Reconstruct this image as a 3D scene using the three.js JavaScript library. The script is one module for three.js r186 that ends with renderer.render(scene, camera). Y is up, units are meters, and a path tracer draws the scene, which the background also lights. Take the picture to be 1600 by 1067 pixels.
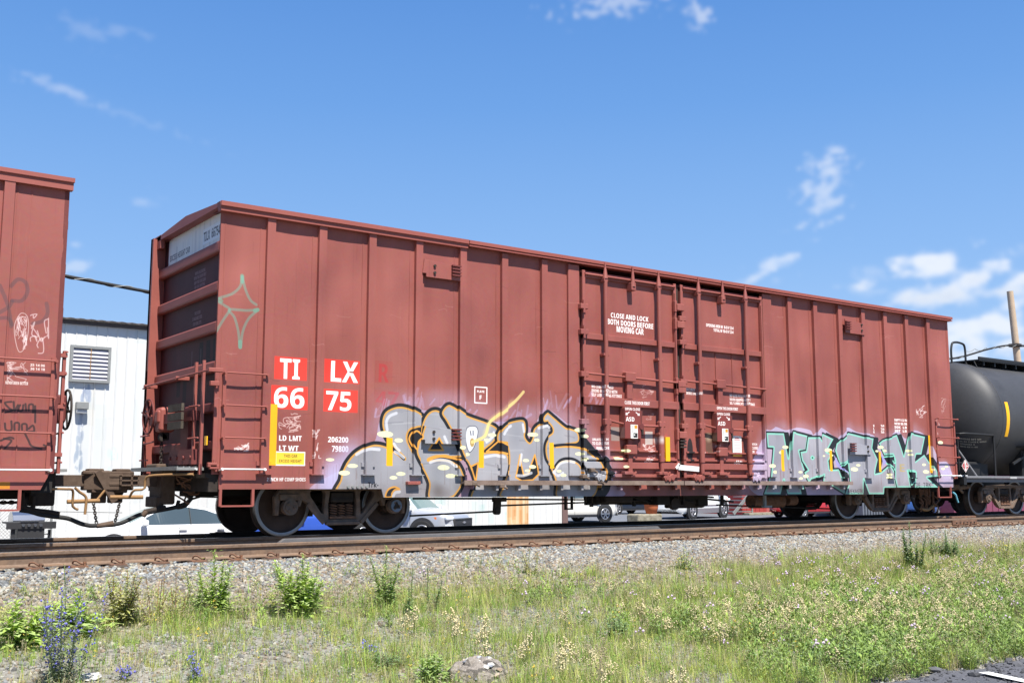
import * as THREE from 'three';
import { mergeGeometries } from 'three/addons/utils/BufferGeometryUtils.js';
import { RoundedBoxGeometry } from 'three/addons/geometries/RoundedBoxGeometry.js';
import { ImprovedNoise } from 'three/addons/math/ImprovedNoise.js';

// ---------------------------------------------------------------- camera, sky, sun, exposure
const scene = new THREE.Scene();
const FPX = 1667, PITCH = Math.atan((757 - 533.5) / FPX), YAW = THREE.MathUtils.degToRad(35.9);
const EYE = new THREE.Vector3(0, 0.805, 16.7);
const camera = new THREE.PerspectiveCamera(2 * THREE.MathUtils.radToDeg(Math.atan(533.5 / FPX)), 1024 / 682, 0.2, 3000);
camera.rotation.order = 'YXZ';
camera.position.copy(EYE); camera.rotation.set(PITCH, -YAW, 0);
const renderer = new THREE.WebGLRenderer({ antialias: true });
renderer.setSize(1024, 682);
renderer.toneMapping = THREE.LinearToneMapping;
renderer.toneMappingExposure = 1.75;
renderer.shadowMap.enabled = true;

// measuring: the ray through a point of the 1600 x 1067 photograph, cut with a plane of the place
function ray(px, py) {
  const r = px - 800, u = 533.5 - py, c = Math.cos(PITCH), s = Math.sin(PITCH), fw = FPX * c - u * s, v = u * c + FPX * s;
  return new THREE.Vector3(fw * Math.sin(YAW) + r * Math.cos(YAW), v, -fw * Math.cos(YAW) + r * Math.sin(YAW));
}
const cut = (px, py, k, val) => { const d = ray(px, py); return EYE.clone().addScaledVector(d, (val - EYE[k]) / d[k]); };
const onZ = (px, py, z) => cut(px, py, 'z', z), onX = (px, py, x) => cut(px, py, 'x', x), onY = (px, py, y) => cut(px, py, 'y', y);

const R = THREE.MathUtils.degToRad;
const SUN_AZ = R(9), SUN_EL = R(60);    // azimuth measured from +z towards -x
const sunDir = new THREE.Vector3(-Math.sin(SUN_AZ) * Math.cos(SUN_EL), Math.sin(SUN_EL), Math.cos(SUN_AZ) * Math.cos(SUN_EL));
const sun = new THREE.DirectionalLight(new THREE.Color(1, 0.955, 0.88), 5);
sun.position.copy(sunDir).multiplyScalar(120).add(new THREE.Vector3(15, 0, 0));
sun.target.position.set(15, 0, 0);
sun.castShadow = true; sun.shadow.mapSize.set(4096, 4096);
Object.assign(sun.shadow.camera, { left: -70, right: 70, top: 60, bottom: -60, near: 1, far: 300 });
scene.add(sun, sun.target);

const nz = new ImprovedNoise();
const fbm = (x, y, z = 0, o = 4) => { let a = 0.5, s = 0; for (let i = 0; i < o; i++) { s += a * nz.noise(x, y, z + i * 7.3); x *= 2.03; y *= 2.03; z *= 2.03; a *= 0.5; } return s; };
const sm = THREE.MathUtils.smoothstep, mix = THREE.MathUtils.lerp, clamp = THREE.MathUtils.clamp;
function rngOf(seed) { let a = seed >>> 0; return () => { a = (a + 0x6d2b79f5) | 0; let t = Math.imul(a ^ (a >>> 15), 1 | a); t = (t + Math.imul(t ^ (t >>> 7), 61 | t)) ^ t; return ((t ^ (t >>> 14)) >>> 0) / 4294967296; }; }

// the sky: a clear gradient with a few small clouds
{
  const W = 2048, H = 1024, data = new Float32Array(W * H * 4);
  const lin = (c) => new THREE.Color(c);
  const stops = [[-90, lin('#8f9296')], [-1, lin('#b9cbe0')], [0, lin('#b9d3f2')], [5, lin('#a6caf3')], [12, lin('#8ab6ec')], [20, lin('#6da0e1')], [29, lin('#5389d2')], [45, lin('#437cc8')], [90, lin('#3a70bc')]];
  const E = 0.62;
  const dirOf = (px, py) => { const d = ray(px, py).normalize(); return [Math.atan2(d.z, d.x), Math.asin(d.y)]; };
  // [photo place, half width, half height in degrees, strength, roughness, tilt]
  const clouds = [[1470, 438, 3.3, 1.7, 1.1, 2.4, 0], [1590, 438, 1.6, 1.0, 0.95, 3, 0], [1555, 525, 3.6, 1.7, 1.15, 2.4, 0.1], [1490, 560, 2.5, 1.4, 0.8, 3, 0], [1285, 300, 1.4, 1.8, 0.5, 5, 0.5], [1295, 250, 1.0, 0.7, 0.55, 4, 0],
    [1200, 420, 1.5, 0.7, 0.6, 4, 0.35], [95, 138, 2.0, 0.4, 0.3, 6, -0.3], [200, 182, 4.0, 0.3, 0.09, 7, -0.35], [965, 2, 3.2, 0.9, 0.42, 7, 0.15], [1095, 25, 0.8, 0.7, 0.5, 5, -0.3], [118, 412, 0.9, 0.8, 0.42, 4, 0.3],
    [235, 315, 0.8, 0.5, 0.2, 4, 0], [150, 50, 2, 0.7, 0.14, 4, 0], [1355, 440, 1, 0.8, 0.2, 4, 0]].map((c) => [...dirOf(c[0], c[1]), ...c.slice(2)]);
  const rr = rngOf(77);                                   // the same sort of small clouds all round
  for (let i = 0; i < 46; i++) { const az = -Math.PI + rr() * 6.283, el = R(4 + rr() * 44); if (Math.abs(az - dirOf(800, 300)[0]) < 0.6) continue; clouds.push([az, el, 1.5 + rr() * 4, 0.7 + rr() * 1.2, 0.3 + rr() * 0.6, 3 + rr() * 2, rr() - 0.5]); }
  for (let row = 0; row < H; row++) {
    const el = ((row + 0.5) / H - 0.5) * Math.PI, deg = (el * 180) / Math.PI;
    let k = 0; while (k < stops.length - 2 && stops[k + 1][0] < deg) k++;
    const t = clamp((deg - stops[k][0]) / (stops[k + 1][0] - stops[k][0]), 0, 1), base = stops[k][1].clone().lerp(stops[k + 1][1], t);
    for (let col = 0; col < W; col++) {
      const az = ((col + 0.5) / W - 0.5) * 2 * Math.PI;
      let a = 0, shade = 0;
      if (deg > -2) for (const [caz, cel, hw, hh, st, f, tilt] of clouds) {
        let dx = az - caz; if (dx > Math.PI) dx -= 2 * Math.PI; if (dx < -Math.PI) dx += 2 * Math.PI;
        dx *= (180 / Math.PI) * Math.cos(cel); const dy = ((el - cel) * 180) / Math.PI;
        if (Math.abs(dx) > hw * 1.7 || Math.abs(dy) > hh * 2.4 + Math.abs(tilt) * hw) continue;
        const y2 = dy - tilt * dx * 0.7, q = Math.hypot(dx / hw, y2 / hh);
        const n = fbm(dx * f * 0.24 + caz * 9, y2 * f * 0.42 + cel * 31, 2, 5) * 1.7;
        const d = sm(1 - q * 0.8 + n * 1.15, 0.28, 1.05) * st;
        a = 1 - (1 - a) * (1 - clamp(d, 0, 1)); shade = Math.max(shade, clamp(0.35 - y2 / hh * 0.45 + n * 0.5, 0, 1) * d);
      }
      const o = (row * W + col) * 4, w = [0.92 - 0.22 * shade, 0.95 - 0.19 * shade, 1.0 - 0.14 * shade];
      data[o] = mix(base.r, w[0], a * 0.86) * E; data[o + 1] = mix(base.g, w[1], a * 0.86) * E; data[o + 2] = mix(base.b, w[2], a * 0.86) * E; data[o + 3] = 1;
    }
  }
  const t = new THREE.DataTexture(data, W, H, THREE.RGBAFormat, THREE.FloatType);
  t.mapping = THREE.EquirectangularReflectionMapping; t.magFilter = t.minFilter = THREE.LinearFilter; t.needsUpdate = true;
  scene.background = t; scene.environment = t;
}

// ---------------------------------------------------------------- helpers
const taken = new Map();
function numbered(n) { const k = taken.get(n) || 0; taken.set(n, k + 1); return k ? n + '_' + String(k).padStart(3, '0') : n; }
const origin = new WeakMap();                             // where a thing's base stands: its parts are built in place and moved back by this
function tag(o, label, category, group, kind) { if (label) o.userData.label = label; if (category) o.userData.category = category; if (group) o.userData.group = group; if (kind) o.userData.kind = kind; return o; }
function thing(name, label, category, x = 0, y = 0, z = 0, group) {
  const g = new THREE.Group(); g.name = numbered(name); g.position.set(x, y, z); origin.set(g, new THREE.Vector3(x, y, z)); scene.add(g);
  return tag(g, label, category, group);
}
function sub(name, parent) { const g = new THREE.Group(); g.name = name; parent.add(g); origin.set(g, origin.get(parent) || new THREE.Vector3()); return g; }
function boxUV(g) {
  const p = g.attributes.position, n = g.attributes.normal, uv = new Float32Array(p.count * 2);
  for (let i = 0; i < p.count; i++) {
    const a = Math.abs(n.getX(i)), b = Math.abs(n.getY(i)), c = Math.abs(n.getZ(i));
    const [u, v] = b >= a && b >= c ? [p.getX(i), p.getZ(i)] : a >= c ? [p.getZ(i), p.getY(i)] : [p.getX(i), p.getY(i)];
    uv[2 * i] = u; uv[2 * i + 1] = v;
  }
  g.setAttribute('uv', new THREE.BufferAttribute(uv, 2)); return g;
}
function joined(list, keepUV) {
  const gs = list.flat(9).map((g0) => {
    const g = g0.index ? g0.toNonIndexed() : g0.clone();
    for (const k of Object.keys(g.attributes)) if (!['position', 'normal', 'uv'].includes(k)) g.deleteAttribute(k);
    if (!g.attributes.normal) g.computeVertexNormals();
    if (!keepUV || !g.attributes.uv) boxUV(g);
    return g;
  });
  return gs.length === 1 ? gs[0] : mergeGeometries(gs);
}
function part(name, list, mat, parent = scene, keepUV = false) {
  const g = joined(Array.isArray(list) ? list : [list], keepUV), o = origin.get(parent);
  if (o) g.translate(-o.x, -o.y, -o.z);
  const m = new THREE.Mesh(g, mat); m.castShadow = m.receiveShadow = true;
  m.name = parent === scene ? numbered(name) : name; parent.add(m);
  if (o) origin.set(m, o);
  return m;
}
const V = (x, y, z) => new THREE.Vector3(x, y, z);
function box(x0, x1, y0, y1, z0, z1, r = 0) {
  const w = Math.abs(x1 - x0), h = Math.abs(y1 - y0), d = Math.abs(z1 - z0);
  const g = r ? new RoundedBoxGeometry(w, h, d, 1, Math.min(r, w / 2.01, h / 2.01, d / 2.01)) : new THREE.BoxGeometry(w, h, d);
  return g.translate((x0 + x1) / 2, (y0 + y1) / 2, (z0 + z1) / 2);
}
function rod(a, b, r, n = 8, r2 = r) {
  const d = b.clone().sub(a), g = new THREE.CylinderGeometry(r2, r, d.length(), n, 1);
  g.applyQuaternion(new THREE.Quaternion().setFromUnitVectors(V(0, 1, 0), d.normalize()));
  return g.translate((a.x + b.x) / 2, (a.y + b.y) / 2, (a.z + b.z) / 2);
}
function bar(a, b, w, h) {                                // a flat bar from a to b
  const d = b.clone().sub(a), L = d.length(), m = new THREE.Matrix4().lookAt(a, b, V(0, 1, 0));
  const g = new THREE.BoxGeometry(w, h, L); g.applyMatrix4(m); return g.translate((a.x + b.x) / 2, (a.y + b.y) / 2, (a.z + b.z) / 2);
}
const tube = (pts, r, seg = 24, n = 7) => new THREE.TubeGeometry(new THREE.CatmullRomCurve3(pts, false, 'catmullrom', 0.35), seg, r, n, false);
function poly(pts, z0, z1, holes = [], bevel = 0) {       // an outline in x,y with thickness along z
  const s = new THREE.Shape(pts.map((p) => new THREE.Vector2(p[0], p[1])));
  for (const h of holes) s.holes.push(new THREE.Path(h.map((p) => new THREE.Vector2(p[0], p[1]))));
  const g = new THREE.ExtrudeGeometry(s, { depth: z1 - z0 - 2 * bevel, bevelEnabled: bevel > 0, bevelThickness: bevel, bevelSize: bevel, bevelOffset: -bevel, bevelSegments: 2, curveSegments: 10 });
  return g.translate(0, 0, z0 + bevel);
}
const swapXZ = (g) => g.rotateY(Math.PI / 2);             // outline in x,y along z -> outline in -z,y along x
function disc(r, t, n = 24) { return new THREE.CylinderGeometry(r, r, t, n).rotateX(Math.PI / 2); }

// ---------------------------------------------------------------- textures and materials
function canvasTex(w, h, draw, srgb = true) {
  const c = document.createElement('canvas'); c.width = w; c.height = h; draw(c.getContext('2d'), w, h);
  const t = new THREE.CanvasTexture(c); if (srgb) t.colorSpace = THREE.SRGBColorSpace; t.wrapS = t.wrapT = THREE.RepeatWrapping; t.anisotropy = 8; return t;
}
function noiseTex(size, fn, srgb = true, metres = 1) {    // fn(u, v) -> [r, g, b] 0..255, tiling left to the eye
  const d = new Uint8Array(size * size * 4);
  for (let j = 0; j < size; j++) for (let i = 0; i < size; i++) { const c = fn(i / size, j / size), o = (j * size + i) * 4; d[o] = clamp(c[0], 0, 255); d[o + 1] = clamp(c[1], 0, 255); d[o + 2] = clamp(c[2], 0, 255); d[o + 3] = 255; }
  const t = new THREE.DataTexture(d, size, size); if (srgb) t.colorSpace = THREE.SRGBColorSpace; t.wrapS = t.wrapT = THREE.RepeatWrapping; t.magFilter = THREE.LinearFilter; t.minFilter = THREE.LinearMipmapLinearFilter; t.generateMipmaps = true; t.repeat.set(1 / metres, 1 / metres); t.needsUpdate = true; return t;
}
const tile = (u, v, f, z = 0, o = 4) => {                 // noise that joins at the edges
  const a = fbm(u * f, v * f, z, o), b = fbm((u - 1) * f, v * f, z, o), c = fbm(u * f, (v - 1) * f, z, o), d = fbm((u - 1) * f, (v - 1) * f, z, o);
  return mix(mix(a, b, u), mix(c, d, u), v);
};
const tint = (hex, amt, f, extra) => { const c = new THREE.Color(hex).getRGB({}, THREE.SRGBColorSpace); return (u, v) => { const n = tile(u, v, f, 1) * amt * 255 + tile(u, v, f * 9, 5, 2) * amt * 130; const e = extra ? extra(u, v) : [0, 0, 0]; return [c.r * 255 + n + e[0], c.g * 255 + n + e[1], c.b * 255 + n + e[2]]; }; };
const std = (o) => new THREE.MeshStandardMaterial(o);
const bumpFine = noiseTex(256, (u, v) => { const n = 128 + tile(u, v, 24, 9, 3) * 170; return [n, n, n]; }, false, 0.7);
const M = {
  red: std({ map: noiseTex(256, tint('#934f45', 0.05, 5), true, 2), roughness: 0.62 }),
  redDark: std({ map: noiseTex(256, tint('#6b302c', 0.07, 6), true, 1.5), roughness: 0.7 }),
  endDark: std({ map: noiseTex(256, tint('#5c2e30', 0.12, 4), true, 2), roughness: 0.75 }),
  cast: std({ map: noiseTex(256, tint('#6b5b4f', 0.16, 6, (u, v) => { const r = Math.max(0, tile(u, v, 5, 33)) * 90; return [r, r * 0.55, r * 0.3]; }), true, 0.8), roughness: 0.85, bumpMap: bumpFine, bumpScale: 0.004 }),
  castDark: std({ map: noiseTex(256, tint('#352d28', 0.11, 6), true, 0.8), roughness: 0.9 }),
  wheel: std({ map: noiseTex(256, tint('#42322a', 0.1, 4), true, 0.7), roughness: 0.8 }),
  wheelRim: std({ map: noiseTex(128, tint('#8f8f90', 0.08, 6), true, 0.5), roughness: 0.42, metalness: 0.5 }),
  tread: std({ map: noiseTex(128, tint('#5d5955', 0.1, 6), true, 0.5), roughness: 0.4, metalness: 0.6 }),
  rust: std({ map: noiseTex(256, tint('#6e5140', 0.16, 7, (u, v) => { const r = Math.max(0, tile(u, v, 6, 40)) * 110; return [r, r * 0.5, r * 0.1]; }), true, 0.7), roughness: 0.9, bumpMap: bumpFine, bumpScale: 0.003 }),
  coupler: std({ map: noiseTex(256, tint('#574639', 0.15, 6), true, 0.6), roughness: 0.85, bumpMap: bumpFine, bumpScale: 0.003 }),
  rail: std({ map: noiseTex(512, tint('#75604f', 0.1, 4, (u, v) => { const s = tile(u * 1, v, 26, 51, 2) * 30, r = Math.max(0, tile(u, v, 4, 12)) * 50; return [s + r, s + r * 0.5, s]; }), true, 1.1), roughness: 0.75, bumpMap: bumpFine, bumpScale: 0.001 }),
  railTop: std({ map: noiseTex(128, tint('#8b8a8c', 0.06, 5), true, 0.9), roughness: 0.28, metalness: 0.85 }),
  tie: std({ map: noiseTex(512, (u, v) => { const n = tile(u, v, 5, 3) * 40 + tile(u * 1, v * 1, 40, 8, 2) * 38; return [86 + n, 74 + n, 64 + n]; }, true, 1.3), roughness: 0.95, bumpMap: bumpFine, bumpScale: 0.01 }),
  black: std({ color: new THREE.Color(0.012, 0.012, 0.013), roughness: 0.6 }),
  rubber: std({ color: new THREE.Color(0.02, 0.019, 0.018), roughness: 0.75 }),
  grime: std({ color: new THREE.Color(0.018, 0.015, 0.013), roughness: 0.9 }),
  yellow: std({ color: new THREE.Color('#f5b40a'), roughness: 0.5 }),
  leverYellow: std({ map: noiseTex(128, tint('#94714a', 0.15, 7), true, 0.4), roughness: 0.8 }),
  whiteP: std({ color: new THREE.Color(0.78, 0.78, 0.76), roughness: 0.6 }),
  galv: std({ map: noiseTex(128, tint('#8e8f8c', 0.1, 6), true, 0.6), roughness: 0.6, metalness: 0.3 }),
  wood: std({ map: noiseTex(256, (u, v) => { const n = tile(u, v, 6, 3) * 40 + tile(u, v, 34, 8, 2) * 40; return [78 + n, 70 + n, 60 + n]; }, true, 1), roughness: 0.95 }),
};

// ---------------------------------------------------------------- ground, tracks
const zA = (x) => 2.65 - (x - 2) * 0.03;                 // the siding rail closes in on the main track to the right
const backY = (x) => mix(-1.17, -1.05, sm(x, 11, 20));
function groundY(x, z) {
  const edge = Math.max(2.4, zA(x) + 0.45);
  let y;
  if (z > edge) { const t = z - edge; y = t < 2.3 ? mix(-0.235, -0.5, t / 2.3) : t < 6 ? mix(-0.5, -0.72, (t - 2.3) / 3.7) : mix(-0.72, -0.78, clamp((t - 6) / 3, 0, 1)); }
  else if (z > -2.3) y = -0.25;
  else y = mix(-0.25, backY(x), 1 - sm(z, -5.2, -2.3));
  return y;
}
const bumpy = (x, z) => groundY(x, z) + (z > 4.6 ? fbm(x * 0.9, z * 0.9, 4, 3) * 0.07 * sm(z, 4.6, 6) * (1 - sm(z, 11, 12)) : 0);
function sheet(xs, zs, yf, uvm = 1) {
  const nx = xs.length, n2 = zs.length, pos = [], uv = [], idx = [];
  for (const z of zs) for (const x of xs) { pos.push(x, yf(x, z), z); uv.push(x * uvm, z * uvm); }
  for (let j = 0; j < n2 - 1; j++) for (let i = 0; i < nx - 1; i++) { const a = j * nx + i, b = a + 1, c = a + nx, d = c + 1; if (zs[1] > zs[0]) idx.push(a, c, b, b, c, d); else idx.push(a, b, c, b, d, c); }
  const g = new THREE.BufferGeometry(); g.setAttribute('position', new THREE.Float32BufferAttribute(pos, 3)); g.setAttribute('uv', new THREE.Float32BufferAttribute(uv, 2)); g.setIndex(idx); g.computeVertexNormals(); return g;
}
const steps = (a, b, d) => { const r = []; for (let v = a; v < b - 1e-6; v += d) r.push(v); r.push(b); return r; };
const soil = std({ map: noiseTex(1024, (u, v) => { const n = tile(u, v, 6, 2) * 55 + tile(u, v, 60, 7, 3) * 110, w = tile(u, v, 9, 21) * 36; return [128 + n + w * 0.6, 124 + n + w * 0.4, 113 + n]; }, true, 3), roughness: 1, bumpMap: bumpFine, bumpScale: 0.02 });
tag(part('ground', sheet([-700, -200, -60, ...steps(-12, 46, 0.25), 70, 130, 300, 900], [-900, -300, -120, -70, -40, -20, ...steps(-8, 13, 0.25), 15, 17.5, 30, 80, 400], bumpy), soil, scene, true), null, null, null, 'structure');
const asphaltTex = noiseTex(512, (u, v) => { const n = tile(u, v, 5, 2) * 26 + tile(u, v, 110, 7, 2) * 70; return [106 + n, 108 + n, 112 + n]; }, true, 2);
const asphalt = std({ map: asphaltTex, roughness: 0.95, bumpMap: bumpFine, bumpScale: 0.004 });
const asphaltDark = std({ map: noiseTex(512, (u, v) => { const n = tile(u, v, 5, 2) * 30 + tile(u, v, 110, 7, 2) * 60; return [84 + n, 84 + n, 88 + n]; }, true, 2), roughness: 0.95, bumpMap: bumpFine, bumpScale: 0.006 });
tag(part('parking_lot', sheet(steps(-40, 130, 2), steps(-90, -5.6, 2), (x, z) => groundY(x, z) + 0.006), asphalt, scene, true), null, null, null, 'structure');
// the corner of the asphalt road nearest the camera, with a ragged broken edge
const roadEdge = (x) => 11.42 - (x - 7.6) * 0.02 + fbm(x * 1.3, 3, 8, 4) * 0.34;
{
  const xs = steps(2, 40, 0.12), pos = [], uv = [], idx = [];
  for (const x of xs) for (let k = 0; k < 6; k++) { const e = roadEdge(x), z = k === 0 ? e - 0.05 : e + [0, 0.02, 0.4, 2, 14][k - 1]; const y = k === 0 ? groundY(x, z) - 0.05 : -0.742 + (k === 1 ? -0.012 : 0) + (k < 4 ? fbm(x * 2, z * 2, 1, 2) * 0.02 : 0); pos.push(x, y, z); uv.push(x, z); }
  for (let i = 0; i < xs.length - 1; i++) for (let k = 0; k < 5; k++) { const a = i * 6 + k, b = a + 6; idx.push(a, a + 1, b, b, a + 1, b + 1); }
  const g = new THREE.BufferGeometry(); g.setAttribute('position', new THREE.Float32BufferAttribute(pos, 3)); g.setAttribute('uv', new THREE.Float32BufferAttribute(uv, 2)); g.setIndex(idx); g.computeVertexNormals();
  tag(part('road', g, asphaltDark, scene, true), null, null, null, 'structure');
  const L0 = onY(1538, 1053, -0.738), L1 = onY(1640, 1075, -0.738), w = L1.clone().sub(L0).normalize(), s = V(-w.z, 0, w.x).multiplyScalar(0.055);
  const q = [L0.clone().add(s), L0.clone().sub(s), L1.clone().addScaledVector(w, 2).sub(s), L1.clone().addScaledVector(w, 2).add(s)], lg = new THREE.BufferGeometry();
  lg.setAttribute('position', new THREE.Float32BufferAttribute(q.flatMap((p) => [p.x, -0.722, p.z]), 3)); lg.setIndex([0, 2, 1, 0, 3, 2]); lg.computeVertexNormals();
  tag(part('road_marking', lg, std({ map: noiseTex(128, tint('#dcdcd6', 0.12, 9), true, 0.5), roughness: 0.8 })), null, null, null, 'structure');
}

// rails
const railOutline = [[-0.076, -0.186], [0.076, -0.186], [0.076, -0.175], [0.02, -0.16], [0.009, -0.148], [0.009, -0.06], [0.014, -0.05], [0.036, -0.042], [0.037, -0.008], [0.03, 0], [-0.03, 0], [-0.037, -0.008], [-0.036, -0.042], [-0.014, -0.05], [-0.009, -0.06], [-0.009, -0.148], [-0.02, -0.16], [-0.076, -0.175]];
function makeRail(label, x0, x1, zf) {
  const t = thing('rail', label, 'rail', x0, 0, zf(x0));
  const dx = x1 - x0, dz = zf(x1) - zf(x0), L = Math.hypot(dx, dz), a = -Math.atan2(dz, dx);
  const bars = [poly(railOutline, 0, L).rotateY(Math.PI / 2).rotateY(a).translate(x0, 0, zf(x0))];
  part('rail_bar', bars, M.rail, t);
  part('running_surface', [box(0, L, 0.0005, 0.003, -0.026, 0.026).rotateY(a).translate(x0, 0, zf(x0))], M.railTop, t);
  return t;
}
const railNear = makeRail('rusty siding rail nearest the camera, clipped along the front of the ballast', -9, 55, zA);
makeRail('near running rail under the wheels of the train', -60, 160, () => 0.755);
makeRail('far running rail of the train track, in the shade', -60, 160, () => -0.755);
function guardRail(label, xa, xb, zf, yTop, mat) {
  const t = thing('guard_rail', label, 'rail', xa, 0, zf(xa)), dz = zf(xb) - zf(xa), L = Math.hypot(xb - xa, dz), a = -Math.atan2(dz, xb - xa), h = yTop + 0.18;
  const g = poly([[0, -h], [L, -h], [L, -0.07], [L - 0.11, 0], [0.11, 0], [0, -0.07]], -0.036, 0.036, [], 0.004).rotateY(a).translate(xa, yTop, zf(xa));
  part('rail_bar', g, mat, t); return t;
}
const gTop = std({ map: noiseTex(256, tint('#84807d', 0.1, 4), true, 0.9), roughness: 0.4, metalness: 0.45 });
guardRail('grey guard rail with slanted ends just behind the siding rail', onZ(431, 848, 2.38).x, onZ(1036, 826, 2.2).x, (x) => zA(x) - 0.14, 0.045, gTop);
guardRail('dark guard rail with slanted ends beside the far running rail', onZ(318, 833, -0.62).x, 34, () => -0.6, 0.022, M.castDark);

// joint in the siding rail under the gap between the cars at the right
{ const x0 = onZ(1486, 811, zA(24)).x, x1 = onZ(1524, 809, zA(25)).x, t = thing('rail_joint', 'bolted joint bar of the siding rail below the gap before the black tank car', 'rail joint', x0, 0, zA(x0));
  const a = -Math.atan2(-0.03, 1), L = x1 - x0;
  part('joint_bar', [box(0, L, -0.15, -0.045, 0.012, 0.045, 0.006), box(0, L, 0.004, 0.05, -0.05, 0.03, 0.008)].map((g) => g.rotateY(a).translate(x0, 0, zA(x0))), M.rust, t);
  for (let i = 0; i < 6; i++) part('bolt', disc(0.016, 0.03, 6).translate(0.15 + (i * (L - 0.3)) / 5, -0.1, 0.055).rotateY(a).translate(x0, 0, zA(x0)), M.castDark, t);
}

// ties, their plates and the clips on the siding rail
{
  const tieProto = [0, 1, 2].map((k) => { const g = new RoundedBoxGeometry(0.23, 0.18, 1, 1, 0.012); return g; });
  const plate = joined([box(-0.1, 0.1, -0.201, -0.184, -0.2, 0.2)]), spike = joined([box(-0.012, 0.012, -0.19, -0.155, -0.012, 0.012), box(-0.018, 0.018, -0.158, -0.142, -0.02, 0.014)]);
  const clip = joined([tube([V(-0.05, -0.168, 0.03), V(-0.045, -0.13, 0.06), V(-0.015, -0.125, 0.08), V(0.02, -0.15, 0.1), V(0.05, -0.165, 0.11), V(0.09, -0.155, 0.1), V(0.1, -0.175, 0.06)], 0.012, 14, 5)]);
  const r = rngOf(5);
  for (let i = 0; i < 84; i++) {
    const x = -3.2 + i * 0.515 + (r() - 0.5) * 0.05, z1 = Math.max(1.35, zA(x) + 0.42 + (r() - 0.5) * 0.22), z0 = -1.32, dy = (r() - 0.5) * 0.015;
    const t = thing('railway_tie', 'weathered dark timber tie bedded across the ballast under the rails', 'railway tie', x, -0.2, 0, 'timber ties under the tracks');
    const g = tieProto[i % 3].clone(); g.scale(1, 1, z1 - z0); g.rotateY((r() - 0.5) * 0.03); g.translate(x, -0.292 + dy, (z0 + z1) / 2); part('timber', g, M.tie, t);
    for (const z of [zA(x), 0.755, -0.755]) {
      part('tie_plate', plate.clone().translate(x, 0, z), M.rust, t);
      if (z > 1) { part('rail_clip', clip.clone().rotateY((r() - 0.5) * 0.4).translate(x, 0, z + 0.02), M.rust, t); if (r() < 0.7) part('spike', spike.clone().translate(x + 0.07, 0.004, z + 0.14), M.rust, t); }
    }
  }
}

// ballast stones
const inView = (x, y, z, m = 0.18) => { const dx = x - EYE.x, dz = z - EYE.z, fw = dx * Math.sin(YAW) - dz * Math.cos(YAW), r = dx * Math.cos(YAW) + dz * Math.sin(YAW); return fw > 2 && Math.abs(r / fw) < 0.485 + m && (0.81 - y) / fw < 0.55; };
function stoneGeo(seed) {
  const g = new THREE.IcosahedronGeometry(1, 0), p = g.attributes.position, r = rngOf(seed), m = new Map(), sx = 0.75 + r() * 0.5, sy = 0.5 + r() * 0.35, sz = 0.7 + r() * 0.5;
  for (let i = 0; i < p.count; i++) { const k = [p.getX(i), p.getY(i), p.getZ(i)].map((v) => v.toFixed(3)).join(); if (!m.has(k)) m.set(k, 0.68 + r() * 0.5); const s = m.get(k); p.setXYZ(i, p.getX(i) * s * sx, p.getY(i) * s * sy, p.getZ(i) * s * sz); }
  g.computeVertexNormals(); return boxUV(g);
}
function scatter(name, label, geo, mat, list, kind = 'stuff') {
  const m = new THREE.InstancedMesh(geo, mat, list.length), q = new THREE.Quaternion(), e = new THREE.Euler(), M4 = new THREE.Matrix4();
  list.forEach(([x, y, z, s, ry, c, tilt = 0, sy = s], i) => { q.setFromEuler(e.set(tilt * Math.cos(ry * 3), ry, tilt * Math.sin(ry * 3))); M4.compose(V(x, y, z), q, V(s, sy, s)); m.setMatrixAt(i, M4); if (c) m.setColorAt(i, c); });
  m.name = numbered(name); m.castShadow = m.receiveShadow = true; scene.add(m); return tag(m, label, 'gravel', null, kind);
}
const stoneMat = std({ color: 0xffffff, roughness: 0.95 });
const stoneCols = ['#a4a5a8', '#8d8f93', '#b9b6b0', '#a89684', '#8c7a6b', '#c9c4bb', '#75767a', '#b0a294', '#9a9ea6'].map((c) => new THREE.Color(c));
const gravelPatch = (x, z) => fbm(x * 0.32 + 3, z * 0.45 + 1, 9, 3) + 0.85 * Math.exp(-((x - 10.5) ** 2) / 5 - ((z - 6.3) ** 2) / 1.6) + 0.4 * Math.exp(-((x - 3.4) ** 2) / 4 - ((z - 7.2) ** 2) / 1.4) + 0.4 * Math.exp(-((x - 7.5) ** 2) / 2 - ((z - 7.6) ** 2) / 1);
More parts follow.
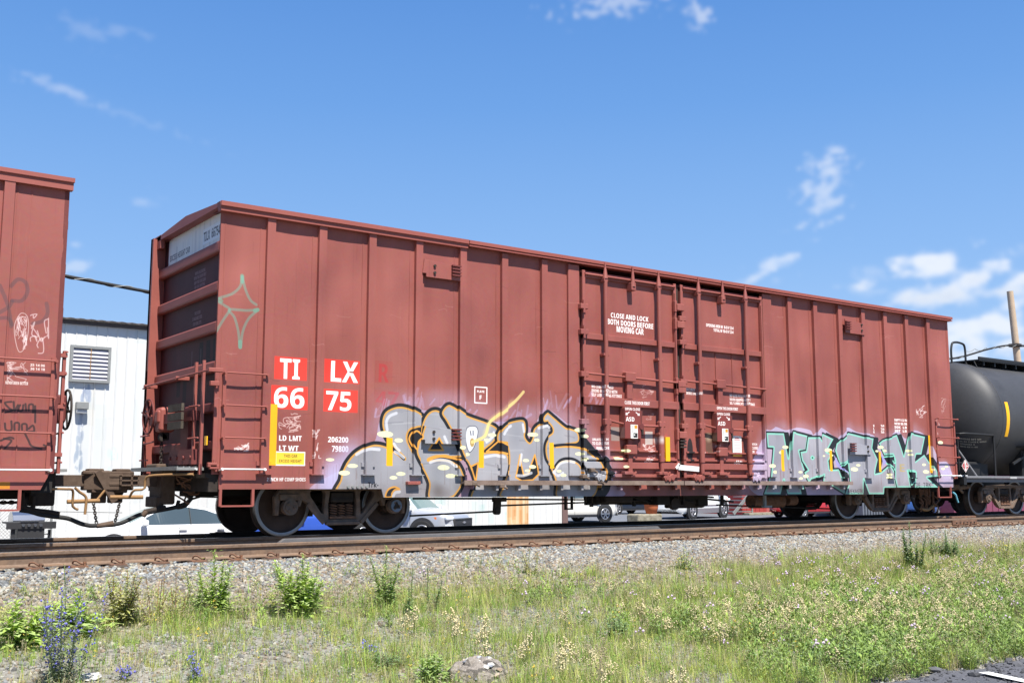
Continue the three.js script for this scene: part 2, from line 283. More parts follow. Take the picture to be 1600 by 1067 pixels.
// how far the ballast reaches before the grass takes over
const grassEdge = (x) => 5.7 - 0.03 * (x - 10) + fbm(x * 0.35, 2, 3, 3) * 0.9;
{
const r = rngOf(11), shoulder = [], crib = [], loose = [];
  const tan = new THREE.Color('#a08a76'), addStone = (list, x, z, s, lift) => { const c = stoneCols[(r() * stoneCols.length) | 0].clone().lerp(tan, clamp((z - zA(x) - 0.9 + fbm(x * 0.7, z, 5, 2) * 1.4) * 0.3, 0, 0.5) * (z < 6.5 ? 1 : 0.3)).multiply(new THREE.Color(0.98, 1, 0.94)).multiplyScalar(0.44 + r() * 0.4); list.push([x, bumpy(x, z) + lift, z, s, r() * 6.28, c, (r() - 0.5) * 3.4]); };
  for (let i = 0; i < 125000; i++) {                     // the shoulder in front of the siding rail
    const x = -1 + r() * r() * 10 + r() * 32, z = zA(x) + 0.1 + r() * 3.1; if (!inView(x, -0.4, z)) continue;
    const d = z - grassEdge(x) - 0.25; if (d > 0 && r() < d * 2.2) continue;
    if (z < zA(x) + 0.3 && r() < 0.45) continue;
    const layer = r(); addStone(shoulder, x, z, 0.015 + r() * 0.022 + (r() < 0.1 ? 0.012 : 0), layer * 0.03);
  }
  for (let i = 0; i < 26000; i++) { const x = -2 + r() * 38, z = -2.6 + r() * (zA(x) + 2.5); if (!inView(x, -0.3, z)) continue; const near = [zA(x), 0.755, -0.755].some((q) => Math.abs(z - q) < 0.11); if (near) continue; addStone(crib, x, z, 0.02 + r() * 0.018, 0.01); }
  for (let i = 0; i < 95000; i++) { const x = 0.5 + r() * 27, z = 4.8 + r() * 7.2; if (!inView(x, -0.7, z)) continue; const g = gravelPatch(x, z); if (g < 0.1 - r() * 0.5) continue; if (z > roadEdge(x) - 0.05) continue; addStone(loose, x, z, 0.009 + r() * r() * 0.028, 0.004); }
  scatter('ballast_stones', 'crushed grey and tan stone ballast sloping from the siding rail to the grass', stoneGeo(101), stoneMat, shoulder);
  scatter('ballast_stones', 'crushed stone packed between the rails under the train', stoneGeo(102), stoneMat, crib);
  scatter('gravel', 'loose gravel showing through the thin weedy grass', stoneGeo(103), stoneMat, loose);
}

// ---------------------------------------------------------------- what is painted on the side of the red boxcar
const SIDE = 1.46, PX0 = [5.5, 15.1], PW = [9.6, 9.8], PY0 = 0.5, PH = 4.6;
const P = (px, py) => { const v = onZ(px, py, SIDE); return [v.x, v.y]; };
const gl = (u, v) => P(540 + u / 3.636, 600 + v / 3.636), gr = (u, v) => P(1180 + u / 5, 640 + v / 5);
const pts = (s, f) => s.trim().split(/\s+/).map((q) => f(...q.split(',').map(Number)));
function smooth(c, q, closed = true) {
  const n = q.length, g = (i) => (closed ? q[(i + n) % n] : q[clamp(i, 0, n - 1)]);
  c.beginPath(); c.moveTo(...q[0]);
  for (let i = 0; i < (closed ? n : n - 1); i++) { const a = g(i - 1), b = g(i), d = g(i + 1), e = g(i + 2), k = 1 / 6; c.bezierCurveTo(b[0] + (d[0] - a[0]) * k, b[1] + (d[1] - a[1]) * k, d[0] - (e[0] - b[0]) * k, d[1] - (e[1] - b[1]) * k, d[0], d[1]); }
  if (closed) c.closePath();
}
function sharp(c, q, closed = true) { c.beginPath(); q.forEach((p, i) => (i ? c.lineTo(...p) : c.moveTo(...p))); if (closed) c.closePath(); }
function words(c, text, x, y, h, { w = 0, align = 'left', color = '#f4f2ee', bold = true, alpha = 1 } = {}) {   // y is the baseline, h the height of the capitals
  c.save(); c.globalAlpha = alpha; c.translate(x, y); c.scale(1, -1); c.font = (bold ? 'bold ' : '') + '100px Arial'; const m = c.measureText(text).width, k = h / 72;
  c.scale(w ? w / m : k, k); c.textAlign = align; c.fillStyle = color; c.fillText(text, 0, 0); c.restore();
}
function wordsIn(c, text, px0, py0, px1, py1, o = {}) { // text fitted between two corners measured in the photograph
  const a = P(px0, py1), b = P(px1, py0), yb = (P(px0, py1)[1] + P(px1, py1)[1]) / 2; words(c, text, a[0], yb, P((px0 + px1) / 2, py0)[1] - P((px0 + px1) / 2, py1)[1], { ...o, w: b[0] - a[0] });
}
const quad = (c, px0, py0, px1, py1, f, slope = 0) => { c.fillStyle = f; const a = P(px0, py0), b = P(px1, py1); c.fillRect(Math.min(a[0], b[0]), Math.min(a[1], b[1]), Math.abs(b[0] - a[0]), Math.abs(b[1] - a[1])); };
function spray(c, x, y, r, rgb, a) { const g = c.createRadialGradient(x, y, 0, x, y, r); g.addColorStop(0, `rgba(${rgb},${a})`); g.addColorStop(0.55, `rgba(${rgb},${a * 0.55})`); g.addColorStop(1, `rgba(${rgb},0)`); c.fillStyle = g; c.beginPath(); c.arc(x, y, r, 0, 7); c.fill(); }
function sprayLine(c, q, r, rgb, a, seed, rag = 0.2) { const rr = rngOf(seed); for (let i = 0; i < q.length - 1; i++) { const L = Math.hypot(q[i + 1][0] - q[i][0], q[i + 1][1] - q[i][1]), n = Math.max(2, Math.ceil(L / (r * 0.18))); for (let k = 0; k < n; k++) { const t = k / n; spray(c, mix(q[i][0], q[i + 1][0], t) + (rr() - 0.5) * r * rag, mix(q[i][1], q[i + 1][1], t) + (rr() - 0.5) * r * rag, r * (0.8 + rr() * 0.4), rgb, a); } } }
function scribble(c, px0, py0, px1, py1, seed, n, color, lw, alpha = 0.8) {  // small chalk drawings and unreadable marker notes
  const r = rngOf(seed); c.save(); c.strokeStyle = color; c.lineWidth = lw; c.globalAlpha = alpha; c.lineCap = c.lineJoin = 'round';
  for (let k = 0; k < n; k++) { const q = [], x = px0 + r() * (px1 - px0), y = py0 + r() * (py1 - py0); for (let i = 0; i < 5; i++) q.push(P(clamp(x + (r() - 0.5) * (px1 - px0) * 0.55, px0, px1), clamp(y + (r() - 0.5) * (py1 - py0) * 0.4, py0, py1))); smooth(c, q, false); c.stroke(); }
  c.restore();
}
const LETTERS_L = [
  '-25,650 -30,540 0,455 60,385 150,345 240,360 335,425 265,350 225,290 210,220 230,160 290,130 350,135 420,170 480,222 470,245 400,248 360,270 352,320 385,390 430,470 468,545 462,650',
  '475,650 472,560 430,470 392,385 415,300 450,195 490,152 535,155 575,205 610,290 660,400 600,418 520,412 470,432 560,428 620,448 652,500 662,560 635,615 590,650',
  '548,165 578,122 612,128 690,178 800,218 858,250 862,295 835,335 780,385 850,385 905,400 918,460 912,540 880,610 850,650 715,650 735,560 705,470 690,440 662,410 620,300 575,215',
  '885,250 930,218 1010,205 1026,250 1022,300 1048,332 1066,300 1070,260 1100,228 1145,215 1182,255 1170,285 1138,312 1122,370 1140,440 1175,500 1215,565 1205,650 900,650 895,580 920,500 928,420 915,345 868,330 862,290',
  '1115,185 1145,162 1185,190 1250,245 1306,272 1312,328 1250,345 1188,352 1260,352 1340,368 1410,415 1455,490 1440,570 1390,650 1210,650 1195,560 1160,470 1130,420 1125,350 1150,300 1178,275 1175,245 1145,215 1115,215'];
const LETTERS_R = [
  '78,182 225,185 262,380 282,172 412,205 398,325 345,322 375,430 425,575 350,590 365,660 255,660 225,548 200,660 70,660 108,560 130,298 85,295',
  '415,215 490,215 510,245 530,188 615,230 560,328 605,350 575,400 585,470 655,465 690,560 705,660 560,570 530,575 540,510 440,545 422,575 385,490 415,470 370,400 356,330 400,322',
  '640,265 730,182 860,215 925,225 915,300 960,390 938,500 985,490 1045,438 1092,520 1105,610 1010,612 1008,660 892,660 850,545 848,660 705,660 742,560 730,395 668,432 628,320',
  '968,262 1000,238 1112,196 1165,362 1205,182 1330,212 1302,350 1262,350 1246,412 1325,352 1402,470 1418,520 1345,530 1432,608 1250,608 1258,490 1195,478 1218,608 1112,608 1096,540 1098,400 1080,352 1012,355'];
const OVALS_L = '225,285,46,18 302,320,24,12 38,465,30,11 -10,505,32,14 555,475,34,14 270,532,22,10 312,510,26,11 595,522,28,12 655,362,18,11 688,400,16,9 832,290,24,11 803,318,18,9 1065,287,30,12 1087,318,15,9 1025,434,18,9 1062,470,20,11 1033,492,16,8 1212,495,14,8 1237,518,17,9 1318,262,28,12 1352,297,24,11 1318,397,24,10 1348,428,17,10 1570,380,20,9 1535,425,26,10 1575,470,16,8 -90,430,24,9';
const OVALS_R = '238,293,24,13 203,335,14,12 575,317,30,15 540,362,10,7 122,440,26,15 146,488,20,13 355,488,16,9 398,520,22,14 358,537,16,10 602,357,12,8 780,466,28,16 810,434,17,9 982,294,24,13 952,324,13,9 1014,321,16,10 1195,322,18,10 1208,353,14,8 1324,430,15,10 1338,486,24,14 1043,507,15,9 1040,531,14,8 1450,257,20,13 1420,306,13,9 1472,462,15,9 1498,445,14,9 1380,470,10,8';
function paintSide(c, W, H, x0, pw) {
  const k = W / pw, ky = H / PH;
  c.fillStyle = '#925046'; c.fillRect(0, 0, W, H);
  c.setTransform(k, 0, 0, -ky, -x0 * k, H + PY0 * ky); c.lineJoin = c.lineCap = 'round';
  const r = rngOf(31);
  for (let i = 0; i < 420; i++) spray(c, 5.4 + r() * 19.6, 0.5 + r() * 4.6, 0.25 + r() * 0.7, r() < 0.5 ? '126,60,55' : '164,94,86', 0.05 + r() * 0.05);   // faded and re-touched patches of the paint
  for (let i = 0; i < 260; i++) { const x = 5.5 + r() * 19.3, y = 0.7 + r() * 4.3, h = 0.2 + r() * 1.2; c.fillStyle = `rgba(${r() < 0.6 ? '70,28,26' : '190,120,108'},${0.03 + r() * 0.06})`; c.fillRect(x, y - h, 0.006 + r() * 0.02, h); }
  for (let i = 0; i < 46; i++) { const x = 5.6 + r() * 19, y = 1.6 + r() * 2.6; for (let k = 0; k < 6; k++) spray(c, x + (r() - 0.5) * 0.5, y + (r() - 0.5) * 0.5, 0.16 + r() * 0.26, '104,52,50', 0.07); }   // scuffs where loads and ladders have rubbed
  for (let i = 0; i < 90; i++) { const x = 5.6 + r() * 19.2, y = 1.1 + r() * 3.7; c.strokeStyle = `rgba(${r() < 0.5 ? '84,46,40' : '190,140,130'},${0.15 + r() * 0.3})`; c.lineWidth = 0.005 + r() * 0.006; const q = []; for (let k = 0; k < 4; k++) q.push([x + k * 0.09 * (r() + 0.3), y + (r() - 0.5) * 0.06]); sharp(c, q, false); c.stroke(); }
  // ghost of the older reporting mark
  quad(c, 586, 563, 613, 599, 'rgba(160,44,42,0.18)'); wordsIn(c, 'R', 589, 568, 608, 597, { color: '#b02a2c', alpha: 0.55 }); quad(c, 585, 608, 615, 640, 'rgba(160,44,42,0.15)'); wordsIn(c, '47', 587, 612, 625, 634, { color: '#b02a2c', alpha: 0.45 });
  // reporting mark
  const red = '#dc3a2c';
  quad(c, 429, 556, 479, 595, red); quad(c, 506.5, 560, 561.5, 600, red); quad(c, 421, 601, 480, 641, red); quad(c, 505, 607, 558.5, 645, red);
  wordsIn(c, 'TI', 436, 560.5, 470, 592); wordsIn(c, 'LX', 513.5, 564.5, 560, 597); wordsIn(c, '66', 425.5, 605, 477, 637); wordsIn(c, '75', 508, 611, 551, 641);
  quad(c, 546, 580, 553, 583, '#934e47');
  // small lettering of the left end
  wordsIn(c, 'LD LMT', 434.5, 680.5, 471, 689); wordsIn(c, '206200', 511.5, 682.5, 544, 691); wordsIn(c, 'LT WT', 434.5, 696, 466, 704.5); wordsIn(c, '79800', 517.5, 697, 544, 706);
  quad(c, 430, 705, 476, 728, '#eceade'); quad(c, 431.5, 707, 474.5, 726, '#f0c93a'); wordsIn(c, 'THIS CAR', 443, 710, 464, 714.5, { color: '#6b5a1c' }); wordsIn(c, 'EXCESS HEIGHT', 435, 718, 471, 722.5, { color: '#6b5a1c' });
  wordsIn(c, '2 INCH HF COMP SHOES', 416, 746.5, 477, 752);
  scribble(c, 436, 646, 469, 676, 3, 13, '#d8b8b0', 0.012, 0.75); scribble(c, 366, 692, 388, 705, 4, 11, '#e6d6d2', 0.01, 0.85); scribble(c, 488, 672, 498, 716, 6, 6, '#e0d0cc', 0.012, 0.85);
  // turquoise star on the first panel
  c.strokeStyle = '#6f9d8c'; c.lineWidth = 0.042; c.globalAlpha = 0.52;
  for (const s of ['378,432 375,447 362,459 338,468 350,477 358,484 348,500 336,520', '378,432 383,452 391,469 400,476', '403,484 385,485 358,484 366,496 372,518 375,543 379,518 388,498 403,484']) { smooth(c, pts(s, P), false); c.stroke(); }
  c.lineWidth = 0.065; c.strokeStyle = '#62a08a'; for (const s of ['378,431 378,440', '338,467 345,470', '402,484 398,485', '375,534 375,542']) { sharp(c, pts(s, P), false); c.stroke(); } c.globalAlpha = 1;
  // PLATE F
  c.strokeStyle = '#ece6e0'; c.lineWidth = 0.022; { const a = P(742.5, 629), b = P(761.5, 605.5); c.strokeRect(a[0], a[1], b[0] - a[0], b[1] - a[1]); } wordsIn(c, 'PLATE', 746, 610, 758, 613.5); wordsIn(c, 'F', 749.5, 617.5, 754, 624.5);
  // ---- left graffiti: lilac mist, black drop, grey letters edged in orange
  const lil = '178,174,212';
  sprayLine(c, pts('-120,560 -40,440 30,360 110,300 180,250 195,180 215,130 290,105 380,110 440,140 500,120 560,95 640,110 720,160 820,190 900,200 980,175 1060,190 1130,130 1200,160 1290,230 1370,290 1430,380 1500,470 1520,570 1500,640', gl), 0.3, lil, 0.07, 5, 0.9);
  sprayLine(c, pts('-170,640 -60,560 -10,600', gl), 0.4, lil, 0.13, 7, 0.9); sprayLine(c, pts('30,390 60,430 -40,520 -100,620 20,640', gl), 0.32, lil, 0.2, 8, 0.9);
  { const q = pts('-90,650 -10,470 40,400 160,330 200,200 300,115 470,150 590,110 700,165 860,215 1000,190 1060,250 1140,145 1280,240 1370,320 1480,450 1520,560 1480,650', gl); smooth(c, q); c.fillStyle = 'rgba(180,177,210,0.55)'; c.fill(); }
  for (let i = 0; i < 60; i++) { const t = r(), x = mix(150, 1480, t), y = 150 + r() * 60 - 60 * Math.sin(t * 9), a = gl(x, y), b = gl(x + (r() - 0.2) * 70, y - 20 - r() * 70); c.strokeStyle = `rgba(190,180,225,${0.16 + r() * 0.2})`; c.lineWidth = 0.01 + r() * 0.05; sharp(c, [a, b], false); c.stroke(); }
  c.fillStyle = '#17181d'; smooth(c, pts('1310,250 1380,330 1470,440 1505,510 1500,600 1450,655 1380,655 1440,560 1420,430 1330,365 1305,330', gl)); c.fill();
  LETTERS_L.forEach((s, i) => {
    const q = pts(s, gl), o = pts(s.replace(/(-?\d+),(-?\d+)/g, (_, a, b) => +a + 14 + ',' + (+b - 8)), gl);
    c.strokeStyle = c.fillStyle = '#17181d'; c.lineWidth = 0.17; smooth(c, o); c.fill(); smooth(c, q); c.lineWidth = 0.11; c.stroke();
    c.fillStyle = ['#99979b', '#949397', '#9b9a9e', '#97969b', '#99989c'][i]; smooth(c, q); c.fill();
    c.save(); c.clip(); for (let j = 0; j < 70; j++) { const a = gl(-20 + r() * 1500, 120 + r() * 530); spray(c, a[0], a[1], 0.1 + r() * 0.3, r() < 0.5 ? '116,113,120' : '168,167,171', 0.18); } for (let j = 0; j < 46; j++) { const a = gl(-20 + r() * 1500, 140 + r() * 500); c.strokeStyle = `rgba(${r() < 0.5 ? '88,84,92' : '214,213,216'},${0.08 + r() * 0.16})`; c.lineWidth = 0.008 + r() * 0.03; const L = 0.15 + r() * 0.5; sharp(c, [a, [a[0] + L, a[1] + (r() - 0.5) * 0.12]], false); c.stroke(); } c.strokeStyle = '#c99447'; c.lineWidth = 0.06; smooth(c, q); c.stroke(); c.restore();
  });
  c.fillStyle = '#17181d'; c.strokeStyle = '#d9993f'; c.lineWidth = 0.03;
  for (const s of ['515,308 555,376 472,376', '752,448 712,468 738,556', '868,325 920,352 916,398 860,384 800,384', '992,402 976,480 966,530 1000,550 1062,545 1096,512 1086,450 1076,402 1050,470 1040,510 1010,515 1000,470']) { sharp(c, pts(s, gl)); c.fill(); c.stroke(); }
  for (const s of ['225,640 240,600 275,585 305,598 280,600 262,620 258,640', '425,300 395,268 370,285 362,320 395,372 402,330', '640,430 560,405 480,420 470,432 540,412 620,425']) { smooth(c, pts(s, gl)); c.fill(); c.stroke(); }
  c.lineWidth = 0.05; c.strokeStyle = '#17181d'; for (const s of ['1182,480 1220,434 1270,424 1320,448 1350,500 1352,560', '1190,350 1250,345 1330,350 1400,390', '330,425 280,378 245,362']) { smooth(c, pts(s, gl), false); c.stroke(); }
  c.lineWidth = 0.026; c.strokeStyle = '#d9993f'; for (const s of ['1184,496 1222,446 1268,438 1312,458 1338,505', '1200,360 1270,356 1350,372 1420,428', '1442,470 1452,520 1436,570']) { smooth(c, pts(s, gl), false); c.stroke(); }
  c.lineWidth = 0.05; c.strokeStyle = 'rgba(214,214,218,0.75)';
  for (const s of ['238,260 234,215 252,182 290,165', '60,400 120,370 190,372', '280,385 300,395 330,418', '275,340 290,365 305,378', '480,445 530,430 590,440 625,470', '890,285 905,260 940,238', '1010,230 1016,270', '1098,250 1130,238 1160,245', '975,520 1010,520 1055,505', '1000,400 990,460', '1185,500 1215,455 1255,440 1290,445', '790,415 850,405 890,415', '268,638 280,618 305,612', '545,300 560,335', '800,330 835,300 842,275', '1180,500 1205,520 1235,505']) { smooth(c, pts(s, gl), false); c.stroke(); }
  { const q = pts('690,250 735,240 752,265 745,310 725,365 700,385 682,320', gl); smooth(c, q); c.fillStyle = '#d9d9dc'; c.fill(); c.strokeStyle = '#5a5a62'; c.lineWidth = 0.014; c.stroke(); c.lineWidth = 0.02; for (const s of ['708,268 712,290', '724,266 724,290']) { sharp(c, pts(s, gl), false); c.stroke(); } const e = gl(718, 332); c.fillStyle = '#b3955a'; c.beginPath(); c.ellipse(e[0], e[1], 0.045, 0.075, 0, 0, 7); c.fill(); }
  c.strokeStyle = 'rgba(226,204,130,0.85)'; c.lineWidth = 0.055; smooth(c, pts('718,330 790,295 815,225 850,190 900,152 965,98 1010,45', gl), false); c.stroke(); sprayLine(c, pts('790,295 820,215 880,165 960,95', gl), 0.08, '226,204,130', 0.1, 12);
  for (const o of OVALS_L.split(' ')) { const [u, v, a, b] = o.split(',').map(Number), q = gl(u, v); c.fillStyle = '#e6e4b4'; c.beginPath(); c.ellipse(q[0], q[1], (gl(u + a, v)[0] - gl(u - a, v)[0]) / 2, (gl(u, v - b)[1] - gl(u, v + b)[1]) / 2, 0, 0, 7); c.fill(); }
  words(c, 'Trk-', ...P(574, 762), 0.085, { color: '#15151a', w: P(591, 760)[0] - P(574, 760)[0] });
  // ---- right graffiti
  { const q = pts('50,210 66,158 110,160 160,135 240,160 320,140 430,160 460,195 510,140 600,195 640,225 700,165 730,140 800,175 920,198 960,245 1050,212 1120,165 1180,225 1240,162 1330,200 1380,300 1430,400 1500,410 1535,480 1545,610 1400,610 60,680', gr); smooth(c, q); c.fillStyle = 'rgba(190,187,216,0.7)'; c.fill(); sprayLine(c, q.slice(0, 21), 0.2, lil, 0.06, 15, 0.9); sprayLine(c, pts('1440,420 1500,480 1500,590', gr), 0.3, lil, 0.1, 16, 0.8); sprayLine(c, pts('30,240 20,430 -60,560 -110,640 40,640', gr), 0.2, lil, 0.05, 17, 0.8); }
  LETTERS_R.forEach((s, i) => {
    const q = pts(s, gr), o = pts(s.replace(/(-?\d+),(-?\d+)/g, (_, a, b) => +a + 32 + ',' + (+b + 4)), gr);
    c.strokeStyle = c.fillStyle = '#1d2024'; c.lineWidth = 0.07; sharp(c, o); c.fill(); c.stroke(); sharp(c, q); c.stroke();
    c.fillStyle = ['#97959d', '#9c9aa1', '#98979e', '#9b99a0'][i]; c.fill();
    c.save(); c.clip(); for (let j = 0; j < 60; j++) { const a = gr(r() * 1450, 180 + r() * 480); spray(c, a[0], a[1], 0.1 + r() * 0.3, r() < 0.5 ? '116,106,112' : '168,167,176', 0.18); } for (let j = 0; j < 40; j++) { const a = gr(r() * 1450, 180 + r() * 400); c.fillStyle = `rgba(128,84,84,${0.06 + r() * 0.16})`; c.fillRect(a[0], a[1] - 0.3, 0.015 + r() * 0.05, 0.2 + r() * 0.6); } c.strokeStyle = '#86c3b0'; c.lineWidth = 0.075; sharp(c, q); c.stroke(); c.restore();
  });
  c.fillStyle = '#1d2024'; c.strokeStyle = '#83cdb5'; c.lineWidth = 0.03;
  for (const s of ['448,362 464,375 452,390 436,376', '1000,372 1090,360 1096,420 1060,400 1094,470 1050,438 1000,390', '665,450 728,396 730,500 690,480', '1195,480 1258,490 1252,560 1225,590']) { sharp(c, pts(s, gr)); c.fill(); c.stroke(); }
  c.fillStyle = '#9d96c8'; for (const s of ['618,350 690,470 735,500 700,490 640,440', '985,340 1030,410 1005,440']) { sharp(c, pts(s, gr)); c.fill(); }
  for (const o of OVALS_R.split(' ')) { const [u, v, a, b] = o.split(',').map(Number), q = gr(u, v); c.fillStyle = '#e6e4b4'; c.beginPath(); c.ellipse(q[0], q[1], (gr(u + a, v)[0] - gr(u - a, v)[0]) / 2, (gr(u, v - b)[1] - gr(u, v + b)[1]) / 2, 0, 0, 7); c.fill(); }
  wordsIn(c, 'MEKAGTK', 1325, 764.5, 1349, 771, { color: '#16161a', bold: false }); wordsIn(c, 'DE', 1431, 754, 1438.5, 761, { color: '#16161a', bold: false }); wordsIn(c, 'TRK', 1443, 754, 1455, 761, { color: '#16161a', bold: false });
  wordsIn(c, 'E', 1405, 725, 1415, 737, { color: '#b39a5a', alpha: 0.7 });
  ['16-4', '12-4', '16-0'].forEach((s, i) => { words(c, 'WLH'[i], ...P(1365, 667 + i * 5), 0.06, { w: 0.05 }); words(c, s, ...P(1377, 667 + i * 5), 0.06, { w: 0.13 }); });
  ['EMPTY CG IN', 'NEW 06 98', '50K  LB', '20T  LB'].forEach((s, i) => { const a = P(1399, 658 + i * 5.6), b = P(1418, 658 + i * 5.6); words(c, s, a[0], a[1], 0.055, { w: b[0] - a[0] }); });
  scribble(c, 1433, 630, 1449, 652, 21, 8, '#e0ccc8', 0.014, 0.8); scribble(c, 1472, 622, 1481, 648, 22, 7, '#d8c4c0', 0.012, 0.5); scribble(c, 1464, 655, 1470, 680, 23, 4, '#d8c4c0', 0.014, 0.5);
  // ---- lettering of the doors
  const t = (s, a, b, d, e, o) => wordsIn(c, s, a, b, d, e, o);
  t('CLOSE AND LOCK', 953, 492, 1012, 499.5); t('BOTH DOORS BEFORE', 947.5, 502, 1020, 510.5); t('MOVING CAR', 962, 512, 1005, 521);
  t('OPENING MIN W  8-0 H 12-4', 1102, 508.5, 1145, 513); t('TOTAL W 16-0 H 12-4', 1114, 515.5, 1145, 520);
  ['NO-LUBE REQUIRED', 'DOORS EQUIPPED WITH', 'SELF LUBRICATING FITTINGS'].forEach((s, i) => { t(s, 923, 602.5 + i * 6.7, [957, 963, 970][i], 607 + i * 6.7); t(s, 1139, 617 + i * 6, [1166, 1168, 1178][i], 621 + i * 6); });
  t('SECURITY', 1071, 607, 1085, 611); t('DEVICE ONLY', 1071, 613, 1089, 617); t('CLOSE THIS DOOR FIRST', 970, 628, 1009, 633); t('OPEN THIS DOOR FIRST', 1114, 636.5, 1147, 641);
  t('UNLATCH', 924, 684.5, 940.5, 688.5); t('TO CLOSE', 924, 690.8, 941, 695); t('DOOR', 930.5, 698, 941.5, 702.5); t('LATCH', 1172, 692.5, 1182, 696); t('CLOSE', 1174, 698, 1183, 702); t('DR', 1174, 704, 1178, 708);
  t('SEAL', 1005.5, 717, 1017, 722.5); t('SEAL', 1145.5, 720, 1156, 725.5);
  scribble(c, 998, 602, 1019, 622, 41, 9, '#d9bdb8', 0.01, 0.5); scribble(c, 1004, 694, 1023, 716, 42, 9, '#e4d0cc', 0.014, 0.7); scribble(c, 1004, 646, 1020, 656, 43, 5, '#d9bdb8', 0.01, 0.4); scribble(c, 1092, 700, 1098, 710, 44, 3, '#e4d0cc', 0.014, 0.7); scribble(c, 1115, 694, 1125, 706, 45, 3, '#e4d0cc', 0.012, 0.6);
  c.fillStyle = 'rgba(24,26,28,0.85)'; { const a = P(1073, 724), b = P(1081, 685); c.beginPath(); c.ellipse((a[0] + b[0]) / 2, (a[1] + b[1]) / 2, (b[0] - a[0]) / 2, (b[1] - a[1]) / 2, 0, 0, 7); c.fill(); }
  quad(c, 953.5, 667, 967, 689, 'rgba(150,142,136,0.8)'); quad(c, 1007, 674, 1019, 695, 'rgba(196,188,180,0.85)'); { const q = P(1024, 688); spray(c, q[0], q[1], 0.1, '220,212,204', 0.9); } quad(c, 1101, 676, 1112, 708, 'rgba(88,66,50,0.8)'); { const q = P(1106, 684); spray(c, q[0], q[1], 0.12, '210,196,170', 0.6); }
  // yellow reflective bars
  for (const b of [[420, 631, 430.5, 727], [604, 684, 613, 728], [748, 688.5, 755.7, 731], [859, 691.5, 866, 732], [1221, 702.5, 1226.5, 736], [1296.7, 703.7, 1301.7, 736], [1373.3, 706, 1378, 737.3], [1451, 680, 1456.5, 739]]) quad(c, ...b, '#f2ae0c');
  // wear over everything: rust runs from the seams, grime along the sill, fine grain
  for (let i = 0; i < 150; i++) { const x = 5.6 + r() * 19, y = 0.98 + r() * 0.3, h = 0.1 + r() * 0.3; c.fillStyle = `rgba(84,46,30,${0.06 + r() * 0.14})`; c.fillRect(x, y - h, 0.006 + r() * 0.014, h); }
  for (let i = 0; i < 220; i++) { const x = 5.5 + r() * 19.4; spray(c, x, 0.62 + r() * 0.12, 0.1 + r() * 0.2, '70,50,42', 0.08); }
  c.setTransform(1, 0, 0, 1, 0, 0);
  const im = c.getImageData(0, 0, W, H), d = im.data;
  for (let j = 0; j < H; j++) for (let i = 0; i < W; i++) { const o = (j * W + i) * 4, n = (r() - 0.5) * 7 + nz.noise((i + x0 * k) * 0.02, j * 0.004, 3) * 7 + nz.noise((i + x0 * k) * 0.004, j * 0.006, 9) * 9; d[o] += n; d[o + 1] += n * 0.8; d[o + 2] += n * 0.75; }
  c.putImageData(im, 0, 0);
}
const paintMat = [0, 1].map((i) => std({ map: canvasTex(2048, 1024, (c, w, h) => paintSide(c, w, h, PX0[i], PW[i])), roughness: 0.58, metalness: 0 }));
function onSide(list, half) {                             // paint coordinates: metres along and up the side of the car
  return [list].flat(9).map((g0) => { const g = g0.index ? g0.toNonIndexed() : g0, p = g.attributes.position, uv = new Float32Array(p.count * 2); for (let i = 0; i < p.count; i++) { uv[2 * i] = (p.getX(i) - PX0[half]) / PW[half]; uv[2 * i + 1] = (p.getY(i) - PY0) / PH; } g.setAttribute('uv', new THREE.BufferAttribute(uv, 2)); return g; });
}

// ---------------------------------------------------------------- trucks (bogies), shared by the cars
const wheelProfile = [[0.10, -0.05], [0.14, -0.05], [0.16, 0.0], [0.30, 0.012], [0.38, 0.0], [0.395, 0.02], [0.4, 0.045], [0.452, 0.047], [0.457, 0.04], [0.457, -0.06], [0.478, -0.072], [0.482, -0.09], [0.47, -0.1], [0.4, -0.1], [0.38, -0.06], [0.3, -0.05], [0.16, -0.09], [0.10, -0.1]];
const lathe = (p, n = 40) => new THREE.LatheGeometry(p.map((q) => new THREE.Vector2(q[0], q[1])), n).rotateX(Math.PI / 2);   // axis along z, +y of the profile to +z
const wheelBody = joined([lathe(wheelProfile), disc(0.11, 0.2, 20)]), wheelRimGeo = joined([lathe([[0.402, 0.046], [0.43, 0.0495], [0.452, 0.0485], [0.4575, 0.042]], 48)]);
const treadGeo = joined([lathe([[0.4578, 0.04], [0.4584, 0.0], [0.4595, -0.058]], 48)]);
const halfFrame = [[0, 0.17], [0.16, 0.17], [0.3, 0.2], [0.4, 0.27], [0.6, 0.5], [0.7, 0.56], [0.73, 0.46], [0.78, 0.46], [0.79, 0.56], [1.07, 0.56], [1.09, 0.33], [1.15, 0.33], [1.17, 0.62], [1.08, 0.73], [0.8, 0.77], [0.5, 0.79], [0, 0.8]];
const frameOutline = [...halfFrame.slice().reverse().map((p) => [-p[0], p[1]]), ...halfFrame.slice(1)];
const frameHoles = [[[-0.24, 0.26], [0.24, 0.26], [0.25, 0.5], [0.22, 0.7], [-0.22, 0.7], [-0.25, 0.5]], [[0.33, 0.34], [0.37, 0.36], [0.56, 0.62], [0.57, 0.68], [0.54, 0.71], [0.34, 0.71], [0.31, 0.66]], [[-0.33, 0.34], [-0.31, 0.66], [-0.34, 0.71], [-0.54, 0.71], [-0.57, 0.68], [-0.56, 0.62], [-0.37, 0.36]]];
const sideFrameGeo = joined([poly(frameOutline, 0.965, 1.085, frameHoles, 0.022)]);
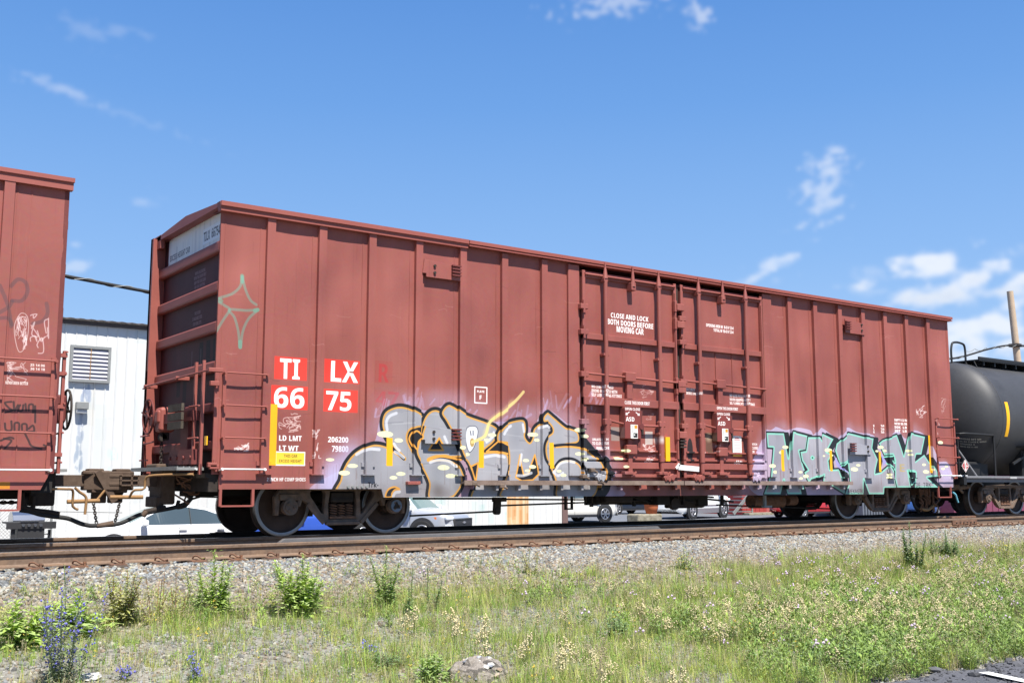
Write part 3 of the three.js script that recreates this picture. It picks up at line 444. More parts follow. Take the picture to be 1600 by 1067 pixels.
const frameFlange = joined([[-1, 1].map((s) => bar(V(0.62 * s, 0.5, 1.09), V(0.33 * s, 0.2, 1.09), 0.035, 0.06)), box(-0.3, 0.3, 0.165, 0.22, 1.05, 1.12, 0.012), box(-1.0, 1.0, 0.735, 0.79, 1.06, 1.12, 0.015)]);
function spring(x, y0, y1, r, z) { const q = []; for (let i = 0; i <= 44; i++) { const a = (i / 44) * Math.PI * 2 * 5; q.push(V(x + Math.cos(a) * r, mix(y0, y1, i / 44), z + Math.sin(a) * r)); } return new THREE.TubeGeometry(new THREE.CatmullRomCurve3(q), 88, 0.013, 5); }
const springGeo = joined([spring(0, 0.3, 0.5, 0.055, 0)]);
const bolsterGeo = joined([box(-0.2, 0.2, 0.52, 0.68, -1.07, 1.07, 0.02), box(-0.19, 0.19, 0.555, 0.57, 1.07, 1.1)]);
const boxGeo = joined([disc(0.125, 0.11, 22).translate(0, 0.457, 1.1), disc(0.085, 0.03, 18).translate(0, 0.457, 1.16), [0, 1, 2].map((i) => disc(0.02, 0.03, 6).translate(0.055 * Math.cos(i * 2.1), 0.457 + 0.055 * Math.sin(i * 2.1), 1.18)), box(-0.17, 0.17, 0.56, 0.66, 0.95, 1.13, 0.015)]);
const rimBlue = std({ color: new THREE.Color(0.16, 0.2, 0.27), roughness: 0.5, metalness: 0.3 });
function makeTruck(parent, cx, base, m = {}) {
  const t = sub('truck', parent), h = base / 2, o = origin.get(parent);
  t.position.set(cx - o.x, 0, -o.z); origin.set(t, V(0, 0, 0));
  const k = h / 0.93;
  for (const s of [-1, 1]) for (const q of [1, -1]) {
    const w = part('wheel', (q > 0 ? wheelBody.clone() : wheelBody.clone().rotateY(Math.PI)).translate(s * h, 0.457, q * 0.8), M.wheel, t);
    void w;
  }
  for (const s of [-1, 1]) for (const q of [1, -1]) { const f = (g) => (q > 0 ? g.clone() : g.clone().rotateY(Math.PI)).translate(s * h, 0.457, q * 0.8); part('wheel_rim', f(wheelRimGeo), M.wheelRim, t); part('wheel_tread', f(treadGeo), M.tread, t); }
  for (const s of [-1, 1]) part('axle', rod(V(s * h, 0.457, -1.0), V(s * h, 0.457, 1.0), 0.08, 14), M.castDark, t);
  for (const q of [1, -1]) {
    const f = (g) => { const c = g.clone().scale(k, 1, 1); return q > 0 ? c : c.rotateY(Math.PI); };
    part('side_frame', [f(sideFrameGeo), f(frameFlange)], M.cast, t);
    for (const s of [-1, 1]) part('bearing', boxGeo.clone().rotateY(q > 0 ? 0 : Math.PI).translate(s * h, 0, 0), s > 0 && m.blueCap ? M.cast : M.cast, t);
    for (const i of [-1, 0, 1]) part('spring', springGeo.clone().translate(i * 0.14, 0, q * 1.02), M.rust, t);
    part('spring_seat', box(-0.23, 0.23, 0.265, 0.3, q * 0.95, q * 1.1), M.rust, t);
  }
  part('bolster', bolsterGeo.clone(), M.castDark, t);
  part('brake_beam', [-1, 1].flatMap((s) => [box(s * 0.38 - 0.05, s * 0.38 + 0.05, 0.36, 0.46, -0.75, 0.75), [-1, 1].map((q) => box(s * 0.44 - 0.03, s * 0.44 + 0.03, 0.3, 0.56, q * 0.8 - 0.05, q * 0.8 + 0.05))]), M.castDark, t);
  if (m.blueCap) { part('end_cap', disc(0.1, 0.02, 22).translate(h, 0.457, 1.18), rimBlue, t); part('cap_plate', poly([[-0.065, -0.035], [0.065, -0.035], [0, 0.075]], 0, 0.012).translate(h, 0.45, 1.192), M.castDark, t); }
  return t;
}

// ---------------------------------------------------------------- small hardware
function ladder(parent, name, x0, x1, ys, z, y0, y1, mat, stand = 0.1, whiteLowest = false) {
  const t = sub(name, parent);
  for (const x of [x0, x1]) if (y0 < y1) part('stile', [box(x - 0.025, x + 0.025, y0, y1, z, z + 0.03)], mat, t);
  ys.forEach((y, i) => part('rung', [rod(V(x0 - 0.03, y, z + stand), V(x1 + 0.03, y, z + stand), 0.0125, 7), [x0 - 0.02, x1 + 0.02].map((x) => [bar(V(x, y - 0.02, z), V(x, y, z + stand), 0.03, 0.016), disc(0.022, 0.03, 6).translate(x, y, z + stand)])], whiteLowest && i === 0 ? M.whiteP : mat, t));
  return t;
}
function airHose(parent, q, r = 0.032) { return part('air_hose', tube(q, r, 40, 9), M.rubber, parent); }
function chainGeo(a, b, link = 0.05) {
  const n = Math.max(2, Math.round(a.distanceTo(b) / (link * 0.72))), d = b.clone().sub(a).normalize(), out = [];
  for (let i = 0; i < n; i++) { const g = new THREE.TorusGeometry(link * 0.36, 0.008, 5, 10); g.scale(1, 1.4, 1); g.rotateY(i % 2 ? 0 : Math.PI / 2); g.applyQuaternion(new THREE.Quaternion().setFromUnitVectors(V(0, 1, 0), d)); const p = a.clone().lerp(b, (i + 0.5) / n); out.push(g.translate(p.x, p.y, p.z)); }
  return out;
}
function brakeWheel(parent, x, y, z, r, mat) {
  const g = [new THREE.TorusGeometry(r, 0.018, 7, 36), disc(0.05, 0.05, 14)];
  for (let i = 0; i < 6; i++) { const a = (i * Math.PI) / 3 + 0.2; g.push(bar(V(0, 0, 0), V(Math.cos(a) * r, Math.sin(a) * r, 0), 0.02, 0.03)); }
  return part('brake_wheel', g.map((q) => q.rotateY(Math.PI / 2).translate(x, y, z)), mat, parent);
}
// a coupler head at the tip of its shank, facing +x
const knuckleOutline = [[-0.26, -0.1], [-0.18, -0.17], [0.02, -0.17], [0.1, -0.1], [0.26, -0.12], [0.3, -0.02], [0.2, 0.04], [0.06, 0.02], [0.02, 0.08], [0.1, 0.17], [0.24, 0.2], [0.24, 0.25], [0.04, 0.25], [-0.14, 0.16], [-0.26, 0.1]];
function couplerHead(parent, x, dir, y = 0.86) {
  const head = poly(knuckleOutline, -0.14, 0.14, [], 0.015).rotateX(Math.PI / 2), lock = joined([box(-0.12, 0.08, -0.33, -0.12, -0.07, 0.07, 0.02), box(-0.2, 0.02, 0.13, 0.18, -0.14, 0.1, 0.02), box(-0.16, 0.14, -0.18, -0.12, -0.16, 0.16, 0.02), box(0.05, 0.26, 0.04, 0.1, 0.12, 0.26, 0.02), box(0.05, 0.26, -0.08, -0.02, 0.12, 0.26, 0.02), box(-0.3, 0.1, 0.09, 0.15, 0.1, 0.16, 0.02)]);
  const f = (g) => (dir > 0 ? g : g.rotateY(Math.PI)).translate(x, y, 0);
  part('coupler_head', [f(head), f(lock)], M.coupler, parent);
  part('coupler_shank', box(x - dir * 0.24, x - dir * 1.25, y - 0.085, y + 0.085, -0.075, 0.075, 0.01), M.coupler, parent);
}

// ---------------------------------------------------------------- the red boxcar
const BX0 = 5.63, BX1 = 24.72, EAVE = 4.87, TOP = 5.0, BC = (BX0 + BX1) / 2;
const boxcar = thing('boxcar', 'red graffiti-covered boxcar with two plug doors in the middle of the train', 'boxcar', BC, 0, 0);
const wave = (x, y) => 0.011 * Math.sin(y * 3.1 + x * 1.3) * Math.sin(x * 0.9 + 1) + 0.016 * fbm(x * 0.9, y * 0.8, 4, 3);
function sideSheet(x0, x1, y0, y1, z, nx = 8, ny = 40) {   // rolled sheet, a little bulged and dented between its ribs
  const g = new THREE.PlaneGeometry(x1 - x0, y1 - y0, nx, ny).translate((x0 + x1) / 2, (y0 + y1) / 2, z), p = g.attributes.position;
  for (let i = 0; i < p.count; i++) { const x = p.getX(i), y = p.getY(i), e = Math.sin(Math.PI * clamp((x - x0) / (x1 - x0), 0, 1)) * Math.sin(Math.PI * clamp((y - y0) / (y1 - y0), 0, 1)) ** 0.4; p.setZ(i, z + e * (wave(x, y) * 1.5 - 0.004)); }
  g.computeVertexNormals(); return g;
}
const ribsL = [6.35, 7.22, 8.11, 9.0, 9.885, 10.77, 11.66], ribsR = [18.47, 19.345, 20.225, 21.085, 21.94, 22.8, 23.7], RW = 0.145;
function rib(x, y0, y1) {                                 // pressed hat-section post
  const o = [[x - 0.002, SIDE - 0.01], [x + 0.002, SIDE + 0.066], [x + RW - 0.012, SIDE + 0.066], [x + RW + 0.008, SIDE - 0.01]];
  return poly(o.map((p) => [p[0], -p[1]]), y0, y1, [], 0.003).rotateX(-Math.PI / 2);
}
const seamStrip = (x, y0, y1) => box(x - 0.006, x + 0.006, y0, y1, SIDE - 0.01, SIDE + 0.004);
function sidePanels(edges, half, y0) {
  for (let i = 0; i < edges.length - 1; i++) {
    const [a, b] = [edges[i], edges[i + 1]];
    part('side_panel', onSide([sideSheet(a, b, y0, EAVE + 0.05, SIDE), seamStrip(a + 0.075, y0 + 0.02, EAVE), seamStrip(b - 0.085, y0 + 0.02, EAVE)], half), paintMat[half], boxcar, true);
  }
}
sidePanels([BX0, ...ribsL.map((x) => x + (x > 0 ? 0 : 0)), 12.4], 0, 1.1);
sidePanels([17.8, ...ribsR, BX1], 1, 1.1);
for (const x of ribsL) part('side_post', onSide([rib(x, 0.965, EAVE + 0.02), box(x - 0.05, x - 0.004, 1.085, 1.15, SIDE, SIDE + 0.03), box(x + RW + 0.004, x + RW + 0.05, 1.085, 1.15, SIDE, SIDE + 0.03), box(x - 0.05, x + RW + 0.05, 0.95, 0.965, SIDE, SIDE + 0.08)], 0), paintMat[0], boxcar, true);
for (const x of ribsR) part('side_post', onSide([rib(x, 0.965, EAVE + 0.02), box(x - 0.05, x - 0.004, 1.085, 1.15, SIDE, SIDE + 0.03), box(x + RW + 0.004, x + RW + 0.05, 1.085, 1.15, SIDE, SIDE + 0.03), box(x - 0.05, x + RW + 0.05, 0.95, 0.965, SIDE, SIDE + 0.08)], 1), paintMat[1], boxcar, true);
part('door_post', onSide([box(12.29, 12.56, 0.95, EAVE + 0.02, SIDE - 0.05, SIDE + 0.055, 0.02)], 0), paintMat[0], boxcar, true);
part('door_post', onSide([box(17.66, 17.95, 0.95, EAVE + 0.02, SIDE - 0.05, SIDE + 0.055, 0.02)], 1), paintMat[1], boxcar, true);
// side sill: deeper between the trucks
const sillL = [[5.74, 0.735], [8.44, 0.735], [8.48, 0.6], [15.1, 0.585], [15.1, 1.12], [5.66, 1.12], [5.66, 1.0], [5.74, 1.0]], sillR = [[15.1, 0.585], [21.72, 0.575], [21.78, 0.735], [24.58, 0.735], [24.6, 1.0], [24.7, 1.0], [24.7, 1.12], [15.1, 1.12]];
part('side_sill', onSide([poly(sillL, SIDE - 0.02, SIDE + 0.006)], 0), paintMat[0], boxcar, true);
part('side_sill', onSide([poly(sillR, SIDE - 0.02, SIDE + 0.006)], 1), paintMat[1], boxcar, true);
// eave: a stepped fascia, heavier over the first bays
part('roof_edge', onSide([poly([[BX0 - 0.04, EAVE], [10.02, EAVE], [10.02, TOP + 0.01], [BX0 - 0.06, TOP + 0.01]], SIDE - 0.03, SIDE + 0.1), box(BX0 - 0.05, 10.02, TOP - 0.055, TOP + 0.015, SIDE + 0.09, SIDE + 0.13)], 0), M.red, boxcar);
part('roof_edge', [box(10.03, BX1 + 0.02, EAVE + 0.035, TOP - 0.02, SIDE - 0.03, SIDE + 0.1), box(10.03, BX1 + 0.03, TOP - 0.05, TOP + 0.012, SIDE + 0.08, SIDE + 0.135), box(10.03, BX1 + 0.02, EAVE + 0.035, EAVE + 0.055, SIDE + 0.09, SIDE + 0.13)], M.red, boxcar);
{ // roof, far side, floor
  const pr = [[-1.55, TOP - 0.06], [1.55, TOP - 0.06], [1.55, TOP], [0, TOP + 0.1], [-1.55, TOP]];
  part('roof', swapXZ(poly(pr, BX0 - 0.05, BX1 + 0.02)), M.red, boxcar);
  for (let i = 0; i < 20; i++) part('roof_rib', swapXZ(poly([[-1.5, TOP], [1.5, TOP], [1.5, TOP + 0.012], [0, TOP + 0.112], [-1.5, TOP + 0.012]], BX0 + 0.5 + i * 0.94, BX0 + 0.56 + i * 0.94)), M.red, boxcar);
  part('far_side', box(BX0, BX1, 0.75, EAVE + 0.05, -1.5, -1.46), M.red, boxcar);
  for (let i = 0; i < 21; i++) part('side_post', box(BX0 + 0.6 + i * 0.885, BX0 + 0.745 + i * 0.885, 0.95, EAVE, -1.56, -1.5), M.red, boxcar);
  part('floor', box(BX0 + 0.05, BX1 - 0.05, 0.98, 1.06, -1.44, 1.4), M.grime, boxcar);
  part('center_sill', [box(BX0 + 0.1, BX1 - 0.1, 0.62, 0.98, -0.2, 0.2), box(BX0 + 2.0, BX0 + 2.65, 0.8, 0.98, -1.3, 1.3), box(BX1 - 2.65, BX1 - 2.0, 0.8, 0.98, -1.3, 1.3), ...[10.6, 12.4, 14.2, 16, 17.8, 19.6].map((x) => box(x, x + 0.15, 0.66, 0.98, -1.4, 1.4))], M.grime, boxcar);
}
// ---- placard boards
function placardBoard(x0, x1, y0, y1, half, endLeft) {
  const h = y1 - y0, o = endLeft ? [[x0, y0], [x1, y0 + 0.0], [x1, y1 - 0.06], [x0 + 0.1, y1], [x0, y1]] : [[x0 + 0.04, y0], [x1, y0], [x1, y1 - 0.04], [x0, y1 + 0.02], [x0 - 0.03, y0 + 0.06], [x0 + 0.04, y0 + 0.06]];
  part('placard_board', onSide([poly(o, SIDE + 0.066, SIDE + 0.09, [], 0.003)], half), paintMat[half], boxcar, true);
  const bx = endLeft ? x0 + 0.08 : x1 - 0.1;
  part('board_bracket', [0, 1, 2, 3].map((i) => box(bx - 0.1, bx + 0.08, y0 + h * 0.25 + i * 0.055, y0 + h * 0.25 + i * 0.055 + 0.024, SIDE + 0.09, SIDE + 0.14)), M.redDark, boxcar);
  for (const yy of [0.3, 0.72]) part('bolt', disc(0.025, 0.03, 10).translate(endLeft ? x1 - 0.12 : x0 + 0.2, y0 + h * yy, SIDE + 0.1), M.castDark, boxcar);
}
{ const a = onZ(657, 432, SIDE), b = onZ(716, 408, SIDE); placardBoard(a.x + 0.02, b.x, a.y - 0.01, a.y + 0.27, 0, false);
  const c = onZ(655, 693, SIDE), d = onZ(716, 665, SIDE); placardBoard(c.x + 0.02, d.x, c.y, c.y + 0.27, 0, false);
  const e = onZ(1317, 519, SIDE), f = onZ(1346, 500, SIDE); placardBoard(e.x, f.x, e.y - 0.02, e.y + 0.3, 1, true);
  const g = onZ(1325, 710, SIDE), h = onZ(1356, 692, SIDE); placardBoard(g.x, h.x, g.y, g.y + 0.26, 1, true); }
part('side_step', [box(...(() => { const a = onZ(633, 757.5, SIDE), b = onZ(653, 752, SIDE); return [a.x, b.x, a.y, b.y]; })(), SIDE, SIDE + 0.09, 0.01)], paintMat[0], boxcar);
// bolts along the sill of the first truck
for (let i = 0; i < 5; i++) { const q = onZ(543 + i * 7.3, 760.5, SIDE); part('bolt', disc(0.022, 0.03, 10).translate(q.x, q.y, SIDE + 0.015), M.galv, boxcar); }

// ---- door track ledge with its gussets
const LY = 0.845;
const trackSegs = (x0, x1) => { const q = [box(x0, x1, LY - 0.05, LY + 0.03, SIDE + 0.115, SIDE + 0.135), box(x0, x1, LY - 0.02, LY + 0.012, SIDE + 0.085, SIDE + 0.115)]; for (let x = x0; x < x1 - 0.1; x += 0.475) q.push(box(x, Math.min(x1, x + 0.27), LY - 0.03, LY + 0.006, SIDE + 0.005, SIDE + 0.085)); return q; };
part('door_track', trackSegs(9.95, 15.1), std({ map: noiseTex(128, tint('#7d6a5e', 0.16, 5), true, 1), roughness: 0.8 }), boxcar);
part('door_track', trackSegs(15.125, 20.42), std({ map: noiseTex(128, tint('#857168', 0.16, 5), true, 1), roughness: 0.8 }), boxcar);
for (let i = 0; i < 22; i++) { const x = 10.15 + i * 0.475; part('track_gusset', onSide([box(x, x + 0.05, LY - 0.14, LY - 0.03, SIDE + 0.005, SIDE + 0.1)], x < 15 ? 0 : 1), paintMat[x < 15 ? 0 : 1], boxcar, true); }

// ---- the two plug doors
const stickerTex = (rows) => std({ map: canvasTex(64, 96, (c) => { c.fillStyle = '#e9e6e0'; c.fillRect(0, 0, 64, 96); rows(c); }), roughness: 0.6 });
const sticker = stickerTex((c) => { c.fillStyle = '#e08a1c'; c.fillRect(34, 4, 26, 24); c.fillStyle = '#222'; c.fillRect(24, 58, 36, 32); c.fillStyle = '#d8d5cf'; c.fillRect(28, 66, 12, 10); c.fillStyle = '#777'; for (let i = 0; i < 6; i++) c.fillRect(6, 10 + i * 8, 20, 3); });
const notice = stickerTex((c) => { c.fillStyle = '#c04a58'; c.fillRect(18, 8, 28, 5); c.fillRect(12, 16, 40, 4); c.fillStyle = '#d9a7ac'; for (let i = 0; i < 8; i++) c.fillRect(10, 28 + i * 7, 44, 3); c.fillStyle = '#e0a02a'; c.fillRect(0, 88, 64, 8); });
const asdTex = canvasTex(128, 192, (c) => { c.fillStyle = '#7e3832'; c.fillRect(0, 0, 128, 192); c.fillStyle = '#f0ebe6'; c.font = 'bold 23px Arial'; c.textAlign = 'center'; c.fillText('OPEN CLOSE', 64, 20, 124); c.font = 'bold 38px Arial'; c.fillText('ASD', 44, 88); c.lineWidth = 6; c.strokeStyle = '#f0ebe6'; for (const s of [-1, 1]) { c.beginPath(); c.moveTo(64 + s * 26, 30); c.lineTo(64 + s * 50, 44); c.stroke(); c.beginPath(); c.moveTo(64 + s * 58, 50); c.lineTo(64 + s * 38, 50); c.lineTo(64 + s * 54, 32); c.fill(); } });
const asdMat = std({ map: asdTex, roughness: 0.6 });
function planeUV(w, h, x, y, z) { return new THREE.PlaneGeometry(w, h).translate(x, y, z); }
function plugDoor(xa, xb, half, rods, boxX, opts) {
  const d = sub('door', boxcar), mat = paintMat[half], S = (g) => onSide(g, half), z = SIDE + 0.03;
  tag(d, opts.label);
  part('door_panel', S([sideSheet(xa, xb, 0.93, 4.8, z, 10, 40), box(xa, xb, 0.93, 4.8, z - 0.05, z - 0.02), ...[0.42, 0.62].map((k) => box(mix(xa, xb, k) - 0.006, mix(xa, xb, k) + 0.006, 2.45, 3.5, z - 0.01, z + 0.006))]), mat, d, true);
  const frame = [[xa, xa + 0.07, 0.93, 4.8, 0.06], [xb - 0.07, xb, 0.93, 4.8, 0.06], [xa, xb, 4.67, 4.76, 0.05], [xa, xb, 3.5, 3.61, 0.06], [xa, xb, 2.27, 2.42, 0.085], [xa, xb, 1.1, 1.22, 0.07], [xa, xb, 1.26, 1.3, 0.06], [xa, xb, 0.94, 1.0, 0.05], [xa + 0.1, xb - 0.05, 1.42, 1.455, 0.05]];
  for (const [x0, x1, y0, y1, dz] of frame) part('door_frame', S([box(x0, x1, y0, y1, z - 0.01, z + dz, 0.008)]), mat, d, true);
  part('lock_rod', S([rod(V(xa + 0.08, 2.85, z + 0.09), V(xb, 2.8, z + 0.09), 0.022, 8)]), mat, d, true);
  for (const x of rods) {
    part('lock_bar', S([rod(V(x, 1.02, z + 0.11), V(x, 4.72, z + 0.11), 0.042, 12), rod(V(x, 1.24, z + 0.11), V(x, 2.3, z + 0.11), 0.055, 12)]), mat, d, true);
    part('door_hanger', S([rod(V(x, 4.68, z + 0.11), V(x, 4.9, z + 0.11), 0.055, 12, 0.02), box(x - 0.05, x + 0.05, 4.62, 4.7, z, z + 0.14, 0.01), rod(V(x, 4.9, z + 0.11), V(x, 4.99, z + 0.11), 0.018)]), mat, d, true);
    part('guide_bracket', S([[1.75, 3.2].map((y) => box(x - 0.07, x + 0.07, y, y + 0.05, z, z + 0.13, 0.008))]), mat, d, true);
  }
  const xm = (rods[0] + rods[1]) / 2;
  part('door_hanger', S([rod(V(xm, 4.6, z + 0.12), V(xm, 4.9, z + 0.12), 0.05, 12, 0.022), box(xm - 0.06, xm + 0.06, 4.52, 4.68, z, z + 0.15, 0.015), rod(V(xm, 4.9, z + 0.12), V(xm, 4.99, z + 0.12), 0.018)]), mat, d, true);
  part('top_rod', S([rod(V(xa + 0.05, 4.73, z + 0.07), V(xb - 0.05, 4.73, z + 0.07), 0.025)]), mat, d, true);
  for (const [y, s] of [[4.1, 0], [3.62, 0], [2.83, 1], [1.95, 0]]) part('hinge', S([box(xa - 0.09, xa + 0.09, y - 0.05, y + 0.05, z, z + 0.12, 0.012), rod(V(xa, y - 0.12, z + 0.1), V(xa, y + 0.12, z + 0.1), 0.025)]), mat, d, true);
  for (const y of [2.83, 1.45]) part('rod_guide', S([box(boxX - 0.13, boxX + 0.13, y - 0.08, y + 0.1, z + 0.02, z + 0.13, 0.015)]), mat, d, true);
  part('operating_shaft', S([box(boxX - 0.07, boxX + 0.07, 2.42, 2.75, z + 0.02, z + 0.09, 0.01), box(boxX - 0.05, boxX + 0.05, 1.0, 1.7, z + 0.02, z + 0.08, 0.01)]), mat, d, true);
  // gear box with its lever plate
  part('operating_box', S([box(boxX - 0.2, boxX + 0.2, 1.66, 2.26, z, z + 0.15, 0.02)]), mat, d, true);
  part('operating_sign', planeUV(0.4, 0.59, boxX, 1.965, z + 0.153), asdMat, d, true);
  part('sticker', planeUV(0.18, 0.26, boxX + 0.03, 1.8, z + 0.157), sticker, d, true);
  part('operating_lever', S([bar(V(boxX + 0.2, 1.5, z + 0.1), V(boxX + 0.24, 2.2, z + 0.13), 0.035, 0.05), disc(0.06, 0.05, 12).translate(boxX + 0.22, 1.9, z + 0.14)]), M.redDark, d);
  part('latch', S([box(boxX + 0.2, boxX + 0.34, 1.74, 1.94, z + 0.03, z + 0.1, 0.02)]), M.castDark, d);
  part('lock_rod', S([rod(V(rods[0], 2.0, z + 0.1), V(boxX - 0.2, 1.94, z + 0.1), 0.022), rod(V(boxX + 0.25, 1.92, z + 0.1), V(rods[1], 1.92, z + 0.1), 0.022), [rods[0], rods[1]].map((x) => box(x - 0.08, x + 0.08, 1.9, 2.02, z + 0.06, z + 0.16, 0.02))]), mat, d, true);
  part('side_bar', S([rod(V(xb - 0.045, 1.3, z + 0.07), V(xb - 0.045, 4.6, z + 0.07), 0.02)]), mat, d, true);
  // cams and rollers on the track
  for (const x of opts.cams) part('roller_cam', S([poly([[-0.16, 0], [-0.1, 0.07], [0, 0.03], [0.1, 0.07], [0.16, 0], [0.1, -0.09], [0.05, -0.05], [0, -0.1], [-0.05, -0.05], [-0.1, -0.09]], 0, 0.09, [], 0.012).translate(x, LY + 0.1, z + 0.04), disc(0.035, 0.14, 14).translate(x - 0.07, LY + 0.08, z + 0.07), disc(0.035, 0.14, 14).translate(x + 0.07, LY + 0.08, z + 0.07)]), mat, d, true);
  part('lever_bracket', S([xa + 0.55, xa + 1.05, xb - 0.5].map((x) => [box(x - 0.12, x + 0.1, 0.99, 1.05, z, z + 0.14, 0.01), bar(V(x + 0.05, 0.96, z + 0.1), V(x + 0.2, 1.04, z + 0.1), 0.025, 0.03)])), mat, d, true);
  return d;
}
const door1 = plugDoor(12.6, 15.04, 0, [13.12, 14.51], 13.73, { label: 'left plug door with faded close and lock lettering', cams: [13.0, 14.7] });
const door2 = plugDoor(15.16, 17.6, 1, [15.62, 17.02], 16.22, { label: 'right plug door with a white notice', cams: [15.52, 17.2] });
{ const a = onZ(1041, 720.5, SIDE + 0.11), b = onZ(1047, 683, SIDE + 0.11); part('reflective_strip', box(a.x, b.x, a.y, b.y, SIDE + 0.02, SIDE + 0.11), M.yellow, door1); }
{ const q = onZ(1152, 697, SIDE + 0.05); part('notice', planeUV(0.27, 0.42, q.x, q.y, SIDE + 0.055), notice, door2, true);
  const a = onZ(1060, 730, SIDE + 0.1), b = onZ(1092, 733, SIDE + 0.1); part('white_tape', [bar(a, b, 0.03, 0.1), bar(a, onZ(1058, 727, SIDE + 0.1), 0.03, 0.13)], M.whiteP, door2); }
{ // centre seal between the doors and the far jamb
  part('door_seal', [box(15.05, 15.15, 0.95, 4.8, SIDE, SIDE + 0.02), box(17.61, 17.645, 0.95, 4.75, SIDE + 0.02, SIDE + 0.05)], M.castDark, boxcar);
  for (const y of [4.25, 3.9, 2.7, 2.6, 1.7]) part('centre_lock', onSide([box(15.0, 15.2, y, y + 0.14, SIDE + 0.06, SIDE + 0.16, 0.015), box(14.96, 15.02, y - 0.03, y + 0.2, SIDE + 0.05, SIDE + 0.13, 0.01)], 0), paintMat[0], boxcar, true);
  part('centre_lock', [0, 1, 2].map((i) => box(15.0, 15.16, 1.52 + i * 0.06, 1.55 + i * 0.06, SIDE + 0.08, SIDE + 0.17)), M.castDark, boxcar);
}
// little hooks along the track under the graffiti
for (const [px, py] of [[740, 756], [783, 760], [935, 752], [925, 735], [912, 745]]) { const q = onZ(px, py, SIDE + 0.1); part('track_hook', [box(q.x - 0.05, q.x + 0.05, q.y - 0.03, q.y + 0.04, SIDE + 0.02, SIDE + 0.15, 0.015), rod(V(q.x - 0.02, q.y + 0.02, SIDE + 0.12), V(q.x + 0.1, q.y - 0.04, SIDE + 0.14), 0.02)], M.cast, boxcar); }

// ---- ladders and steps
const lad = (pys, px, z) => pys.map((py) => onZ(px, py, z).y);
ladder(boxcar, 'ladder', onZ(348, 640, SIDE).x, onZ(410, 640, SIDE).x, lad([733, 683.5, 632.5, 581.5], 349, SIDE + 0.1), SIDE, 0.95, 2.5, M.red, 0.11, true);
ladder(boxcar, 'ladder', onZ(1461, 640, SIDE).x, onZ(1489, 640, SIDE).x, lad([743, 714, 683.5, 654], 1475, SIDE + 0.1), SIDE, 0.95, 2.35, M.red, 0.11, true);
const stirrup = (x0, x1, y0, y1, z) => [box(x0 - 0.02, x0 + 0.02, y0, y1, z - 0.03, z + 0.01), box(x1 - 0.02, x1 + 0.02, y0, y1, z - 0.03, z + 0.01), box(x0, x1, y0 - 0.012, y0 + 0.012, z - 0.05, z + 0.02)];
{ const a = onZ(343, 791, SIDE), b = onZ(394, 791, SIDE); part('sill_step', stirrup(a.x, b.x, a.y, 0.74, SIDE), M.red, boxcar); const c = onZ(1468, 777, SIDE), d = onZ(1487, 777, SIDE); part('sill_step', stirrup(c.x, d.x, c.y, 0.76, SIDE), M.red, boxcar); }

// ---- left end
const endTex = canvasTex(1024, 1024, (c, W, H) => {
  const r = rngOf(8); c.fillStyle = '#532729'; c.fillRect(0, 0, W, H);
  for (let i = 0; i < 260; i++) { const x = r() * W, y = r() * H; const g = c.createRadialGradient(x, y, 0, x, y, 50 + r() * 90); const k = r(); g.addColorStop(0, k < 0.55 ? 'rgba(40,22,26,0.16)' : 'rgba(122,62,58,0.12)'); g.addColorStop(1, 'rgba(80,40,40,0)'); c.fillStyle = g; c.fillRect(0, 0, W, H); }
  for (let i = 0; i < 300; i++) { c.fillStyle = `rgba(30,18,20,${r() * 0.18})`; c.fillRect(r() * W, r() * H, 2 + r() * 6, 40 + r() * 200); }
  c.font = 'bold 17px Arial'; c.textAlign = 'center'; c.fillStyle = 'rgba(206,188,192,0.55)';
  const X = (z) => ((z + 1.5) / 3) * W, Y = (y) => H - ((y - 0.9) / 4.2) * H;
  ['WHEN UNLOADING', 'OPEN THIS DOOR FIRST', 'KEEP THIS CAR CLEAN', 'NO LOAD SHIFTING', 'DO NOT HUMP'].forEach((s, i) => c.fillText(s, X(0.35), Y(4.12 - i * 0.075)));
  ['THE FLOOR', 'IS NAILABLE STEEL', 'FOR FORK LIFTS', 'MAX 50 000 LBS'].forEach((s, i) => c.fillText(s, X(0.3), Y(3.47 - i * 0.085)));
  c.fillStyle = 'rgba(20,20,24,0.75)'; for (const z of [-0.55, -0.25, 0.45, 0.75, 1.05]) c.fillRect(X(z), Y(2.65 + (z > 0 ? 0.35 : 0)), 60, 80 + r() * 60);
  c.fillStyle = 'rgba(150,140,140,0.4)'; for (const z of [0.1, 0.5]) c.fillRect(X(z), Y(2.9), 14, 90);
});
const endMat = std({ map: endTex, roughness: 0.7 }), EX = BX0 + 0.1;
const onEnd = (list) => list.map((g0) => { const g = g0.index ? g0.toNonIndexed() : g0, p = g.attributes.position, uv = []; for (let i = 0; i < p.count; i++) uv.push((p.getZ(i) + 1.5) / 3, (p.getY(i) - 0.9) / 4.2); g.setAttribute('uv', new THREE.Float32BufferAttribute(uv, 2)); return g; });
part('end_wall', onEnd([box(EX, EX + 0.05, 0.95, TOP - 0.02, -1.44, 1.44)]), endMat, boxcar, true);
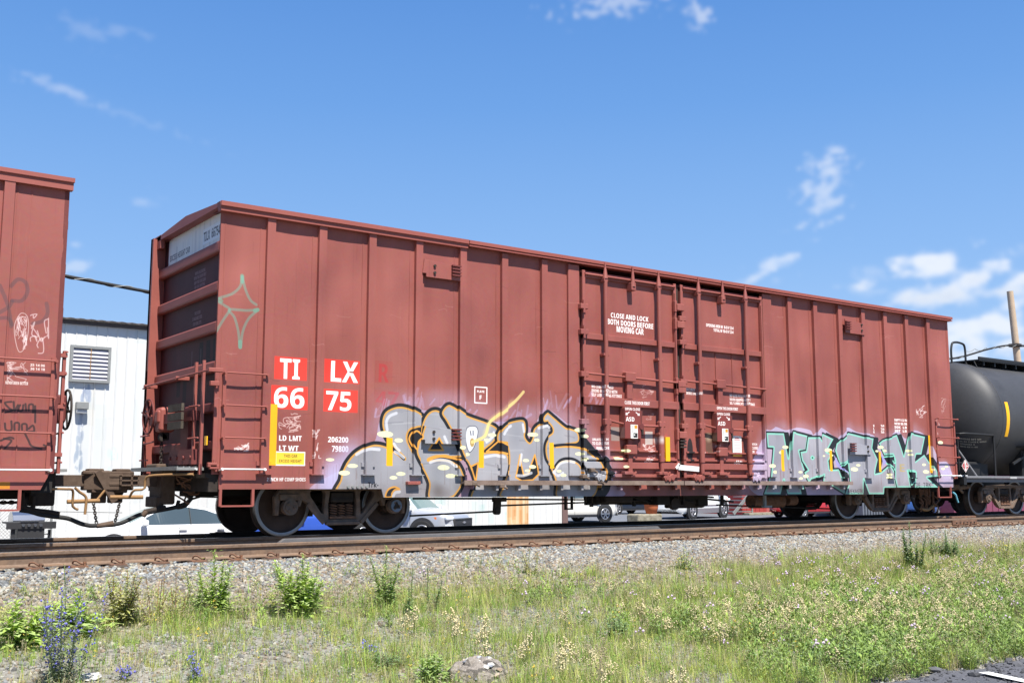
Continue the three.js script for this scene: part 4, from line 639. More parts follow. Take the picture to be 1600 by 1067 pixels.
{ const whiteEnd = std({ map: canvasTex(1024, 192, (c, W, H) => { c.fillStyle = '#f0ebe0'; c.fillRect(0, 0, W, H); const r = rngOf(9); for (let i = 0; i < 120; i++) { c.fillStyle = `rgba(${r() < 0.5 ? '150,150,150' : '225,228,226'},${r() * 0.16})`; c.fillRect(r() * W, r() * H * 0.5, 2 + r() * 26, H); }
    c.fillStyle = '#3a3b40'; c.font = 'bold 46px Arial'; c.fillText('EXCESS HEIGHT CAR', 30, 150, 380); c.fillStyle = '#eff0ee'; c.fillRect(640, 66, 330, 84); c.fillStyle = '#2c2d31'; c.font = 'bold 70px Arial'; c.fillText('TILX  667547', 652, 134, 306); }), roughness: 0.6 });
  const s = new THREE.Shape([[-1.22, 4.43], [1.42, 4.43], [1.42, 4.9], [0, 5.02], [-1.22, 4.93]].map((p) => new THREE.Vector2(...p))), g = new THREE.ShapeGeometry(s), p = g.attributes.position, uv = [];
  for (let i = 0; i < p.count; i++) uv.push((p.getX(i) + 1.22) / 2.64, (p.getY(i) - 4.43) / 0.57);
  g.setAttribute('uv', new THREE.Float32BufferAttribute(uv, 2)); g.rotateY(-Math.PI / 2); // faces -x, its x runs along +z
  part('end_sign_panel', g.translate(EX - 0.006, 0, 0), whiteEnd, boxcar, true);
}
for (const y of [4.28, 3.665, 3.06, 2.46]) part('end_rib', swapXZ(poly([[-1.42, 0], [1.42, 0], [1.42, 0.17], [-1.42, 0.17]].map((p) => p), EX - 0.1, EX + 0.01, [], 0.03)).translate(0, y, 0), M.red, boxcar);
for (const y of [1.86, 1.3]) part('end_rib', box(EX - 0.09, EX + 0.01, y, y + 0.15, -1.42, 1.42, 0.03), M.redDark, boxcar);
part('corner_post', [box(BX0 + 0.003, EX + 0.05, 0.95, TOP - 0.02, 1.42, SIDE - 0.022)], M.red, boxcar);
part('corner_post', [box(BX0 - 0.13, EX + 0.05, 0.95, TOP - 0.02, -1.5, -1.42), box(BX0 - 0.13, BX0 - 0.1, 0.95, TOP - 0.02, -1.5, -1.36), box(BX0 - 0.05, BX0 + 0.02, TOP - 0.2, TOP + 0.03, -1.6, -1.24)], M.red, boxcar);
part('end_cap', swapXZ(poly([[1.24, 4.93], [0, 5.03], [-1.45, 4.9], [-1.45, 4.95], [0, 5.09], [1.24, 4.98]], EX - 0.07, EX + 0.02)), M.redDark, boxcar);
part('end_sill', [box(BX0 - 0.02, BX0 + 0.2, 0.7, 0.97, -1.4, 1.4), box(BX0 - 0.06, BX0 - 0.02, 0.9, 0.97, -1.4, 1.4)], M.castDark, boxcar);
const E = (px, py, x = 5.45) => onX(px, py, x);
brakeWheel(boxcar, 5.33, E(231, 651, 5.33).y, E(231, 651, 5.33).z, 0.275, M.redDark);
{ const a = E(251, 656, 5.42); part('brake_housing', [box(5.36, 5.62, a.y - 0.2, a.y + 0.2, a.z - 0.17, a.z + 0.12, 0.06), box(5.33, 5.5, a.y - 0.07, a.y + 0.16, a.z - 0.1, a.z + 0.1, 0.05), rod(V(5.33, a.y, a.z - 0.15), V(5.45, a.y, a.z - 0.1), 0.03)], M.red, boxcar); part('brake_gear', [box(5.42, 5.55, a.y - 0.32, a.y - 0.2, a.z - 0.08, a.z + 0.05, 0.02), disc(0.06, 0.1, 14).translate(5.45, a.y - 0.28, a.z)], M.castDark, boxcar);
  part('brake_chain', chainGeo(V(5.45, a.y - 0.35, a.z - 0.02), V(5.45, a.y - 0.95, a.z), 0.065), M.castDark, boxcar); }
{ const a = E(277, 634), b = E(297, 672); part('wood_board', [0, 1, 2].map((i) => box(5.3, 5.34, b.y + 0.02 + (i * (a.y - b.y)) / 3, b.y + ((i + 1) * (a.y - b.y)) / 3, a.z, b.z)), M.wood, boxcar);
  const c = E(286, 710); part('brake_bracket', [box(5.46, 5.56, 1.0, 1.9, c.z - 0.2, c.z + 0.12), box(5.4, 5.52, 1.1, 1.32, c.z - 0.5, c.z + 0.5), box(5.42, 5.54, 1.75, 1.9, -0.9, 1.1), [0, 1, 2, 3].map((i) => disc(0.03, 0.04, 8).rotateY(Math.PI / 2).translate(5.4, 1.2, c.z - 0.45 + i * 0.3))], M.redDark, boxcar); }
{ const a = E(223, 735, 5.35), b = E(297, 726, 5.35); part('crossover_platform', [box(5.15, 5.55, a.y - 0.02, a.y + 0.02, a.z, b.z), ...[0, 1, 2, 3, 4].map((i) => box(5.15 + i * 0.09, 5.17 + i * 0.09, a.y + 0.02, a.y + 0.035, a.z, b.z))], M.galv, boxcar); }
{ const zN = 1.38, zI = E(300, 650).z, t = sub('ladder', boxcar);   // end ladder next to the corner
  for (const z of [zN, zI]) part('stile', box(5.46, 5.5, 0.95, 2.62, z - 0.025, z + 0.025), M.red, t);
  [[733, 1], [684, 0], [634, 0]].forEach(([py, w]) => { const y = E(310, py).y; part('rung', rod(V(5.42, y, zN + 0.03), V(5.42, y, zI - 0.08), 0.0135, 7), w ? M.whiteP : M.red, t); });
  part('grab_iron', [rod(E(226, 604, 5.42), E(327, 577.5, 5.42), 0.015), ...[[226, 604], [275, 591], [327, 577.5]].map(([a, b]) => { const q = E(a, b, 5.42); return box(5.4, 5.62, q.y - 0.03, q.y + 0.03, q.z - 0.03, q.z + 0.03, 0.01); })], M.red, boxcar);
  part('grab_iron', [rod(E(224, 694, 5.42), E(240, 690, 5.42), 0.014), rod(E(224, 690, 5.42), E(223, 736, 5.42), 0.014)], M.red, boxcar);
  part('far_ladder', [box(5.5, 5.56, 0.95, 2.7, -1.46, -1.38), ...[1.2, 1.6, 2.0, 2.4].map((y) => rod(V(5.46, y, -1.45), V(5.46, y, -1.0), 0.013))], M.red, boxcar);
  for (const [px, py] of [[333, 600], [332, 730], [329, 727]]) { const q = onZ(px + 4, py, SIDE); part('corner_bracket', [box(q.x - 0.1, q.x + 0.04, q.y - 0.03, q.y + 0.04, SIDE - 0.02, SIDE + 0.05, 0.01), rod(V(q.x, q.y - 0.06, SIDE + 0.03), V(q.x, q.y + 0.08, SIDE + 0.03), 0.016)], M.red, boxcar); }
  const ye = E(322, 690); part('reflector', box(5.44, 5.455, ye.y - 0.05, ye.y + 0.08, ye.z - 0.06, ye.z + 0.03), M.yellow, boxcar); }
part('striker', [box(5.28, 5.5, 0.5, 1.06, -0.3, 0.3, 0.03), box(5.2, 5.4, 1.02, 1.12, -0.26, 0.26, 0.03), box(5.22, 5.34, 0.46, 0.62, -0.28, 0.28, 0.02)], M.coupler, boxcar);
couplerHead(boxcar, 4.66, -1);
part('coupler_pocket', [box(4.68, 4.92, 0.78, 0.94, 0.24, 0.262), ...[0.78, 0.85, 0.92].map((y) => box(4.66, 4.94, y, y + 0.025, 0.255, 0.3, 0.005)), ...[4.66, 4.82, 4.92].map((x) => box(x, x + 0.03, 0.78, 0.945, 0.255, 0.3, 0.005)), bar(V(4.35, 1.0, 0.22), V(4.62, 0.55, 0.2), 0.05, 0.1)], M.coupler, boxcar);
part('uncoupling_lever', [tube([V(4.75, 0.62, 0.5), V(4.78, 0.72, 0.6), V(4.9, 0.74, 0.7), V(4.92, 0.92, 0.75), V(5.2, 0.95, 1.2), V(5.4, 0.95, 1.35)], 0.018), rod(V(4.5, 0.62, 0.4), V(4.95, 0.62, 0.5), 0.03)], M.leverYellow, boxcar);
part('uncoupling_chain', chainGeo(V(4.75, 0.7, 0.12), V(4.62, 0.2, 0.25), 0.05), M.castDark, boxcar);
const HZ = 0.32, hosePt = (px, py) => onZ(px, py, HZ);
airHose(boxcar, [hosePt(300, 760), hosePt(296, 782), hosePt(275, 792), hosePt(240, 799), hosePt(215, 805), hosePt(192, 816), hosePt(175, 820), hosePt(152, 821)]);
part('glad_hand', [rod(hosePt(176, 818), hosePt(150, 822), 0.045, 10, 0.035), rod(hosePt(228, 799), hosePt(222, 806), 0.045, 10)], M.coupler, boxcar);
part('angle_cock', [tube([hosePt(282, 770), hosePt(296, 778), hosePt(290, 790), hosePt(276, 793), hosePt(279, 782)], 0.028), rod(hosePt(225, 800), hosePt(258, 793), 0.04, 8), rod(hosePt(292, 782), hosePt(312, 776), 0.016), rod(hosePt(305, 776), hosePt(342, 777), 0.012)], M.castDark, boxcar);
{ const r = rngOf(14); part('rigging_tangle', Array.from({ length: 9 }, () => { const a = V(5.5 + r() * 0.3, 0.6 + r() * 0.45, 0.35 + r() * 0.35); return tube([a, a.clone().add(V(r() * 0.2 - 0.1, r() * 0.2 - 0.1, 0.1)), a.clone().add(V(r() * 0.4 - 0.2, r() * 0.3 - 0.2, 0.1)), a.clone().add(V(r() * 0.4 - 0.2, r() * 0.3 - 0.25, 0))], 0.014, 12, 5); }), M.rust, boxcar); }

// ---- right end and what hangs there
part('end_wall', box(BX1 - 0.12, BX1 - 0.05, 0.95, TOP - 0.02, -1.44, 1.44), M.red, boxcar);
part('corner_post', [box(BX1 - 0.06, BX1, 0.95, TOP - 0.02, 1.42, SIDE + 0.002)], M.red, boxcar);
for (const y of [4.28, 3.665, 3.06, 2.46, 1.86, 1.3]) part('end_rib', box(BX1 - 0.06, BX1 + 0.04, y, y + 0.17, -1.42, 1.42, 0.03), M.red, boxcar);
part('end_sill', [box(BX1 - 0.2, BX1, 0.7, 0.97, -1.4, 1.4)], M.castDark, boxcar);
couplerHead(boxcar, 25.3, 1, 0.78);
part('end_bar', bar(onZ(1489, 743.5, 1.5), onZ(1512, 743.5, 1.2), 0.03, 0.035), M.whiteP, boxcar);
{ const r = rngOf(15), q = (a, b, z = 0.9) => onZ(a, b, z);
  airHose(boxcar, [q(1424, 775), q(1430, 790), q(1440, 796), q(1452, 795), q(1464, 786), q(1470, 778)], 0.03);
  part('coiled_hose_guard', [tube([q(1436, 794), q(1450, 796.5), q(1462, 788)], 0.042)], M.leverYellow, boxcar);
  part('brake_rigging', [...[[1437, 764, 1441, 786], [1446, 766, 1449, 796], [1452, 764, 1453, 784], [1458, 768, 1460, 800]].map(([a, b, d, e]) => rod(q(a, b), q(d, e), 0.03)), box(q(1440, 772).x, q(1455, 770).x, 0.55, 0.7, 0.6, 0.9, 0.02), ...Array.from({ length: 8 }, () => { const a = q(1436 + r() * 26, 768 + r() * 22, 0.95); return tube([a, a.clone().add(V(0.1, -0.1, 0.05)), a.clone().add(V(0.2 * r(), -0.25, 0))], 0.015, 8, 5); })], M.rust, boxcar);
  part('blue_cable', tube([q(1489, 769, 1.2), q(1494, 773, 1.2), q(1496, 779, 1.2), q(1498, 785, 1.2)], 0.025, 16, 6), std({ color: new THREE.Color('#6fb3c6'), roughness: 0.6 }), boxcar); }

// ---- underframe
part('air_reservoir', [rod(V(14.3, 0.53, 0.55), V(15.3, 0.53, 0.55), 0.13, 18), rod(V(14.26, 0.53, 0.55), V(14.3, 0.53, 0.55), 0.09, 18, 0.13), box(13.7, 16.2, 0.5, 0.62, 0.2, 0.9)], M.grime, boxcar);
part('brake_valve', [box(13.4, 14.0, 0.42, 0.6, 0.6, 0.95, 0.03), box(14.9, 15.25, 0.4, 0.6, 0.75, 1.05, 0.03), box(16.2, 16.5, 0.36, 0.6, 0.5, 0.9, 0.03), ...[0, 1, 2, 3, 4, 5, 6].map((i) => rod(V(13.2 + i * 0.55, 0.5 + (i % 3) * 0.04, 0.9), V(13.7 + i * 0.6, 0.44 + (i % 2) * 0.1, 0.85), 0.02)), ...[13.3, 14.4, 15.6, 16.9].map((x) => box(x, x + 0.06, 0.38, 0.62, 0.85, 0.9))], M.grime, boxcar);
part('brake_cylinder', [rod(V(15.8, 0.45, 0.7), V(16.5, 0.45, 0.7), 0.13, 16), box(15.6, 16.1, 0.32, 0.5, 0.5, 0.8, 0.03), disc(0.12, 0.1, 14).translate(15.4, 0.42, 1.0), box(13.5, 14.2, 0.46, 0.58, 0.8, 1.1, 0.02)], M.castDark, boxcar);
part('brake_rod', [rod(onZ(640, 806, 0.9), onZ(775, 799, 0.9), 0.016), rod(onZ(783, 790, 0.9), onZ(1000, 782, 0.9), 0.016), rod(onZ(645, 779, 0.9), onZ(790, 779, 0.9), 0.018), rod(onZ(790, 780, 0.9), onZ(935, 781, 0.9), 0.016), rod(onZ(1120, 789, 0.9), onZ(1300, 795, 0.6), 0.016)], M.grime, boxcar);
part('brake_lever', [bar(onZ(777, 777, 0.95), onZ(776, 800, 0.95), 0.06, 0.14), disc(0.06, 0.1, 12).translate(...onZ(776, 799, 0.95).toArray()), box(onZ(771, 780, 0.95).x, onZ(789, 780, 0.95).x, 0.5, 0.58, 0.9, 1)], M.castDark, boxcar);
for (const [px, py] of [[890, 788], [921, 781], [1065, 783]]) { const a = onZ(px, py, 1.0); part('rod_hanger', [box(a.x - 0.09, a.x - 0.06, a.y - 0.09, 0.62, 0.95, 1.0), box(a.x + 0.06, a.x + 0.09, a.y - 0.09, 0.62, 0.95, 1.0), box(a.x - 0.09, a.x + 0.09, a.y - 0.1, a.y - 0.07, 0.95, 1.0)], M.castDark, boxcar); }
{ const a = onZ(1184, 781, 0.9), b = onZ(1232, 779, 0.9), c = onZ(1250, 779, 0.9); part('air_tank', [rod(V(a.x, 0.44, 0.7), V(b.x, 0.44, 0.7), 0.15, 20), rod(V(b.x, 0.44, 0.7), V(b.x + 0.09, 0.44, 0.7), 0.15, 20, 0.06)], M.rust, boxcar); part('air_tank', [rod(V(b.x + 0.12, 0.46, 0.75), V(c.x, 0.46, 0.75), 0.12, 20), rod(V(c.x, 0.46, 0.75), V(c.x + 0.06, 0.46, 0.75), 0.12, 20, 0.05)], M.rust, boxcar);
  const d = onZ(1197, 790, 1.2); part('drain_step', [box(d.x - 0.03, d.x + 0.03, d.y, 0.6, 1.15, 1.2), box(d.x - 0.06, d.x + 0.18, d.y - 0.04, d.y, 1.13, 1.22)], M.galv, boxcar); }
makeTruck(boxcar, 7.95, 1.86, { blueCap: true });
makeTruck(boxcar, 22.14, 1.9);

// ---------------------------------------------------------------- the next boxcar to the left, cut by the frame
const LX1 = 3.46, LX0 = -15.2;
const boxcar2 = thing('boxcar', 'red boxcar at the left edge of the photo, with black marker tags beside its ladder', 'boxcar', (LX0 + LX1) / 2, 0, 0);
{
  const PXL = 1.4, PWL = 2.1;
  const tagMat = std({ map: canvasTex(1024, 2048, (c, W, H) => {
    const k = W / PWL, ky = H / PH; c.fillStyle = '#925046'; c.fillRect(0, 0, W, H); c.setTransform(k, 0, 0, -ky, -PXL * k, H + PY0 * ky); c.lineCap = c.lineJoin = 'round';
    const r = rngOf(61), L = (a, b) => { const v = onZ(a, b, SIDE); return [v.x, v.y]; }, Z = (u, v) => L(u / 2.964, 540 + v / 2.964), Z1 = (u, v) => L(u / 3.333, 240 + v / 3.333);
    for (let i = 0; i < 120; i++) spray(c, 1.4 + r() * 2.1, 0.5 + r() * 4.6, 0.2 + r() * 0.6, r() < 0.5 ? '126,60,55' : '164,94,86', 0.06);
    for (let i = 0; i < 90; i++) { c.fillStyle = `rgba(${r() < 0.6 ? '70,28,26' : '190,120,108'},${0.03 + r() * 0.06})`; c.fillRect(1.4 + r() * 2.1, 0.7 + r() * 4, 0.006 + r() * 0.014, 0.2 + r()); }
    c.strokeStyle = '#4a3c44'; c.globalAlpha = 0.4; c.lineWidth = 0.05; for (const s of ['-10,690 20,760 45,830 55,900', '55,690 90,655 130,670 140,720 110,765 60,765', '-10,830 40,800 60,770', '240,780 245,830 220,870 170,885', '-10,860 40,860 60,890']) { smooth(c, pts(s, Z1), false); c.stroke(); }
    c.globalAlpha = 0.68; c.strokeStyle = '#231a1c'; c.lineWidth = 0.026;
    for (const s of ['50,260 20,265 40,290 55,300 20,310', '60,260 65,300 80,275', '90,275 80,300 100,300 105,275', '115,270 118,300', '130,300 132,275 150,275 150,310', '160,280 160,355', '20,360 25,390 50,390 50,350', '65,390 66,360 85,360 85,390', '100,390 100,365 120,365 122,392', '130,385 150,370 155,395 130,400 165,402', '0,440 40,425 60,430', '20,475 50,440 15,430', '110,400 130,440 145,465 190,478', '200,460 220,470']) { smooth(c, pts(s, Z), false); c.stroke(); }
    c.strokeStyle = '#d9c4c2'; c.lineWidth = 0.011; c.globalAlpha = 0.6;
    smooth(c, pts('85,860 110,830 140,850 145,920 125,1010 95,1030 75,960 72,900', Z1)); c.stroke();
    c.globalAlpha = 1; scribble(c, 24, 495, 41, 545, 62, 22, '#dcc8c6', 0.008, 0.6); scribble(c, 10, 566, 42, 598, 63, 12, '#dcc8c6', 0.009, 0.6); scribble(c, 47, 490, 75, 552, 64, 7, '#dcc8c6', 0.014, 0.6);
    c.fillStyle = '#dcc8c6'; ['25 14 06', '36 14 18'].forEach((s, i) => words(c, s, ...L(46, 572 + i * 6), 0.035, { alpha: 0.8 })); words(c, 'NEVER BEEN BETTER', ...L(7, 600), 0.04, { w: 0.28, alpha: 0.8 });
    quad(c, -6, 753, 14, 764, '#c98020');
    c.setTransform(1, 0, 0, 1, 0, 0);
  }), roughness: 0.58 });
  const S = (l) => [l].flat(9).map((g0) => { const g = g0.index ? g0.toNonIndexed() : g0, p = g.attributes.position, uv = []; for (let i = 0; i < p.count; i++) uv.push((p.getX(i) - PXL) / PWL, (p.getY(i) - PY0) / PH); g.setAttribute('uv', new THREE.Float32BufferAttribute(uv, 2)); return g; });
  const ribX = Array.from({ length: 21 }, (_, i) => 2.62 - i * 0.885);
  part('side_panel', S([sideSheet(2.62, LX1, 0.98, EAVE, SIDE), seamStrip(2.98, 1.0, EAVE), seamStrip(2.8, 1.0, EAVE)]), tagMat, boxcar2, true);
  part('side_panel', S([sideSheet(1.735, 2.62, 0.98, EAVE, SIDE)]), tagMat, boxcar2, true);
  for (let i = 1; i < 20; i++) part('side_panel', sideSheet(ribX[i + 1] ?? LX0, ribX[i], 0.98, EAVE, SIDE), M.red, boxcar2);
  ribX.forEach((x, i) => (i < 1 ? part('side_post', S([rib(x, 0.965, EAVE)]), tagMat, boxcar2, true) : part('side_post', rib(x, 0.965, EAVE), M.red, boxcar2)));
  part('side_sill', S([poly([[1.735, 0.735], [3.3, 0.735], [3.42, 0.98], [3.42, 1.05], [1.735, 1.05]], SIDE - 0.02, SIDE + 0.006)]), tagMat, boxcar2, true);
  part('side_sill', box(LX0, 1.735, 0.735, 1.05, SIDE - 0.02, SIDE + 0.006), M.red, boxcar2);
  part('roof_edge', [box(LX0, LX1 + 0.03, 4.83, 4.985, SIDE - 0.03, SIDE + 0.075), box(LX0, LX1 + 0.04, 4.94, 5.0, SIDE + 0.05, SIDE + 0.1)], M.red, boxcar2);
  part('roof', swapXZ(poly([[-1.55, 4.93], [1.55, 4.93], [1.55, 4.99], [0, 5.09], [-1.55, 4.99]], LX0, LX1 + 0.03)), M.red, boxcar2);
  part('far_side', box(LX0, LX1, 0.75, EAVE, -1.5, -1.46), M.red, boxcar2);
  part('end_wall', [box(LX1 - 0.12, LX1 - 0.06, 0.95, 4.95, -1.44, 1.44), box(LX1 - 0.06, LX1, 0.95, 4.93, 1.42, SIDE + 0.001), box(LX1 - 0.06, LX1, 0.95, 4.93, -1.5, -1.42)], M.redDark, boxcar2);
  for (const y of [4.28, 3.665, 3.06, 2.46, 1.86, 1.3]) part('end_rib', box(LX1 - 0.07, LX1 + 0.02, y, y + 0.17, -1.42, 1.42, 0.03), M.red, boxcar2);
  part('floor', [box(LX0, LX1 - 0.05, 0.95, 1.02, -1.44, 1.42), box(LX0, LX1 - 0.1, 0.6, 0.95, -0.25, 0.25), box(LX1 - 0.25, LX1, 0.7, 0.97, -1.4, 1.4)], M.grime, boxcar2);
  ladder(boxcar2, 'ladder', 2.2, onZ(78, 640, SIDE).x, lad([734.5, 677, 620.5, 563.5], 72, SIDE + 0.1), SIDE, 0.98, 2.5, M.red, 0.11, true);
  const c0 = V(LX1 + 0.06, 2.0, 1.36);   // the end ladder and grab irons seen edge-on past the corner
  part('end_ladder', [box(LX1 + 0.06, LX1 + 0.1, 0.95, 2.62, 1.3, 1.36), box(LX1 + 0.06, LX1 + 0.1, 0.95, 2.62, 0.9, 0.95), ...[1.1, 1.5, 1.9, 2.3, 2.6].map((y) => rod(V(LX1 + 0.1, y, 0.85), V(LX1 + 0.1, y, 1.4), 0.014)), ...[1.2, 1.85, 2.3, 2.55].map((y) => box(LX1, LX1 + 0.11, y - 0.02, y + 0.03, 1.32, 1.38))], M.red, boxcar2);
  const w = onZ(103, 640, 0.55); brakeWheel(boxcar2, w.x, w.y, 0.55, 0.28, M.castDark);
  part('brake_housing', [box(LX1, w.x - 0.03, w.y - 0.2, w.y + 0.2, 0.4, 0.7, 0.04)], M.redDark, boxcar2);
  part('sill_step', stirrup(2.4, 3.05, onZ(40, 797, SIDE).y, 0.74, SIDE), M.red, boxcar2);
  part('crossover_platform', box(LX1 - 0.02, LX1 + 0.3, 0.98, 1.02, -0.9, 0.9), M.galv, boxcar2);
  couplerHead(boxcar2, 4.46, 1);
  part('striker', [box(LX1 - 0.05, LX1 + 0.3, 0.5, 1.02, -0.3, 0.3, 0.03)], M.castDark, boxcar2);
  part('uncoupling_lever', [tube([V(3.3, 0.75, 1.3), V(3.75, 0.74, 0.9), V(3.9, 0.72, 0.7), V(3.92, 0.5, 0.65), V(4.0, 0.45, 0.62)], 0.018), tube([V(3.95, 0.76, 0.6), V(4.02, 0.7, 0.58), V(4.12, 0.62, 0.56), V(4.12, 0.38, 0.55)], 0.02), rod(V(3.9, 0.56, 0.4), V(4.35, 0.57, 0.4), 0.03), rod(V(4.3, 0.56, 0.4), V(4.42, 0.72, 0.4), 0.018)], M.leverYellow, boxcar2);
  part('uncoupling_chain', chainGeo(onZ(145, 785, 0.2), onZ(150, 818, 0.25), 0.05), M.castDark, boxcar2);
  airHose(boxcar2, [hosePt(30, 797), hosePt(45, 799), hosePt(62, 804), hosePt(82, 807), hosePt(105, 810), hosePt(125, 818), hosePt(140, 821.5), hosePt(152, 821)]);
  part('air_pipe', [tube([hosePt(26, 790), hosePt(50, 797), hosePt(75, 800), hosePt(92, 803)], 0.035), tube([hosePt(34, 770), hosePt(36, 792), hosePt(50, 794), hosePt(52, 775)], 0.035), rod(hosePt(-20, 786), hosePt(26, 785), 0.02)], M.castDark, boxcar2);
  part('brake_chain', chainGeo(hosePt(-5, 785), hosePt(26, 785), 0.07), M.castDark, boxcar2);
  makeTruck(boxcar2, 0.95, 1.86);
}

// ---------------------------------------------------------------- the black tank car to the right
const tank = thing('tank_car', 'black tank car behind the boxcar at the right edge, with a red hazard diamond', 'tank car', 32.5, 0, 0);
{
  const r0 = 1.54, cy = 2.6, xs = 26.95, xe = 39.5;
  const tankPaint = std({ map: noiseTex(512, (u, v) => { const n = tile(u, v, 5, 3) * 16 + tile(u, v, 50, 8, 2) * 9, d = Math.max(0, tile(u, v, 3, 40)) * 16; return [58 + n + d, 58 + n + d, 60 + n + d]; }, true, 3), roughness: 0.56 });
  const q = []; for (let i = 0; i <= 14; i++) { const a = (i / 14) * Math.PI / 2; q.push(new THREE.Vector2(Math.max(0.001, Math.sin(a) * r0), -0.72 * Math.cos(a))); }
  const head = new THREE.LatheGeometry(q, 64).rotateZ(-Math.PI / 2);
  part('tank_head', head.clone().translate(xs, cy, 0), tankPaint, tank);
  part('tank_head', head.clone().rotateY(Math.PI).translate(xe, cy, 0), tankPaint, tank);
  for (let i = 0; i < 5; i++) { const a = xs + (i * (xe - xs)) / 5, b = xs + ((i + 1) * (xe - xs)) / 5; part('tank_shell', new THREE.CylinderGeometry(r0, r0, b - a, 72, 1, true).rotateZ(Math.PI / 2).translate((a + b) / 2, cy, 0), tankPaint, tank); part('weld_seam', new THREE.TorusGeometry(r0, 0.008, 6, 72).rotateY(Math.PI / 2).translate(a, cy, 0), tankPaint, tank); }
  // reflective strip lies on the shell
  const sx = onZ(1573, 655, 1.48).x;
  const strip = new THREE.BufferGeometry(), pp = [], ii = [];
  for (let i = 0; i <= 16; i++) { const a = mix(R(-20.5), R(14), i / 16); for (const dx of [-0.075, 0.075]) pp.push(sx + dx, cy + Math.sin(a) * (r0 + 0.006), Math.cos(a) * (r0 + 0.006)); if (i) { const k = i * 2; ii.push(k - 2, k - 1, k, k, k - 1, k + 1); } }
  strip.setAttribute('position', new THREE.Float32BufferAttribute(pp, 3)); strip.setIndex(ii); strip.computeVertexNormals(); part('reflective_strip', strip, M.yellow, tank);
  // stencilled data
  const dataMat = std({ map: canvasTex(512, 256, (c) => { c.fillStyle = '#38383b'; c.fillRect(0, 0, 512, 256); c.fillStyle = '#b8b2a2'; c.font = 'bold 44px Arial'; ['BRIDGE DFT ON', '0S 84 CLASS C WHLS', 'SPRINGS G', 'BRG 6X11-8K'].forEach((s, i) => c.fillText(s, 14, 54 + i * 56)); }), roughness: 0.4 });
  { // lies on the curved head
    const onHead = (px, py) => { const d = ray(px, py), S = V(0.72, r0, r0), o = EYE.clone().sub(V(xs, cy, 0)).divide(S), e = d.clone().divide(S), A = e.dot(e), B = o.dot(e), C = o.dot(o) - 1, D = B * B - A * C, k = (-B - Math.sqrt(Math.max(D, 0))) / A, p = o.addScaledVector(e, k); return [Math.acos(clamp(-p.x, -1, 1)), Math.atan2(p.y, p.z)]; };
    const h = onHead(1526, 693), S = V(0.72, r0, r0), C = V(-Math.cos(h[0]), Math.sin(h[0]) * Math.sin(h[1]), Math.sin(h[0]) * Math.cos(h[1])), n = C.clone().divide(S).normalize(), u = V(0, 1, 0).cross(n).normalize(), v = n.clone().cross(u), P0 = C.clone().multiply(S), pos = [], uv = [], id = [], N = 10;
    for (let j = 0; j <= N; j++) for (let i = 0; i <= N; i++) { const q = P0.clone().addScaledVector(u, (i / N - 0.5) * 0.82).addScaledVector(v, (j / N - 0.5) * 0.32).divide(S).normalize().multiplyScalar(1.004).multiply(S); pos.push(xs + q.x, cy + q.y, q.z); uv.push(i / N, j / N); if (i && j) { const k = j * (N + 1) + i; id.push(k - N - 2, k - N - 1, k, k - N - 2, k, k - 1); } }
    const g2 = new THREE.BufferGeometry(); g2.setAttribute('position', new THREE.Float32BufferAttribute(pos, 3)); g2.setAttribute('uv', new THREE.Float32BufferAttribute(uv, 2)); g2.setIndex(id); g2.computeVertexNormals(); part('data_panel', g2, dataMat, tank, true);
  }
  // hazard diamond on its holder
  const placard = std({ map: canvasTex(256, 256, (c) => { c.fillStyle = '#e9e5e0'; c.fillRect(0, 0, 256, 256); c.fillStyle = '#a93230'; c.fillRect(14, 14, 228, 228); c.translate(128, 128); c.rotate(Math.PI / 4); c.fillStyle = '#f0ece6'; c.fillRect(-130, -38, 260, 72); c.fillStyle = '#16161a'; c.font = 'bold 66px Arial'; c.textAlign = 'center'; c.fillText('1993', 0, 22); c.fillStyle = '#f0ece6'; c.beginPath(); c.moveTo(0, -120); c.quadraticCurveTo(34, -80, 20, -54); c.lineTo(-22, -54); c.quadraticCurveTo(-28, -84, 0, -120); c.fill(); c.font = 'bold 40px Arial'; c.fillText('3', 0, 104); }), roughness: 0.5 });
  { const p = onZ(1508, 728, 1.38); part('hazard_placard', [new THREE.PlaneGeometry(0.235, 0.235).rotateZ(-Math.PI / 4).translate(p.x, p.y, 1.405)], placard, tank, true); part('placard_holder', [box(-0.13, 0.13, -0.13, 0.13, -0.012, 0.012).rotateZ(Math.PI / 4).translate(p.x, p.y, 1.388), box(p.x - 0.02, p.x + 0.02, 1.0, p.y - 0.1, 1.36, 1.38)], M.black, tank); }
  // end platform, sill, railing
  const px0 = 25.08, ye = 0.985;
  const deck = std({ map: noiseTex(256, tint('#77777a', 0.1, 6), true, 0.6), roughness: 0.7 });
  part('side_sill', [box(px0 + 0.2, 40.4, ye - 0.02, ye + 0.035, 1.22, 1.42, 0.006), box(px0 + 0.2, 40.4, ye - 0.12, ye - 0.025, 1.3, 1.34)], deck, tank);
  part('end_platform', [box(px0 + 0.2, 27.0, ye - 0.04, ye + 0.02, -1.42, 1.22), box(px0 + 0.1, px0 + 0.22, 0.8, ye, -1.4, 1.4)], M.black, tank);
  part('center_sill', [box(px0 + 0.2, 40, 0.62, 0.94, -0.28, 0.28), box(26.2, 27.2, 0.94, 1.4, -0.9, 0.9, 0.05), box(px0 + 0.05, px0 + 0.35, 0.5, 1.0, -0.3, 0.3)], M.black, tank);
